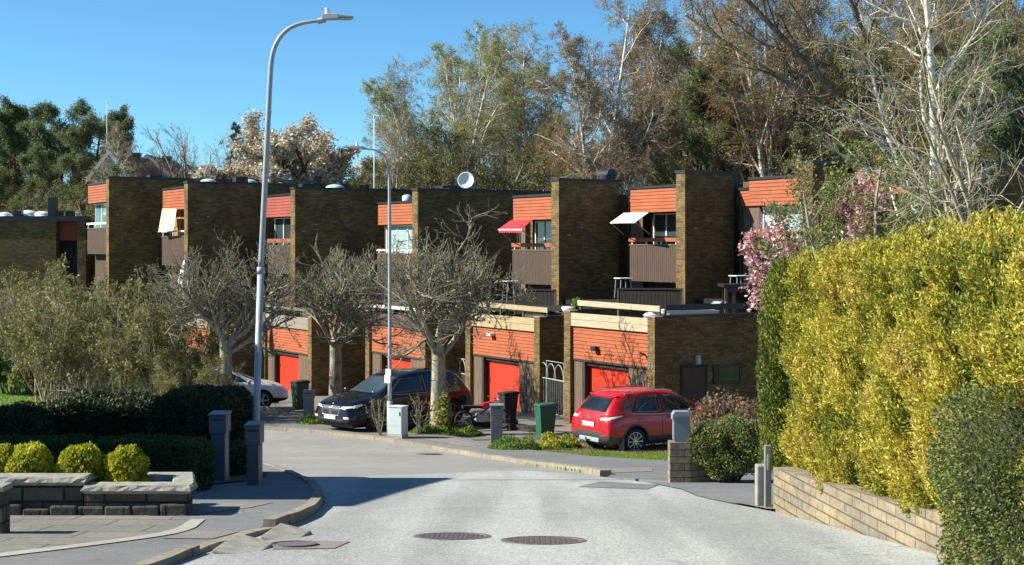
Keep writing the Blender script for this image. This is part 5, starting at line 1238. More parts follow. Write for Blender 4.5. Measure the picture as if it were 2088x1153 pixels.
sA = make_tree('tall_shrub', 'tall olive shrub with many pale stems, leftmost of the big shrub row', 'shrub', (X(118, 50), 50, gz(0, 50)), M_barkpale, [M_twiggrey, LM_shrub], shrub(81, 5.0, 3.0, 30, 6), 'tall shrubs', 0, 1.0)
sB = make_tree('tall_shrub', 'tall brownish shrub with sparse leaves in the middle of the shrub row', 'shrub', (X(248, 48.5), 48.5, gz(0, 48.5)), M_barkpale, [M_twiggrey, LM_shrub], shrub(82, 5.0, 3.2, 30, 5), 'tall shrubs', 0, 0.98)
place(sA, 'tall grey brown shrub in front of the white car', (X(345, 47.5), 47.5, gz(0, 47.5)), 2.2, 0.80)
place(sB, 'tall shrub cut by the left edge of the picture', (X(-30, 64), 64, gz(0, 64)), 1.2, 1.0)
place(sA, 'tall shrub behind the gap between the two left shrubs', (X(190, 54), 54, gz(0, 54)), 4.2, 0.85)
place(sB, 'low twiggy shrub right below the white car roof', (X(395, 46.0), 46.0, gz(0, 46)), 3.1, 0.46)
gS = make_tree('leafy_shrub', 'bright green leafy shrub on the lawn at the left edge', 'shrub', (X(25, 60), 60, gz(0, 60)), M_bark, [M_twiggrey, LM_green], shrub(83, 2.6, 3.5, 24, 16, 0.09), None, 0, 1)
place(gS, 'bright green leafy shrub further right on the lawn behind the stems', (X(95, 61), 61, gz(0, 61)), 2.0, 0.9)
# pink cherry, green spring tree, birch and bare tree near the yellow hedge
make_tree('pink_cherry_tree', 'pink blossoming cherry tree above the left end of the yellow hedge', 'cherry tree', (X(1640, 39), 39, -4.2), M_barkdark, [M_barkdark, LM_pink, LM_bronze], gen(91,
    [((0, 0, 0), up(-0.03), 2.6, 0.12, 0.10, 5, 0.03, 0.02)],
    [dict(n=12, t=(0.5, 1), ang=(15, 60), len=(0.85, 1.35), rr=0.5, S=6, k=4, jit=0.09, up=0.06, taper=0),
     dict(n=10, t=(0.15, 1), ang=(20, 55), len=(0.3, 0.5), rr=0.5, S=4, k=3, jit=0.12, up=0.05, rmin=0.01),
     dict(n=6, t=(0.15, 1), ang=(25, 60), len=(0.4, 0.6), rr=0.6, S=3, k=3, jit=0.12, rmin=0.007)], split=3,
    leaf=[dict(n=26, size=0.085, asp=0.9, spread=0.08, t0=0.0, mi=1, clump=2.0, thr=-0.2), dict(n=11, size=0.07, spread=0.08, mi=2), dict(n=14, level=2, size=0.075, asp=0.9, spread=0.04, mi=1, clump=2.0, thr=0.0)]), None, 0, (362, 39, -4.2)).scale.x *= 1.2
make_tree('spring_tree', 'bushy bronze and green tree between the pink cherry and the white birch stem', 'tree', (X(1745, 38), 38, -4), M_bark, [M_twigred, leafmat('bronze_green_leaves', [(0.24, 0.14, 0.10), (0.36, 0.24, 0.17), (0.24, 0.24, 0.08), (0.32, 0.34, 0.10)], 1.0)], gen(92,
    [((0, 0, 0), up(0.1), 4.2, 0.08, 0.02, 7, 0.06, 0.04), ((-0.4, 0, 0), up(-0.25), 4.4, 0.08, 0.02, 7, 0.06, 0.04), ((0.4, 0, 0), up(0.4), 4.0, 0.07, 0.02, 7, 0.06, 0.04)],
    [dict(n=14, t=(0.2, 0.97), ang=(25, 55), len=(0.28, 0.45), rr=0.5, S=4, k=4, jit=0.12, up=0.05, rmin=0.012),
     dict(n=7, ang=(25, 60), len=(0.4, 0.6), rr=0.6, S=3, k=3, jit=0.12, rmin=0.007),
     dict(n=4, ang=(25, 60), len=(0.4, 0.6), rr=0.6, S=2, k=3, jit=0.12, rmin=0.005)], split=2,
    leaf=[dict(n=16, size=0.07, spread=0.08)]), None, 0, (330, 38, -4))
gp = make_tree('spring_tree', 'fresh green leafing tree in front of the rightmost orange fascia', 'tree', (X(1770, 33), 33, -3.8), M_bark, [M_twiggrey, LM_green], gen(93,
    [((0, 0, 0), up(0.0), 4.6, 0.07, 0.02, 8, 0.06, 0.04), ((-0.3, 0, 0), up(-0.25), 4.2, 0.06, 0.02, 8, 0.06, 0.04), ((0.3, 0, 0), up(0.3), 4.4, 0.06, 0.02, 8, 0.06, 0.04)],
    [dict(n=11, t=(0.3, 0.97), ang=(25, 60), len=(0.28, 0.45), rr=0.5, S=4, k=4, jit=0.13, up=0.05, rmin=0.010),
     dict(n=6, ang=(25, 60), len=(0.4, 0.6), rr=0.6, S=3, k=3, jit=0.14, rmin=0.006)], split=2,
    leaf=[dict(n=34, size=0.08, spread=0.08, clump=1.5, thr=-0.2)]), None, 0, (285, 33, -3.8))
# near white birch stem and leaning dark tree
make_tree('birch_tree', 'white birch stem with hanging twigs above the yellow hedge, nearest birch', 'birch', (X(1885, 36), 36, -3.8), M_birch, [M_twiggrey, LM_birch], gen(101,
    [((0, 0, 0), up(0.02), 11.5, 0.17, 0.05, 14, 0.045, 0.04), ((0.15, 0, 3.0), (0.35, 0, 1), 5.0, 0.08, 0.02, 14, 0.06, 0.05), ((-0.1, 0, 4.6), (-0.5, 0.1, 1), 5.5, 0.07, 0.02, 14, 0.06, 0.05)],
    [dict(n=16, t=(0.3, 0.97), ang=(30, 70), len=(0.28, 0.42), rr=0.45, S=6, k=5, jit=0.13, up=0.05, taper=0.4),
     dict(n=8, t=(0.15, 0.98), ang=(28, 65), len=(0.35, 0.6), rr=0.5, S=4, k=3, jit=0.16, up=0.0, rmin=0.009),
     dict(n=6, ang=(25, 70), len=(0.5, 0.9), rr=0.6, S=4, k=3, jit=0.14, droop=0.25, taper=0.3, rmin=0.005, rmax=0.008, rend=0.003)],
    split=3, leaf=[dict(n=3.5, size=0.055, spread=0.04)]), None, 0, 1.0)
make_tree('leaning_tree', 'dark trunk leaning up to the left with two pale limbs above the orange fascias', 'tree', (X(1888, 37), 37, -3.4), M_barkdark, [M_twigred, LM_brown], gen(102,
    [((0, 0, 0), (0.0, 0, 1), 4.9, 0.19, 0.16, 12, 0.02, 0.0), ((0.0, 0.0, 4.6), (-0.80, 0.0, 1), 9.0, 0.15, 0.03, 12, 0.03, 0.0), ((-0.7, 0.0, 5.6), (-1.35, 0.1, 1), 6.5, 0.09, 0.03, 12, 0.04, 0.02), ((0.0, 0.0, 4.7), (-0.45, -0.2, 1), 7.5, 0.10, 0.03, 12, 0.04, 0.02)],
    [dict(n=14, t=(0.35, 0.97), ang=(25, 60), len=(0.22, 0.36), rr=0.45, S=5, k=4, jit=0.13, up=0.05, taper=0.3),
     dict(n=8, ang=(28, 65), len=(0.35, 0.6), rr=0.5, S=4, k=3, jit=0.16, rmin=0.009),
     dict(n=6, ang=(25, 70), len=(0.5, 0.9), rr=0.6, S=3, k=3, jit=0.14, droop=0.1, rmin=0.006, rmax=0.008, rend=0.003)],
    split=3, leaf=[dict(n=3.5, size=0.055, spread=0.04)]), None, 0, 1.0)
# pale bare tree in the upper right, nearest
make_tree('bare_tree', 'pale bare tree with crooked tan branches over the yellow hedge in the upper right', 'tree', (X(2010, 23), 23, -3.3), M_barkpale, [M_barkpale, LM_bud], gen(111,
    [((0, 0, 0), up(-0.02), 3.6, 0.10, 0.08, 6, 0.03, 0.03), ((0.7, 0.6, 0), up(0.1), 3.4, 0.09, 0.07, 6, 0.03, 0.03)],
    [dict(n=6, t=(0.55, 1.0), ang=(12, 55), len=(0.9, 1.35), rr=0.45, S=12, k=6, jit=0.16, up=0.05, taper=0.0, end=0.22),
     dict(n=8, t=(0.15, 0.98), ang=(25, 70), len=(0.3, 0.5), rr=0.42, S=7, k=4, jit=0.2, up=0.04, taper=0.3, rmin=0.008),
     dict(n=5, t=(0.2, 1), ang=(25, 65), len=(0.35, 0.6), rr=0.5, S=4, k=3, jit=0.2, up=0.06, rmin=0.005, rend=0.003),
     dict(n=2, t=(0.3, 1), ang=(20, 50), len=(0.3, 0.5), rr=0.5, S=3, k=3, jit=0.15, up=0.06, rmin=0.005, rend=0.003)],
    split=2, leaf=[dict(n=1.2, size=0.03, spread=0.01, t0=0.8)]), None, 0.5, 1.0)

# ---------------------------------------------------------------- hedges and clipped bushes
def lump(p, f=1.0, ph=0.0):
    x, y, z = p[..., 0]*f+ph, p[..., 1]*f+ph*1.7, p[..., 2]*f
    return (np.sin(x*1.7+np.sin(y*2.3+1))*np.cos(z*1.9+0.5*np.sin(x*1.1))+0.5*np.sin(x*4.1+z*3.3+np.sin(y*3.9))+0.3*np.sin(y*7.1-z*6.3+x*5.1))/1.8
def ell_surface(rng, n, R, ex=(0.5, 0.5)):
    """superellipsoid points and normals, upper part"""
    def sp(a, e): return np.sign(a)*np.abs(a)**e
    def pos(u, v): return np.stack([R[0]*sp(np.cos(v), ex[0])*sp(np.cos(u), ex[1]), R[1]*sp(np.cos(v), ex[0])*sp(np.sin(u), ex[1]), R[2]*sp(np.sin(v), ex[0])], 1)
    m = n*5; u = rng.uniform(-np.pi, np.pi, m); v = rng.uniform(-0.9, np.pi/2, m); e = 0.004
    w_ = np.linalg.norm(np.cross(pos(u+e, v)-pos(u-e, v), pos(u, v+e)-pos(u, v-e)), axis=1); w_ = np.minimum(w_, np.percentile(w_, 99.7)); w_ /= w_.sum()
    k_ = rng.choice(m, n, p=w_); u = u[k_]; v = v[k_]
    x = R[0]*sp(np.cos(v), ex[0])*sp(np.cos(u), ex[1]); y = R[1]*sp(np.cos(v), ex[0])*sp(np.sin(u), ex[1]); z = R[2]*sp(np.sin(v), ex[0])
    p = np.stack([x, y, z], 1)
    nn = norm(np.stack([sp(np.cos(v), 2-ex[0])*sp(np.cos(u), 2-ex[1])/R[0], sp(np.cos(v), 2-ex[0])*sp(np.sin(u), 2-ex[1])/R[1], sp(np.sin(v), 2-ex[0])/R[2]], 1))
    return p, nn
def bush(name, label, cat, c, R, nleaf, lsize, lmat, core, ex=(0.7, 0.7), amp=0.06, fr=4.0, asp=0.55, group=None, depth=0.06, rz=0.0, seed=1, updir=None, twigs=None, lift=0.0):
    rng = np.random.default_rng(seed)
    t = thing(name, label, cat, (c[0], c[1], c[2]), rz, group)
    p, nn = ell_surface(rng, nleaf, R, ex)
    p = p*np.array([[1, 1, 1.0]]); l_ = lump(p, fr, seed)
    q = p+nn*(l_*amp-rng.uniform(0, 1, nleaf)[:, None].ravel()*depth)[:, None]
    q[:, 2] += R[2]*0.75+lift
    k = q[:, 2] > 0.02; q = q[k]; nn = nn[k]
    ud = nn*0.9 if updir is None else nn*0.5+np.array([updir])
    g = Geo(); g.add(leaves(rng, q, lsize, asp, updir=ud, jit=0.75))
    g.build('foliage', lmat, t)
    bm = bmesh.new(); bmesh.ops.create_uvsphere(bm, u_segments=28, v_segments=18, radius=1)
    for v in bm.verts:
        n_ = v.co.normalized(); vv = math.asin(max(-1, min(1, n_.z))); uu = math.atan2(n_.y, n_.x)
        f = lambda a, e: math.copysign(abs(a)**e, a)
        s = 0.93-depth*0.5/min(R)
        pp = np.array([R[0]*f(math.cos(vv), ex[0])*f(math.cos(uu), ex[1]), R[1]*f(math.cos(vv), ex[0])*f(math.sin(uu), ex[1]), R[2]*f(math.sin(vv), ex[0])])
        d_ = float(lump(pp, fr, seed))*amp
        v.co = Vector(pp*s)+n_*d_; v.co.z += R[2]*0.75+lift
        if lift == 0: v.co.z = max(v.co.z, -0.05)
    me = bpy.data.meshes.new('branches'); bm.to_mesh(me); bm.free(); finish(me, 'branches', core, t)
    if lift: 
        for i in range(6):
            a = i*1.05; MB().tube([(0.12*math.cos(a), 0.08*math.sin(a), -0.05), (R[0]*0.5*math.cos(a), R[1]*0.5*math.sin(a), lift+R[2]*0.5)], 0.022, 6).build('stem', M_barkdark, t)
    return t
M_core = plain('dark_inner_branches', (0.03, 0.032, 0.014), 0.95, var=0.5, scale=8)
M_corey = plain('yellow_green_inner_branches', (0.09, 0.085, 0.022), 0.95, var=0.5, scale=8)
LM_yb = leafmat('yellow_green_bush_leaves', [(0.20, 0.24, 0.02), (0.42, 0.44, 0.03), (0.62, 0.56, 0.04)], 3.0)
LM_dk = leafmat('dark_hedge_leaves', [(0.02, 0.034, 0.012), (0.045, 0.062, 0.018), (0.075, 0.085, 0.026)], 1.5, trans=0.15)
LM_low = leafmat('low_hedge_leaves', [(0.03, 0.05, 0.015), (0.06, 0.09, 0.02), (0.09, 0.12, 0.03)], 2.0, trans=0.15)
for i, (px, hw, rt, lb) in enumerate(((8, 24, 903, 'yellow green clipped bush cut by the left edge behind the planter wall'), (60, 48, 905, 'yellow green clipped bush, second from the left in the planter'), (166, 49, 907, 'yellow green clipped bush in the middle of the planter'), (258, 43, 912, 'yellow green clipped bush nearest the planter corner'))):
    Yb = PY+0.52; z0 = pz+0.12; R_ = hw/F*Yb; hz = (Z(rt, Yb)-z0)/1.75
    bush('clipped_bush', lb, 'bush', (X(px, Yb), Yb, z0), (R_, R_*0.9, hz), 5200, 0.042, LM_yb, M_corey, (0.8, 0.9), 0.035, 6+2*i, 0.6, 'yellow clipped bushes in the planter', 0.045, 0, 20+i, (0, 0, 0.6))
# dark hedges behind (in the building's shade)
def hpx(px0, px1, rt, Y, ry, z0=None, **k):
    xa, xb = X(px0, Y), X(px1, Y); g = gz(0, Y) if z0 is None else z0
    return ((xa+xb)/2, Y, g), ((xb-xa)/2, ry, (Z(rt, Y)-g)/1.75)
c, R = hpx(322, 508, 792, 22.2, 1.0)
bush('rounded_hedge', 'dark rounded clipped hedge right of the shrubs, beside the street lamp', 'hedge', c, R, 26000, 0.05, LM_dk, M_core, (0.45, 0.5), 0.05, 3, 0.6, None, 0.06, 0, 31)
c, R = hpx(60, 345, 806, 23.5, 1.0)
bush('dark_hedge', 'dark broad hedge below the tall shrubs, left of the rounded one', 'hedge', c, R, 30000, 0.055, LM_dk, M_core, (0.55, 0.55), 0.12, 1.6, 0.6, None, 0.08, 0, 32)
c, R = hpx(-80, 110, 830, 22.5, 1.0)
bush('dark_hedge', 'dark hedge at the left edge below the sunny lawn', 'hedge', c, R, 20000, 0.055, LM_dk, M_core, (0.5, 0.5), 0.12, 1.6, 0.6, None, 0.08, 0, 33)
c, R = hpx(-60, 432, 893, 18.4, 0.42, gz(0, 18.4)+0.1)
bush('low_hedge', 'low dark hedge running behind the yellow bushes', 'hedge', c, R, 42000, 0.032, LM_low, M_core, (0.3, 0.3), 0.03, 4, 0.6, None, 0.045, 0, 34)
struct(poly_sheet('garden_bed', [(-12, 17.4), (-4.5, 17.4), (-3.9, 19.3), (-3.5, 20.6), (-3.7, 22.4), (-5, 26), (-12, 26)], 0.12, M_soil))

# the big yellow thuja hedge on the retaining wall
def thuja():
    rng = np.random.default_rng(5)
    A = np.array([3.74, 16.55]); B = np.array([4.22, 7.6]); Lh = np.linalg.norm(B-A); d = (B-A)/Lh; n_ = np.array([-d[1], d[0]])*-1  # towards the road
    if n_[0] > 0: n_ = -n_
    ztop = lambda s: np.interp(s, [0, 0.25, 0.7, 1.6, 2.6, 3.6, 4.6, 5.6, 6.5, 8, 10], [-0.52, -0.34, -0.19, -0.13, -0.10, -0.06, -0.02, 0.01, 0.01, 0.0, 0.0])
    zbot = lambda s: np.interp(s, [0, 0.5, 1.2, 2.0, 3.0, 4.2, 5.5, 7, 10], [-3.08, -3.0, -2.96, -2.93, -2.85, -2.70, -2.42, -2.25, -2.2])
    zt0_ = ztop; ztop = lambda s: zt0_(s)-0.04+0.09*np.abs(np.sin(np.pi*s/0.78+0.4))+0.05*np.sin(s*3.3)
    W_ = 0.62
    def surf(s, a):
        # a: 0 bottom of road face, 1 top outer edge, 2 top inner edge; rounded section
        zt = ztop(s); zb_ = zbot(s); z = np.where(a < 1, zb_+(zt-0.30-zb_)*a, zt-0.30+0.30*np.sin(np.clip(a-1, 0, 1)*np.pi/2*1.0))
        off = np.where(a < 1, W_*(0.80+0.25*np.sin(np.clip(a, 0, 1)*np.pi*0.85)), W_*np.cos(np.clip(a-1, 0, 1.8)*np.pi/2))
        off = np.where(a > 2, -W_*(a-2)*0.8, off)
        nz = np.where(a < 1, 0.1, np.sin(np.clip(a-1, 0, 1)*np.pi/2)); no = np.where(a < 1, 1.0, np.cos(np.clip(a-1, 0, 1)*np.pi/2))
        p = np.stack([A[0]+d[0]*s+n_[0]*off, A[1]+d[1]*s+n_[1]*off, z], -1)
        nn = norm(np.stack([n_[0]*no, n_[1]*no, nz], -1)); return p, nn
    n = 200000
    s = rng.uniform(0, Lh, n); a = rng.choice([0, 1, 2], n, p=[0.72, 0.22, 0.06])+rng.uniform(0, 1, n)
    p, nn = surf(s, a)
    # vertical plumes: ridges along s, with upward sprays
    def relief(s, p):
        w_ = s+0.16*np.sin(p[..., 2]*1.9+s*1.3)+0.10*np.sin(p[..., 2]*4.3+s*2.9); q_ = p*np.array([1.0, 1.0, 0.6]); return 0.22*np.abs(np.sin(np.pi*w_/0.78))**0.8-0.10+0.05*np.sin(s*4.1+1.6*np.sin(s*1.7+p[..., 2]*1.3)+0.9*p[..., 2])+0.13*lump(q_, 2.0, 3)+0.10*lump(q_, 4.7, 1)+0.06*lump(q_, 11, 2)
    r_ = relief(s, p); dep = rng.uniform(0, 1, n)**1.5*0.16
    q = p+nn*(r_-dep)[:, None]
    hole = lump(p, 5.5, 4)+0.6*lump(p, 13, 1) < -0.55
    # ragged lower edge
    rag = 0.34*np.abs(np.sin(s*2.3+0.7))**1.5+0.16*np.abs(np.sin(s*8.3)); k = ~((a < 1) & (p[:, 2] < zbot(s)+rag*1.0+rng.normal(0, 0.03, n)))
    k &= ~(hole & (rng.uniform(0, 1, n) < 0.85)); q = q[k]; nn2 = nn[k]
    t = thing('thuja_hedge', 'big golden yellow conifer hedge on the tan retaining wall at right', 'hedge', (A[0], A[1], -2.9), 0)
    o = np.array([A[0], A[1], -2.9])
    ud = nn2*0.55+np.array([[0, 0, 0.75]])
    # every spray: a plume of small scale leaves fanned along its own axis
    nc = 56000; pick = rng.choice(len(q), nc, replace=False); cc_ = q[pick]-o; ax = norm(ud[pick]+rng.normal(0, 0.38, (nc, 3)))
    sw = norm(np.cross(ax, norm(rng.normal(0, 1, (nc, 3))))); ln = rng.uniform(0.07, 0.15, nc); per = 9
    f_ = np.tile(np.linspace(0, 1, per), nc); side = np.tile(np.array([0, 1, -1, 1, -1, 1, -1, 1, -1])*1.0, nc); R_ = lambda v: np.repeat(v, per, axis=0)
    c2 = R_(cc_)+R_(ax)*(R_(ln)*(f_-0.3))[:, None]+R_(sw)*(side*R_(ln)*0.28*(1.05-f_))[:, None]
    ud2 = R_(ax)*1.0+R_(sw)*(side*0.75)[:, None]
    tw = leaves(rng, c2, 0.040, 0.38, updir=ud2, jit=0.25)
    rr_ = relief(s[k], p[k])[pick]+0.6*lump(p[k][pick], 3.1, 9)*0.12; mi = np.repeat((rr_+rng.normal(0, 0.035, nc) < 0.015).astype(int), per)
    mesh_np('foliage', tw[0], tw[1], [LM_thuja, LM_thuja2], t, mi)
    # core
    S = np.linspace(0.05, Lh, 160); AA = np.linspace(0.0, 2.9, 40); SS, A2 = np.meshgrid(S, AA, indexing='ij')
    p, nn = surf(SS, A2); p = p+nn*(relief(SS, p)-0.15)[..., None]
    low = (A2 < 0.14); p[..., 2] = np.where(low, p[..., 2]+0.34, p[..., 2])
    m = p.reshape(-1, 3)-o; ii, jj = np.meshgrid(np.arange(159), np.arange(39), indexing='ij'); b = (ii*40+jj).ravel()
    mesh_np('branches', m, np.stack([b, b+1, b+41, b+40], 1), M_core, t)
    # end face towards the driveway
    n2 = 50000; a1 = rng.uniform(0, 1, n2); off = W_*1.0*(2*a1-1); zt0 = -0.42-0.5*np.abs(off)**2*1.4; z = -2.66+(zt0+2.66)*rng.uniform(0, 1, n2)
    bulge = 0.28*np.sqrt(np.clip(1-(off/W_)**2, 0, 1))
    p = np.stack([A[0]+n_[0]*off-d[0]*bulge, A[1]+n_[1]*off-d[1]*bulge, z], -1)
    nn = norm(np.stack([-d[0]+n_[0]*off*1.5, -d[1]+n_[1]*off*1.5, 0.1*np.ones(n2)], -1)); q = p+nn*(0.10*lump(p, 3.0, 2)-rng.uniform(0, 0.12, n2))[:, None]
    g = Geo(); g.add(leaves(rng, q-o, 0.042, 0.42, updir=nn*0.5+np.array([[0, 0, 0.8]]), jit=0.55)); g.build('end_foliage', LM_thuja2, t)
    mb = MB(); mb.tube([(-0.0, 0.0, -0.2), (0.0, 0.0, 2.2)], 0.34, 12)
    mb.build('inner_branches', M_core, t)
    for sI in np.arange(0.2, Lh, 0.62):
        x_, y_ = A+d*sI; zz_ = float(zbot(sI))
        MB().tube([(x_-o[0], y_-o[1], -0.3), (x_-o[0]+0.03, y_-o[1], zz_-o[2]+0.9)], [0.05, 0.035], 7).build('trunk', M_barkdark, t)
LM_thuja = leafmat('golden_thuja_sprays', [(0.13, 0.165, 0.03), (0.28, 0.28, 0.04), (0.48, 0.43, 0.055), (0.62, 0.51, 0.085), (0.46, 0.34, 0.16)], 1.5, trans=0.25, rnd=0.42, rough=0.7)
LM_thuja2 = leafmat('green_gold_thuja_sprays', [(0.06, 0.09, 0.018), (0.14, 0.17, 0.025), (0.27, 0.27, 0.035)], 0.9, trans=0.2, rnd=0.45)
thuja()
# darker thuja column at the left end of the hedge
Yc = 18.1; g0 = gz(0, Yc)
bush('thuja_column', 'dark green rounded conifer column at the left end of the yellow hedge', 'conifer', (X(1622, Yc), Yc, g0+0.35), (0.45, 0.46, (Z(530, Yc)-g0-0.35)/1.75), 70000, 0.045, LM_thuja2, M_core, (0.62, 0.85), 0.06, 3.5, 0.42, None, 0.12, 0, 55, (0, 0, 0.9))
# big green shrub in the lower right corner
LM_cot = leafmat('small_glossy_leaves', [(0.05, 0.075, 0.02), (0.12, 0.16, 0.035), (0.21, 0.24, 0.065), (0.26, 0.20, 0.09)], 1.6, rough=0.6, trans=0.2, rnd=0.6)
bush('evergreen_shrub', 'dense small leaved green shrub filling the lower right corner', 'shrub', (X(2250, 10.2), 10.2, Z(1260, 10.2)), (1.15, 1.15, (Z(705, 10.2)-Z(1260, 10.2))/1.75), 105000, 0.026, LM_cot, M_core, (0.9, 0.95), 0.16, 2.4, 0.6, None, 0.10, 0, 61)
# spreading shrub on the driveway wall and the twiggy one behind
Y = 21.45
bush('spreading_shrub', 'wide dark green spreading shrub overhanging the driveway wall right of the mailbox', 'shrub', (X(1488, Y), Y, Z(975, Y)), (X(1568, Y)-X(1486, Y)+0.06, 0.5, (Z(852, Y)-Z(968, Y))/1.93), 30000, 0.036, LM_cot, M_core, (0.75, 0.9), 0.12, 3.5, 0.45, None, 0.16, 0, 62, (0, 0, 0.3), lift=0.10)
LM_br = leafmat('dry_brown_leaves', [(0.16, 0.10, 0.06), (0.25, 0.165, 0.11)], 1.5)
make_tree('twiggy_shrub', 'reddish brown twiggy shrub behind the spreading green shrub', 'shrub', (X(1500, 24.5), 24.5, Z(950, 24.5)), M_twigred, [M_twigred, LM_br], shrub(63, 1.15, 1.0, 40, 3.5, 0.03), None, 0, 0.95)
bush('clipped_hedge', 'small fresh green hedge patch behind the grey mailbox', 'hedge', (X(1432, 29), 29, Z(905, 29)), (0.55, 0.4, 0.22), 7000, 0.05, LM_green, M_core, (0.6, 0.7), 0.05, 4, 0.5, None, 0.06, 0, 64)
# flower beds and ground plants
def bed(name, label, px0, px1, rb, Y, ry, hh, n, mats, fr=(0.8, 0.2), seed=1, size=0.07, kind='stuff'):
    rng = np.random.default_rng(seed); x0_, x1_ = X(px0, Y), X(px1, Y)
    m = n; th = rng.uniform(0, 6.283, m); rr = np.sqrt(rng.uniform(0, 1, m)); cx_ = (x0_+x1_)/2
    px_ = cx_+(x1_-x0_)/2*rr*np.cos(th); py_ = Y+ry*rr*np.sin(th)
    edge = np.clip((1-rr)*4, 0.25, 1)
    hz = hh*(0.55+0.45*np.sin(px_*5+seed)*np.sin(py_*6+2*seed))*rng.uniform(0.2, 1, m)*edge
    z = gh(px_, py_)+0.04+hz
    c = np.stack([px_-cx_, py_-Y, z-gz(cx_, Y)], 1)
    g = Geo(); lv = leaves(rng, c, size, 0.35, updir=np.array([[0, 0, 0.9]]), jit=0.7); sel = rng.uniform(0, 1, m)
    clump = np.sin(px_*4.0+seed)*np.sin(py_*5.0)
    mi = np.where((sel < fr[1]) & (hz > hh*0.25) & (clump > -0.2), 1, 0)
    o = mesh_np(name, lv[0], lv[1], mats, None, mi); o.location = (cx_, Y, gz(cx_, Y)); tag(o, label, 'plants', None, kind); return o
LM_gp = leafmat('ground_plant_leaves', [(0.06, 0.12, 0.02), (0.13, 0.22, 0.03), (0.22, 0.32, 0.05)], 2.5)
LM_yf = leafmat('yellow_flowers', [(0.62, 0.48, 0.03), (0.80, 0.66, 0.05)], 3)
LM_gg = leafmat('grass_blades', [(0.10, 0.18, 0.022), (0.16, 0.27, 0.03), (0.24, 0.36, 0.05)], 1.2)
LM_dg = leafmat('dry_grass_blades', [(0.17, 0.17, 0.05), (0.28, 0.25, 0.10), (0.12, 0.18, 0.03)], 1.2)
bed('flower_bed', 'green leafy ground plants in front of the brown grey mailbox column', 992, 1105, 908, 38.3, 1.1, 0.38, 9000, [LM_gp, LM_yf], (0.97, 0.02), 2)
bed('flower_bed', 'yellow flowering ground plants between the green bin and the red car', 1092, 1185, 905, 38.8, 1.0, 0.40, 9000, [LM_gp, LM_yf], (0.5, 0.45), 3)
bed('flower_bed', 'low green plants under the street tree with the ivy', 832, 985, 880, 42.7, 0.7, 0.32, 11000, [LM_gp, LM_yf], (0.9, 0.08), 4)
bed('flower_bed', 'bright green plants between the grey mailbox column and the dark car', 604, 672, 858, 45.8, 0.7, 0.28, 5000, [LM_gp, LM_yf], (0.9, 0.1), 5)
def grass(name, label, poly, n, mat, hh, w_, seed=1, off=0.05):
    rng = np.random.default_rng(seed); xs = [p[0] for p in poly]; ys = [p[1] for p in poly]
    x = rng.uniform(min(xs), max(xs), n); y = rng.uniform(min(ys), max(ys), n); ins = np.zeros(n, bool)
    for (xa, ya), (xb, yb) in zip(poly, poly[1:]+poly[:1]):
        c = ((ya > y) != (yb > y)) & (x < (xb-xa)*(y-ya)/(yb-ya+1e-12)+xa); ins ^= c
    x = x[ins]; y = y[ins]; c = np.stack([x, y, gh(x, y)+off+hh*0.3], 1)
    o = mesh_np(name, *leaves(rng, c, hh, w_, updir=np.array([[0, 0, 1.2]]), jit=0.5), mat); tag(o, label, 'grass', None, 'stuff'); return o
grass('grass', 'short green grass strip in front of the red car', [(1.5, 35.7), (2.35, 33.2), (3.45, 30.6), (8, 33.6), (6.5, 36.6), (4.6, 35.4), (2.9, 35.0), (2.0, 36.2)], 60000, LM_gg, 0.06, 0.25)
grass('grass', 'dry tufted grass under the red car and along the flower bed', [(0.6, 37.3), (1.5, 35.7), (2.9, 35.0), (4.6, 35.6), (9, 40), (5, 41), (1.5, 40)], 26000, LM_dg, 0.07, 0.3, 2, 0.03)
grass('grass', 'bright sunny lawn at the left behind the stems', [(-30, 50.6), (-12.5, 50.8), (-13.5, 60), (-14.5, 71), (-30, 74)], 60000, LM_gg, 0.08, 0.3, 3)
grass('weeds', 'small weeds growing along the far kerb stones', [(1.15, 24.6), (1.45, 24.2), (0.45, 30), (0.2, 30)], 700, LM_gg, 0.07, 0.4, 4, 0.02)
grass('weeds', 'low weeds in the planter around the yellow bushes', [(-6.3, 15.1), (-3.45, 15.1), (-3.45, 16.0), (-6.3, 16.0)], 3500, LM_low, 0.09, 0.5, 5, 0.24)
# ivy on the street tree and plant in the pot, climber
def cluster(name, parent, c, R, n, size, mat, seed=1):
    rng = np.random.default_rng(seed); p = norm(rng.normal(0, 1, (n, 3)))*np.array(R)*rng.uniform(0.5, 1, (n, 1))+np.array(c)
    return mesh_np(name, *leaves(rng, p, size, 0.7), mat, parent)
cluster('plant', POT[0], (0.05, 0, 0.30), (0.2, 0.2, 0.22), 260, 0.10, LM_green)
t = thing('ivy', 'yellow green ivy climbing around the foot of the right street tree', 'ivy', (X(893, 42.85), 42.85, gz(0, 42.85)))
cluster('leaves', t, (0.15, -0.05, 0.55), (0.28, 0.25, 0.75), 900, 0.08, leafmat('yellow_green_ivy', [(0.20, 0.24, 0.04), (0.40, 0.42, 0.08)], 2), 3)
cluster('stems', t, (0.2, -0.05, 0.9), (0.1, 0.1, 0.6), 40, 0.2, M_bark, 3)
t = thing('rose_bush', 'sparse leafy rose bush between the slim lamp post and the dark car', 'shrub', (X(775, 41.9), 41.9, gz(0, 41.9)))
g = gen(121, [((0, 0, 0), (0.2*math.cos(a), 0.2*math.sin(a), 1), 1.1, 0.02, 0.008, 5, 0.1, 0.02) for a in (0, 1, 2, 3, 4, 5)], [dict(n=6, ang=(25, 60), len=(0.3, 0.5), rr=0.6, S=3, k=3, jit=0.1, rmin=0.006)], split=1, leaf=[dict(n=6, size=0.07, spread=0.04)])
g[0].build('stem', M_bark, t); g[1].build('foliage', [M_bark, LM_olive], t)
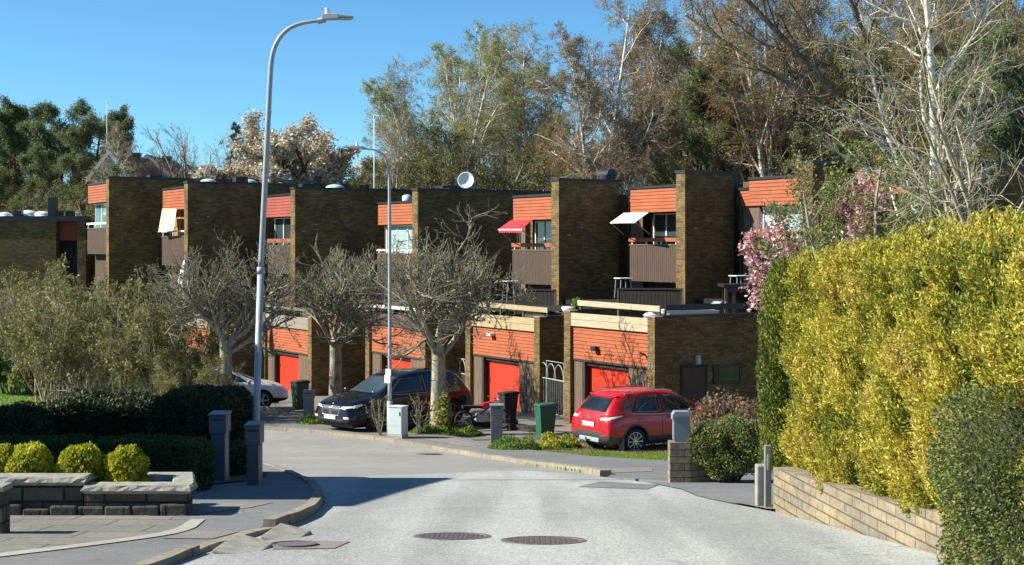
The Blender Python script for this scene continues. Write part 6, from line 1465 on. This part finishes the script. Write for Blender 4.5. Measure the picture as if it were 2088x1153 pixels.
c_ = copy_tree(t); c_['label'] = 'sparse leafy rose bush between the cabinet and the tree with ivy'; c_.location = (X(855, 42.2), 42.2, gz(0, 42.2)); c_.rotation_euler = (0, 0, 2)
# distant woodland that reads as one mass
rng = np.random.default_rng(77); n = 330000
x = rng.uniform(-70, 70, n); y = rng.uniform(100, 125, n)
top = np.interp(x, [-70, -45, -30, -18, -10, -2, 4, 12, 20, 30, 70], [3.2, 3.2, 1.8, 2.0, 3.0, 5.5, 6.5, 9.5, 13, 16, 18])+1.2*np.sin(x*0.9)+0.8*np.sin(x*2.3+y*0.4)
z = -3+(top+3)*rng.uniform(0, 1, n)**0.8
m = lump(np.stack([x, y, z], 1), 0.5, 2) > -0.25; c = np.stack([x, y, z], 1)[m]
o = mesh_np('woodland', *leaves(rng, c, 0.30, 0.35), leafmat('woodland_foliage', [(0.11, 0.11, 0.045), (0.19, 0.15, 0.07), (0.22, 0.15, 0.09), (0.16, 0.18, 0.06)], 0.12, rnd=0.35))
tag(o, 'far brown and green woodland behind the big trees', 'woodland', None, 'stuff')
# ------------------------------------------------------------------ vehicles
def car(name_label, loc, rotz, paint, st, wb, wr, wx, wheelmat, clad=M_blackbin, feats=None, spokes=5):
    """st: stations rear to front: x, zbottom, zbelt, ztop, wlow, wbelt, wtop"""
    t = thing('parked_car', name_label, 'car', loc, rotz, 'parked cars')
    rings = []
    for (x, zb_, zbelt, ztop, wl, wbt, wt) in st:
        h = zbelt-zb_
        half = [(0.0, zb_), (wl*0.8, zb_), (wl*0.97, zb_+h*0.10), (wl, zb_+h*0.30), (wl*1.0, zb_+h*0.60), (wbt*1.0, zbelt-0.05), (wbt*0.97, zbelt),
                (wt+(wbt-wt)*0.30, zbelt+(ztop-zbelt)*0.62), (wt*0.98, ztop-0.05*min(1, (ztop-zbelt)*3+0.1)), (wt*0.80, ztop), (0, ztop+0.02)]
        rings.append([(x, -y, z) for y, z in half]+[(x, y, z) for y, z in half[-2:0:-1]])
    n = len(rings[0]); vs = [v for r in rings for v in r]; fs = []; ms = []
    for i in range(len(rings)-1):
        for k in range(n):
            fs.append((i*n+k, i*n+(k+1) % n, (i+1)*n+(k+1) % n, (i+1)*n+k)); kk = min(k, n-1-k); ms.append(1 if kk <= 2 else 0)
    for end, ring in ((0, rings[0]), (len(rings)-1, rings[-1])):
        h = n//2
        for k in range(h):  # ladder of quads between the two sides
            a, b = k, k+1; c_, d_ = (n-b) % n, (n-a) % n
            f = (end*n+a, end*n+b, end*n+c_, end*n+d_); f = tuple(dict.fromkeys(f))
            if len(f) >= 3: fs.append(f if end == 0 else f[::-1]); ms.append(1 if k <= 2 else 0)
    me = bpy.data.meshes.new('body'); me.from_pydata(vs, [], fs); me.polygons.foreach_set('material_index', ms); me.update()
    bm = bmesh.new(); bm.from_mesh(me); bmesh.ops.recalc_face_normals(bm, faces=bm.faces); bm.to_mesh(me); bm.free()
    body = finish(me, 'body', [paint, clad], t)
    m = body.modifiers.new('s', 'SUBSURF'); m.levels = 3; m.render_levels = 3
    cm = MB()
    for x in (-wb/2, wb/2):
        for s in (-1, 1):
            cm.tube([(x+wx, s*(st[len(st)//2][4])-0.3, wr), (x+wx, s*(st[len(st)//2][4])+0.3, wr)], wr*1.17, 40)
    cut = cm.build('cut', [clad], t, uv=False, fix=True)
    b = body.modifiers.new('b', 'BOOLEAN'); b.operation = 'DIFFERENCE'; b.object = cut; b.solver = 'EXACT'
    bpy.context.view_layer.update()
    dg = bpy.context.evaluated_depsgraph_get(); ev = body.evaluated_get(dg); nm = bpy.data.meshes.new_from_object(ev)
    body.modifiers.clear(); 
    body.data = nm
    nm.polygons.foreach_set('use_smooth', [True]*len(nm.polygons))
    # faces of the arches get the dark liner
    for p in nm.polygons:
        c_ = p.center
        for x in (-wb/2+wx, wb/2+wx):
            r_ = math.hypot(c_.x-x, c_.z-wr)
            if r_ < wr*1.165 and len(p.vertices) <= 4 and abs(abs(p.normal.y)) < 0.3 and abs(c_.z-wr) < wr*1.2: p.material_index = 1
    try: nm.set_sharp_from_angle(angle=math.radians(40))
    except Exception: pass
    bpy.data.objects.remove(cut)
    bmx = bmesh.new(); bmx.from_mesh(nm); tree = BVHTree.FromBMesh(bmx); 
    def hit(o, d):
        r = tree.ray_cast(Vector(o), Vector(d)); return r[0], r[1]
    def patch(name, corners, view, mat, off=0.006, nu=10, nv=8, parent=t, smooth=True):
        """corners: 4 points in the view plane, projected on the body; view '+y','-y' (x,z), '-x','+x' (y,z)"""
        P_ = []; ok = True
        for j in range(nv+1):
            for i in range(nu+1):
                u, v = i/nu, j/nv
                a = [(1-u)*(1-v)*corners[0][k]+u*(1-v)*corners[1][k]+u*v*corners[2][k]+(1-u)*v*corners[3][k] for k in (0, 1)]
                if view in ('-y', '+y'):
                    s = -1 if view == '-y' else 1; h, n_ = hit((a[0], s*3, a[1]), (0, -s, 0))
                else:
                    s = -1 if view == '-x' else 1; h, n_ = hit((s*5, a[0], a[1]), (-s, 0, 0))
                if h is None: return None
                if n_.dot(Vector((0, s, 0)) if 'y' in view else Vector((s, 0, 0))) < 0: n_ = -n_
                P_.append(h+n_*off)
        fs_ = [(j*(nu+1)+i, j*(nu+1)+i+1, (j+1)*(nu+1)+i+1, (j+1)*(nu+1)+i) for j in range(nv) for i in range(nu)]
        mb = MB(); mb.add(P_, fs_); o = mb.build(name, mat, parent, smooth=smooth, uv=False, fix=True)
        sm = o.modifiers.new('t', 'SOLIDIFY'); sm.thickness = off*0.9; sm.offset = -1
        return o
    def seam(pts, view, rad=0.004, mat=M_black, name='trim', parent=body, off=0.0):
        out = []
        for (a0, b0), (a1, b1) in zip(pts[:-1], pts[1:]):
            for i in range(7):
                a = a0+(a1-a0)*i/6; b_ = b0+(b1-b0)*i/6
                if 'y' in view: s = -1 if view == '-y' else 1; h, n_ = hit((a, s*3, b_), (0, -s, 0))
                else: s = -1 if view == '-x' else 1; h, n_ = hit((s*5, a, b_), (-s, 0, 0))
                if h is not None and (not out or (h-out[-1]).length > 0.004): out.append(h+Vector((0, s, 0) if 'y' in view else (s, 0, 0))*off)
        if len(out) > 1: return MB().tube([tuple(q) for q in out], rad, 6).build(name, mat, parent, smooth=True)
    for kind, view, cs, mat in feats['patches']:
        views = [view] if view[0] in '+-' else []
        if view == 'sides': views = ['-y', '+y']
        for vw in views: patch(kind, cs, vw, mat)
        if view == 'rear2':
            patch(kind, cs, '-x', mat); patch(kind, [(-a, b_) for a, b_ in cs][::-1], '-x', mat)
        if view == 'front2':
            patch(kind, cs, '+x', mat); patch(kind, [(-a, b_) for a, b_ in cs][::-1], '+x', mat)
    for pts, view, rad, mat, nm_ in feats['seams']:
        for vw in (['-y', '+y'] if view == 'sides' else [view]): seam(pts, vw, rad, mat, nm_)
    # wheels
    yw = st[len(st)//2][4]-0.13
    for x in (-wb/2+wx, wb/2+wx):
        for s in (-1, 1):
            w_ = bpy.data.objects.new('wheel', None); link(w_); w_.parent = t; w_.location = (x, s*yw, wr); w_.empty_display_size = 0.1
            if s == 1: w_.rotation_euler = (0, 0, math.pi)
            R_ = wr*0.70
            MB().lathe([(R_, -0.09), (R_+0.02, -0.115), (wr-0.03, -0.12), (wr, -0.09), (wr, 0.09), (wr-0.03, 0.12), (R_, 0.11)], 40, 'y').build('tyre', M_tyre, w_, smooth=True, fix=True)
            rm = MB(); rm.lathe([(R_*0.99, -0.105), (R_*0.93, -0.11), (R_*0.90, -0.08), (R_*0.90, 0.1)], 40, 'y')
            for k in range(spokes):
                a = 2*math.pi*k/spokes
                for da in ((-0.13, 0.13) if spokes <= 7 else (0,)):
                    p0 = (R_*0.12*math.cos(a), -0.10, R_*0.12*math.sin(a)); p1 = (R_*0.93*math.cos(a+da), -0.10, R_*0.93*math.sin(a+da))
                    rm.beam(p0, p1, 0.025, R_*0.10, up=(math.sin(a)*0, 1, 0) if False else (-math.sin(a), 0, math.cos(a)))
            rm.lathe([(0, -0.115), (R_*0.2, -0.11), (R_*0.22, -0.07)], 20, 'y')
            rm.build('rim', wheelmat, w_)
            MB().lathe([(0, -0.02), (R_*0.88, -0.02), (R_*0.88, 0.05)], 24, 'y').build('brake_disc', M_dark, w_)
    if feats.get('arch_clad'):
        for x in (-wb/2+wx, wb/2+wx):
            for s in (-1, 1):
                seam([(x+wr*1.21*math.cos(a), wr+wr*1.21*math.sin(a)) for a in [math.radians(-12+j*204/14) for j in range(15)]], '-y' if s == -1 else '+y', 0.03, clad, 'wheel_arch', body, -0.012)
    # mirrors
    for s in (-1, 1):
        mx, my, mz = feats['mirror']
        bm2 = bmesh.new(); bmesh.ops.create_icosphere(bm2, subdivisions=3, radius=1)
        for v in bm2.verts: v.co = Vector((v.co.x*0.075, v.co.y*0.12, v.co.z*0.085))
        me2 = bpy.data.meshes.new('mirror'); bm2.to_mesh(me2); bm2.free(); me2.polygons.foreach_set('use_smooth', [True]*len(me2.polygons))
        o = finish(me2, 'mirror', feats.get('mirrormat', paint), t); o.location = (mx, s*my, mz)
        MB().tube([(mx, s*(my-0.05), mz-0.04), (mx-0.02, s*(my-0.22), mz-0.08)], 0.025, 8).build('mirror_arm', M_black, o).location = (-mx, -s*my, -mz)
    bmx.free()
    # dark underside so that the ground is shaded under the car
    MB().box(st[0][0]+0.35, st[-1][0]-0.35, -0.6, 0.6, 0.2, 0.32).build('underbody', M_black, t)
    return t, patch, seam, hit
def paintmat(name, col, rough=0.25, metal=0.2):
    m, t, b = nodes_of(name); b.inputs['Base Color'].default_value = (*col, 1)
    f = noise(t, coords(t), 120, 2); t.links.new(ramp(t, f, [(0.3, tuple(c*0.92 for c in col)), (0.7, tuple(min(1, c*1.08) for c in col))]), b.inputs['Base Color'])
    b.inputs['Roughness'].default_value = rough; b.inputs['Metallic'].default_value = metal; b.inputs['Coat Weight'].default_value = 0.6; b.inputs['Coat Roughness'].default_value = 0.03
    return m
def sh(st, l): return [(s[0]-l/2,)+tuple(s[1:]) for s in st]
# red crossover
L_ = 4.38
st = sh([(0.02, 0.52, 0.80, 0.86, 0.72, 0.70, 0.62), (0.05, 0.36, 0.86, 0.96, 0.84, 0.80, 0.66), (0.20, 0.28, 0.96, 1.20, 0.89, 0.86, 0.64), (0.42, 0.25, 1.0, 1.44, 0.905, 0.88, 0.62),
         (0.62, 0.24, 1.02, 1.555, 0.905, 0.885, 0.60), (1.2, 0.22, 1.0, 1.60, 0.90, 0.88, 0.61), (1.9, 0.22, 0.98, 1.60, 0.90, 0.88, 0.61), (2.45, 0.22, 0.97, 1.52, 0.90, 0.88, 0.61),
         (2.95, 0.22, 0.97, 1.27, 0.90, 0.87, 0.62), (3.30, 0.24, 0.95, 1.06, 0.90, 0.86, 0.66), (3.75, 0.25, 0.90, 0.99, 0.89, 0.82, 0.66), (4.15, 0.27, 0.80, 0.88, 0.86, 0.74, 0.60), (4.33, 0.34, 0.64, 0.72, 0.74, 0.62, 0.5), (4.38, 0.44, 0.58, 0.62, 0.55, 0.5, 0.4)], L_)
o = L_/2
M_redpaint = paintmat('red_car_paint', (0.50, 0.003, 0.007), 0.3, 0.0)
feats = dict(arch_clad=True, mirror=(0.75, 0.97, 1.05), patches=[
    ('rear_window', '-x', [(-0.56, 1.10), (0.56, 1.10), (0.50, 1.44), (-0.50, 1.44)], M_carglass),
    ('side_window', 'sides', [(0.78-o, 1.07), (1.70-o, 1.02), (1.70-o, 1.47), (1.02-o, 1.42)], M_carglass),
    ('side_window', 'sides', [(0.50-o, 1.20), (0.74-o, 1.08), (0.97-o, 1.42), (0.80-o, 1.38)], M_carglass),
    ('side_window', 'sides', [(1.76-o, 1.02), (3.02-o, 1.03), (2.52-o, 1.42), (1.76-o, 1.47)], M_carglass),
    ('windscreen', '+x', [(-0.62, 1.10), (0.62, 1.10), (0.52, 1.46), (-0.52, 1.46)], M_carglass),
    ('tail_lamp', 'rear2', [(-0.80, 0.91), (-0.50, 0.90), (-0.46, 0.955), (-0.80, 0.985)], M_lampclear), ('tail_lamp_rim', 'rear2', [(-0.80, 0.992), (-0.44, 0.962), (-0.44, 1.01), (-0.78, 1.06)], M_lampred),
    ('tail_lamp', 'sides', [(0.06-o, 0.92), (0.46-o, 1.0), (0.50-o, 1.025), (0.14-o, 0.99)], M_lampclear),
    ('tail_lamp_rim', 'sides', [(0.12-o, 1.0), (0.56-o, 1.035), (0.58-o, 1.09), (0.18-o, 1.05)], M_lampred),
    ('headlight', 'sides', [(3.80-o, 0.78), (4.20-o, 0.70), (4.16-o, 0.78), (3.85-o, 0.87)], M_lampclear),
    ('reflector', 'rear2', [(-0.74, 0.50), (-0.52, 0.48), (-0.52, 0.52), (-0.74, 0.54)], M_lampred)],
    seams=[([(1.72-o, 0.40), (1.72-o, 1.0), (1.73-o, 1.46)], 'sides', 0.006, M_black, 'door_seam'), ([(0.95-o, 1.0), (0.98-o, 0.8)], 'sides', 0.005, M_black, 'door_seam'),
           ([(2.86-o, 0.42), (2.90-o, 0.95), (3.02-o, 1.05)], 'sides', 0.005, M_black, 'door_seam'), ([(1.1-o, 0.42), (2.8-o, 0.42)], 'sides', 0.006, M_black, 'sill_seam'),
           ([(0.60-o, 1.17), (0.82-o, 1.045), (1.7-o, 0.995), (3.05-o, 1.0)], 'sides', 0.008, M_chrome, 'window_trim'),
           ([(1.05-o, 1.44), (1.75-o, 1.50), (2.5-o, 1.44), (3.05-o, 1.06)], 'sides', 0.007, M_black, 'window_trim'),
           ([(-0.66, 0.64), (0.66, 0.64)], '-x', 0.006, M_black, 'boot_seam'), ([(-0.40, 0.62), (-0.62, 0.86), (-0.66, 1.05)], '-x', 0.004, M_black, 'boot_seam'), ([(0.40, 0.62), (0.62, 0.86), (0.66, 1.05)], '-x', 0.004, M_black, 'boot_seam'),
           ([(-0.26, 0.88), (0.26, 0.88)], '-x', 0.014, M_redpaint, 'boot_handle')])
Yr = 37.5; pr = P(1291, 903, Yr)
h_ = Vector((math.cos(math.radians(33)), math.sin(math.radians(33)))); n_ = Vector((h_.y, -h_.x))
cc = Vector((pr.x, pr.y))-n_*0.77+h_*1.325
rc, patch, seam, hit = car('bright red crossover parked on the grass behind the grey mailbox, rear towards the street', (cc.x, cc.y, gz(cc.x, cc.y)+0.035), math.radians(33), M_redpaint, st, 2.65, 0.345, 0.0, M_alloy, plain('dark_grey_cladding', (0.045, 0.047, 0.05), 0.6, var=0.1), feats, spokes=10)
hh, _ = hit((-5, 0.0, 0.78), (1, 0, 0))
pl = MB().box(hh.x-0.03, hh.x-0.012, -0.26, 0.26, 0.72, 0.83).build('number_plate', M_plate, rc, bevel=0.004)
MB().box(hh.x-0.034, hh.x-0.031, 0.225, 0.255, 0.725, 0.825).build('plate_band', plain('plate_blue', (0.02, 0.05, 0.35), 0.4), pl)
em, _ = hit((-5, 0, 0.96), (1, 0, 0)); MB().lathe([(0.035, -0.012), (0.052, -0.012), (0.052, 0.0), (0.035, 0.0)], 24, 'x', (em.x-0.008, 0, 0.945)).box(em.x-0.018, em.x-0.008, -0.06, 0.06, 0.937, 0.953).build('badge', M_chrome, rc)
# rear wiper, spoiler, aerial, roof rails, exhaust, mud flap
MB().box(-o+0.46, -o+0.62, -0.56, 0.56, 1.465, 1.495).build('spoiler', M_redpaint, rc, bevel=0.012)
MB().tube([(-o+0.95, 0, 1.60), (-o+0.83, 0, 1.76)], 0.006, 6).build('aerial', M_black, rc)
for s in (-1, 1): MB().tube([(-o+0.75, s*0.55, 1.54), (-o+0.95, s*0.56, 1.60), (-o+2.0, s*0.56, 1.60), (-o+2.3, s*0.56, 1.54)], 0.018, 8).build('roof_rail', M_chrome, rc)
for s in (-1, 1): MB().box(-o+0.42, -o+0.44, s*0.86-0.1, s*0.86+0.1, 0.16, 0.46).build('mud_flap', plain('grey_rubber', (0.12, 0.12, 0.125), 0.7), rc)
MB().box(-o+0.02, -o+0.2, -0.42, 0.42, 0.33, 0.44).build('rear_skid_plate', M_galv, rc, bevel=0.02)
MB().tube([(-o+0.1, -0.0, 0.36), (-o-0.06, 0.0, 0.36), (-o-0.06, 0.0, 0.44)], 0.025, 8).build('tow_bar', M_black, rc)
# door handles
for xx in (1.02, 1.95):
    for s in (-1, 1):
        h0, _ = hit((xx-o, s*3, 0.90), (0, -s, 0)); MB().tube([(xx-o-0.09, h0.y+s*0.02, 0.90), (xx-o+0.09, h0.y+s*0.02, 0.905)], 0.015, 8).build('door_handle', M_redpaint, rc)
# dark large SUV
L_ = 4.92; o = L_/2
st = sh([(0.0, 0.58, 0.84, 0.92, 0.80, 0.78, 0.66), (0.05, 0.38, 0.92, 1.04, 0.92, 0.88, 0.70), (0.22, 0.28, 1.06, 1.34, 0.98, 0.94, 0.68), (0.48, 0.25, 1.09, 1.60, 1.0, 0.96, 0.67),
         (0.80, 0.25, 1.10, 1.71, 1.0, 0.96, 0.66), (1.5, 0.24, 1.08, 1.75, 1.0, 0.96, 0.67), (2.3, 0.24, 1.07, 1.74, 1.0, 0.96, 0.67), (2.85, 0.24, 1.06, 1.64, 1.0, 0.95, 0.67),
         (3.35, 0.24, 1.06, 1.36, 1.0, 0.94, 0.69), (3.72, 0.25, 1.04, 1.14, 1.0, 0.93, 0.72), (4.25, 0.26, 1.0, 1.09, 0.99, 0.90, 0.72), (4.68, 0.28, 0.90, 0.98, 0.95, 0.84, 0.68), (4.88, 0.34, 0.76, 0.84, 0.82, 0.74, 0.6), (4.92, 0.46, 0.66, 0.72, 0.66, 0.62, 0.5)], L_)
M_blackpaint = paintmat('blue_black_car_paint', (0.006, 0.008, 0.013), 0.2, 0.3)
feats = dict(mirror=(1.05, 1.05, 1.15), patches=[
    ('rear_window', '-x', [(-0.6, 1.22), (0.6, 1.22), (0.54, 1.6), (-0.54, 1.6)], M_carglass),
    ('side_window', 'sides', [(0.95-o, 1.16), (1.95-o, 1.13), (1.95-o, 1.60), (1.12-o, 1.58)], M_carglass),
    ('side_window', 'sides', [(0.62-o, 1.26), (0.90-o, 1.17), (1.06-o, 1.57), (0.90-o, 1.52)], M_carglass),
    ('side_window', 'sides', [(2.02-o, 1.13), (3.42-o, 1.14), (2.85-o, 1.54), (2.02-o, 1.60)], M_carglass),
    ('windscreen', '+x', [(-0.70, 1.18), (0.70, 1.18), (0.58, 1.60), (-0.58, 1.60)], glass('windscreen_glass', (0.05, 0.08, 0.10), 0.03)),
    ('headlight', 'front2', [(-0.88, 0.82), (-0.46, 0.785), (-0.45, 0.845), (-0.84, 0.875)], M_lampclear),
    ('headlight', 'sides', [(4.40-o, 0.88), (4.72-o, 0.80), (4.66-o, 0.88), (4.42-o, 0.92)], M_lampclear),
    ('grille', 'front2', [(-0.36, 0.60), (-0.05, 0.60), (-0.04, 0.84), (-0.40, 0.84)], M_black),
    ('fog_lamp', 'front2', [(-0.80, 0.50), (-0.60, 0.50), (-0.60, 0.56), (-0.80, 0.56)], M_lampclear),
    ('air_intake', '+x', [(-0.6, 0.38), (0.6, 0.38), (0.55, 0.46), (-0.55, 0.46)], M_black),
    ('tail_lamp', 'sides', [(0.08-o, 0.98), (0.50-o, 1.04), (0.50-o, 1.13), (0.14-o, 1.12)], M_lampred),
    ('tail_lamp', 'rear2', [(-0.86, 0.98), (-0.45, 0.98), (-0.45, 1.06), (-0.84, 1.10)], M_lampred)],
    seams=[([(1.98-o, 0.42), (1.98-o, 1.1)], 'sides', 0.004, M_black, 'door_seam'), ([(0.8-o, 1.22), (1.0-o, 1.13), (2.0-o, 1.10), (3.5-o, 1.11)], 'sides', 0.006, M_chrome, 'window_trim'),
           ([(1.98-o, 1.13), (1.98-o, 1.6)], 'sides', 0.012, M_galv, 'window_trim'),
           ([(-0.42, 0.84), (-0.04, 0.85), (-0.03, 0.59), (-0.37, 0.59), (-0.42, 0.84)], '+x', 0.016, M_chrome, 'grille_frame'), ([(0.42, 0.84), (0.04, 0.85), (0.03, 0.59), (0.37, 0.59), (0.42, 0.84)], '+x', 0.016, M_chrome, 'grille_frame'),
           ] + [([(q, 0.61), (q*1.05, 0.83)], '+x', 0.006, M_chrome, 'grille_bar') for q in (-0.33, -0.27, -0.21, -0.15, -0.09, 0.09, 0.15, 0.21, 0.27, 0.33)])
fw = P(757, 857, 43.1); rw = P(925, 842, 45.4)
hd_ = Vector((fw.x-rw.x, fw.y-rw.y)).normalized(); a_ = math.atan2(hd_.y, hd_.x)
n_ = Vector((-hd_.y, hd_.x))        # left side of the car faces the camera
mid = Vector(((fw.x+rw.x)/2, (fw.y+rw.y)/2))-n_*0.88
bc, patch, seam, hit = car('dark blue black large car facing the street behind the slim lamp post', (mid.x, mid.y, gz(mid.x, mid.y)+0.03), a_, M_blackpaint, st, 2.97, 0.39, -0.06, M_darkalloy, M_blackbin, feats, spokes=5)
hh, _ = hit((5, 0, 0.55), (-1, 0, 0)); pl = MB().box(hh.x+0.01, hh.x+0.03, -0.26, 0.26, 0.47, 0.58).build('number_plate', M_plate, bc, bevel=0.004)
em, _ = hit((5, 0, 0.90), (-1, 0, 0)); MB().lathe([(0, 0.008), (0.04, 0.008), (0.042, 0)], 20, 'x', (em.x+0.004, 0, 0.90)).build('badge', M_chrome, bc)
MB().box(-o+0.45, -o+0.70, -0.58, 0.58, 1.60, 1.63).build('spoiler', M_blackpaint, bc, bevel=0.015)
# white hatchback
L_ = 4.5; o = L_/2
st = sh([(0.0, 0.55, 0.74, 0.80, 0.72, 0.70, 0.6), (0.05, 0.34, 0.84, 0.94, 0.84, 0.80, 0.62), (0.25, 0.24, 0.95, 1.15, 0.88, 0.85, 0.6), (0.6, 0.22, 0.98, 1.36, 0.90, 0.86, 0.58),
         (1.2, 0.2, 0.96, 1.46, 0.90, 0.86, 0.58), (2.0, 0.2, 0.94, 1.47, 0.90, 0.86, 0.58), (2.6, 0.2, 0.93, 1.36, 0.90, 0.86, 0.58), (3.05, 0.2, 0.93, 1.14, 0.90, 0.85, 0.62), (3.38, 0.21, 0.91, 0.99, 0.90, 0.84, 0.66),
         (3.9, 0.22, 0.84, 0.92, 0.88, 0.80, 0.66), (4.28, 0.25, 0.72, 0.79, 0.82, 0.72, 0.6), (4.45, 0.32, 0.60, 0.66, 0.70, 0.6, 0.5), (4.5, 0.40, 0.52, 0.56, 0.5, 0.45, 0.4)], L_)
feats = dict(mirror=(0.85, 0.96, 0.98), patches=[
    ('side_window', 'sides', [(0.8-o, 1.02), (1.75-o, 0.99), (1.75-o, 1.34), (1.0-o, 1.32)], M_carglass),
    ('side_window', 'sides', [(1.82-o, 0.99), (3.08-o, 0.98), (2.5-o, 1.29), (1.82-o, 1.34)], M_carglass),
    ('windscreen', '+x', [(-0.62, 1.02), (0.62, 1.02), (0.50, 1.34), (-0.50, 1.34)], M_carglass), ('rear_window', '-x', [(-0.55, 1.0), (0.55, 1.0), (0.48, 1.28), (-0.48, 1.28)], M_carglass),
    ('headlight', 'sides', [(3.95-o, 0.66), (4.32-o, 0.58), (4.28-o, 0.66), (3.92-o, 0.76)], M_lampclear), ('headlight', 'front2', [(-0.72, 0.58), (-0.42, 0.56), (-0.42, 0.66), (-0.70, 0.68)], M_lampclear)],
    seams=[([(1.78-o, 0.35), (1.78-o, 0.97)], 'sides', 0.005, M_black, 'door_seam'), ([(2.98-o, 0.35), (3.0-o, 0.93)], 'sides', 0.005, M_black, 'door_seam'), ([(1.1-o, 0.52), (3.0-o, 0.50)], 'sides', 0.006, M_black, 'side_trim')])
fw = P(533, 812, 51.0); hd_ = Vector((math.cos(math.radians(14)), math.sin(math.radians(14)))); n_ = Vector((hd_.y, -hd_.x))
cc = Vector((fw.x, fw.y))-n_*0.77-hd_*1.28
wc, *_ = car('silver white hatchback half hidden behind the shrubs and the rounded hedge', (cc.x, cc.y, gz(cc.x, cc.y)+0.03), math.radians(14), paintmat('silver_white_paint', (0.68, 0.69, 0.70), 0.3, 0.15), st, 2.65, 0.33, -0.02, M_alloy, M_blackbin, feats, spokes=5)
# small motorcycle by the mailbox column
q = P(985, 860, 44.2)
t = thing('motorcycle', 'small motorcycle partly hidden behind the brown grey mailbox column', 'motorcycle', (q.x, q.y, gz(0, 44.2)+0.02), math.radians(20))
for x in (-0.6, 0.6):
    w_ = bpy.data.objects.new('wheel', None); link(w_); w_.parent = t; w_.location = (x, 0, 0.3)
    MB().tube([(0.27*math.cos(a), 0, 0.27*math.sin(a)) for a in [math.pi*2*j/24 for j in range(25)]], 0.035, 8, cap=False).build('tyre', M_tyre, w_, smooth=True)
    mb = MB()
    for k in range(8): a = math.pi*k/4; mb.tube([(0, 0, 0), (0.25*math.cos(a), 0, 0.25*math.sin(a))], 0.006, 5)
    mb.build('rim', M_chrome, w_)
MB().tube([(-0.6, 0, 0.3), (-0.2, 0, 0.42), (0.28, 0, 0.72), (0.35, 0, 0.85)], 0.03, 8).build('frame', M_black, t)
MB().tube([(-0.6, 0.08, 0.32), (0.0, 0.12, 0.28)], 0.035, 8).build('exhaust', M_chrome, t)
MB().box(-0.22, 0.12, -0.13, 0.13, 0.25, 0.5).build('engine', M_galv, t, bevel=0.04)
MB().hexa([(-0.65, -0.1, 0.66), (-0.05, -0.12, 0.66), (-0.05, 0.12, 0.66), (-0.65, 0.1, 0.66), (-0.68, -0.08, 0.76), (-0.05, -0.1, 0.74), (-0.05, 0.1, 0.74), (-0.68, 0.08, 0.76)]).build('seat', M_blackbin, t, bevel=0.02)
MB().hexa([(-0.05, -0.13, 0.62), (0.3, -0.1, 0.66), (0.3, 0.1, 0.66), (-0.05, 0.13, 0.62), (-0.05, -0.1, 0.8), (0.28, -0.06, 0.86), (0.28, 0.06, 0.86), (-0.05, 0.1, 0.8)]).build('fuel_tank', M_lampred, t, bevel=0.03)
MB().tube([(0.6, 0.07, 0.3), (0.38, 0.07, 0.92)], 0.018, 8).tube([(0.6, -0.07, 0.3), (0.38, -0.07, 0.92)], 0.018, 8).build('fork', M_chrome, t)
MB().tube([(0.25, -0.32, 0.98), (0.37, -0.15, 0.93), (0.37, 0.15, 0.93), (0.25, 0.32, 0.98)], 0.016, 8).build('handlebar', M_black, t)
MB().lathe([(0.0, 0.06), (0.07, 0.05), (0.08, 0.0), (0.03, -0.06)], 14, 'x', (0.46, 0, 0.84)).build('headlight', M_lampclear, t, smooth=True)
# timber edging and stones between the street and the garages
for (xa, ya), (xb, yb), lb in ((P(962, 838, 45.8).xy, P(1100, 838, 43.5).xy, 'dark timber kerb edging in front of the garage with the black bin'), (P(505, 838, 50.5).xy, P(600, 838, 50.2).xy, 'pale concrete edging stone between the white car and the street')):
    t = thing('edging_kerb', lb, 'edging', (xa, ya, gz(xa, ya))); d_ = Vector((xb-xa, yb-ya)); mt = M_darkwood if 'timber' in lb else M_stonecap
    MB().beam((0, 0, 0.06), (d_.x, d_.y, gz(xb, yb)-gz(xa, ya)+0.06), 0.12, 0.22).build('beam', mt, t, bevel=0.008)
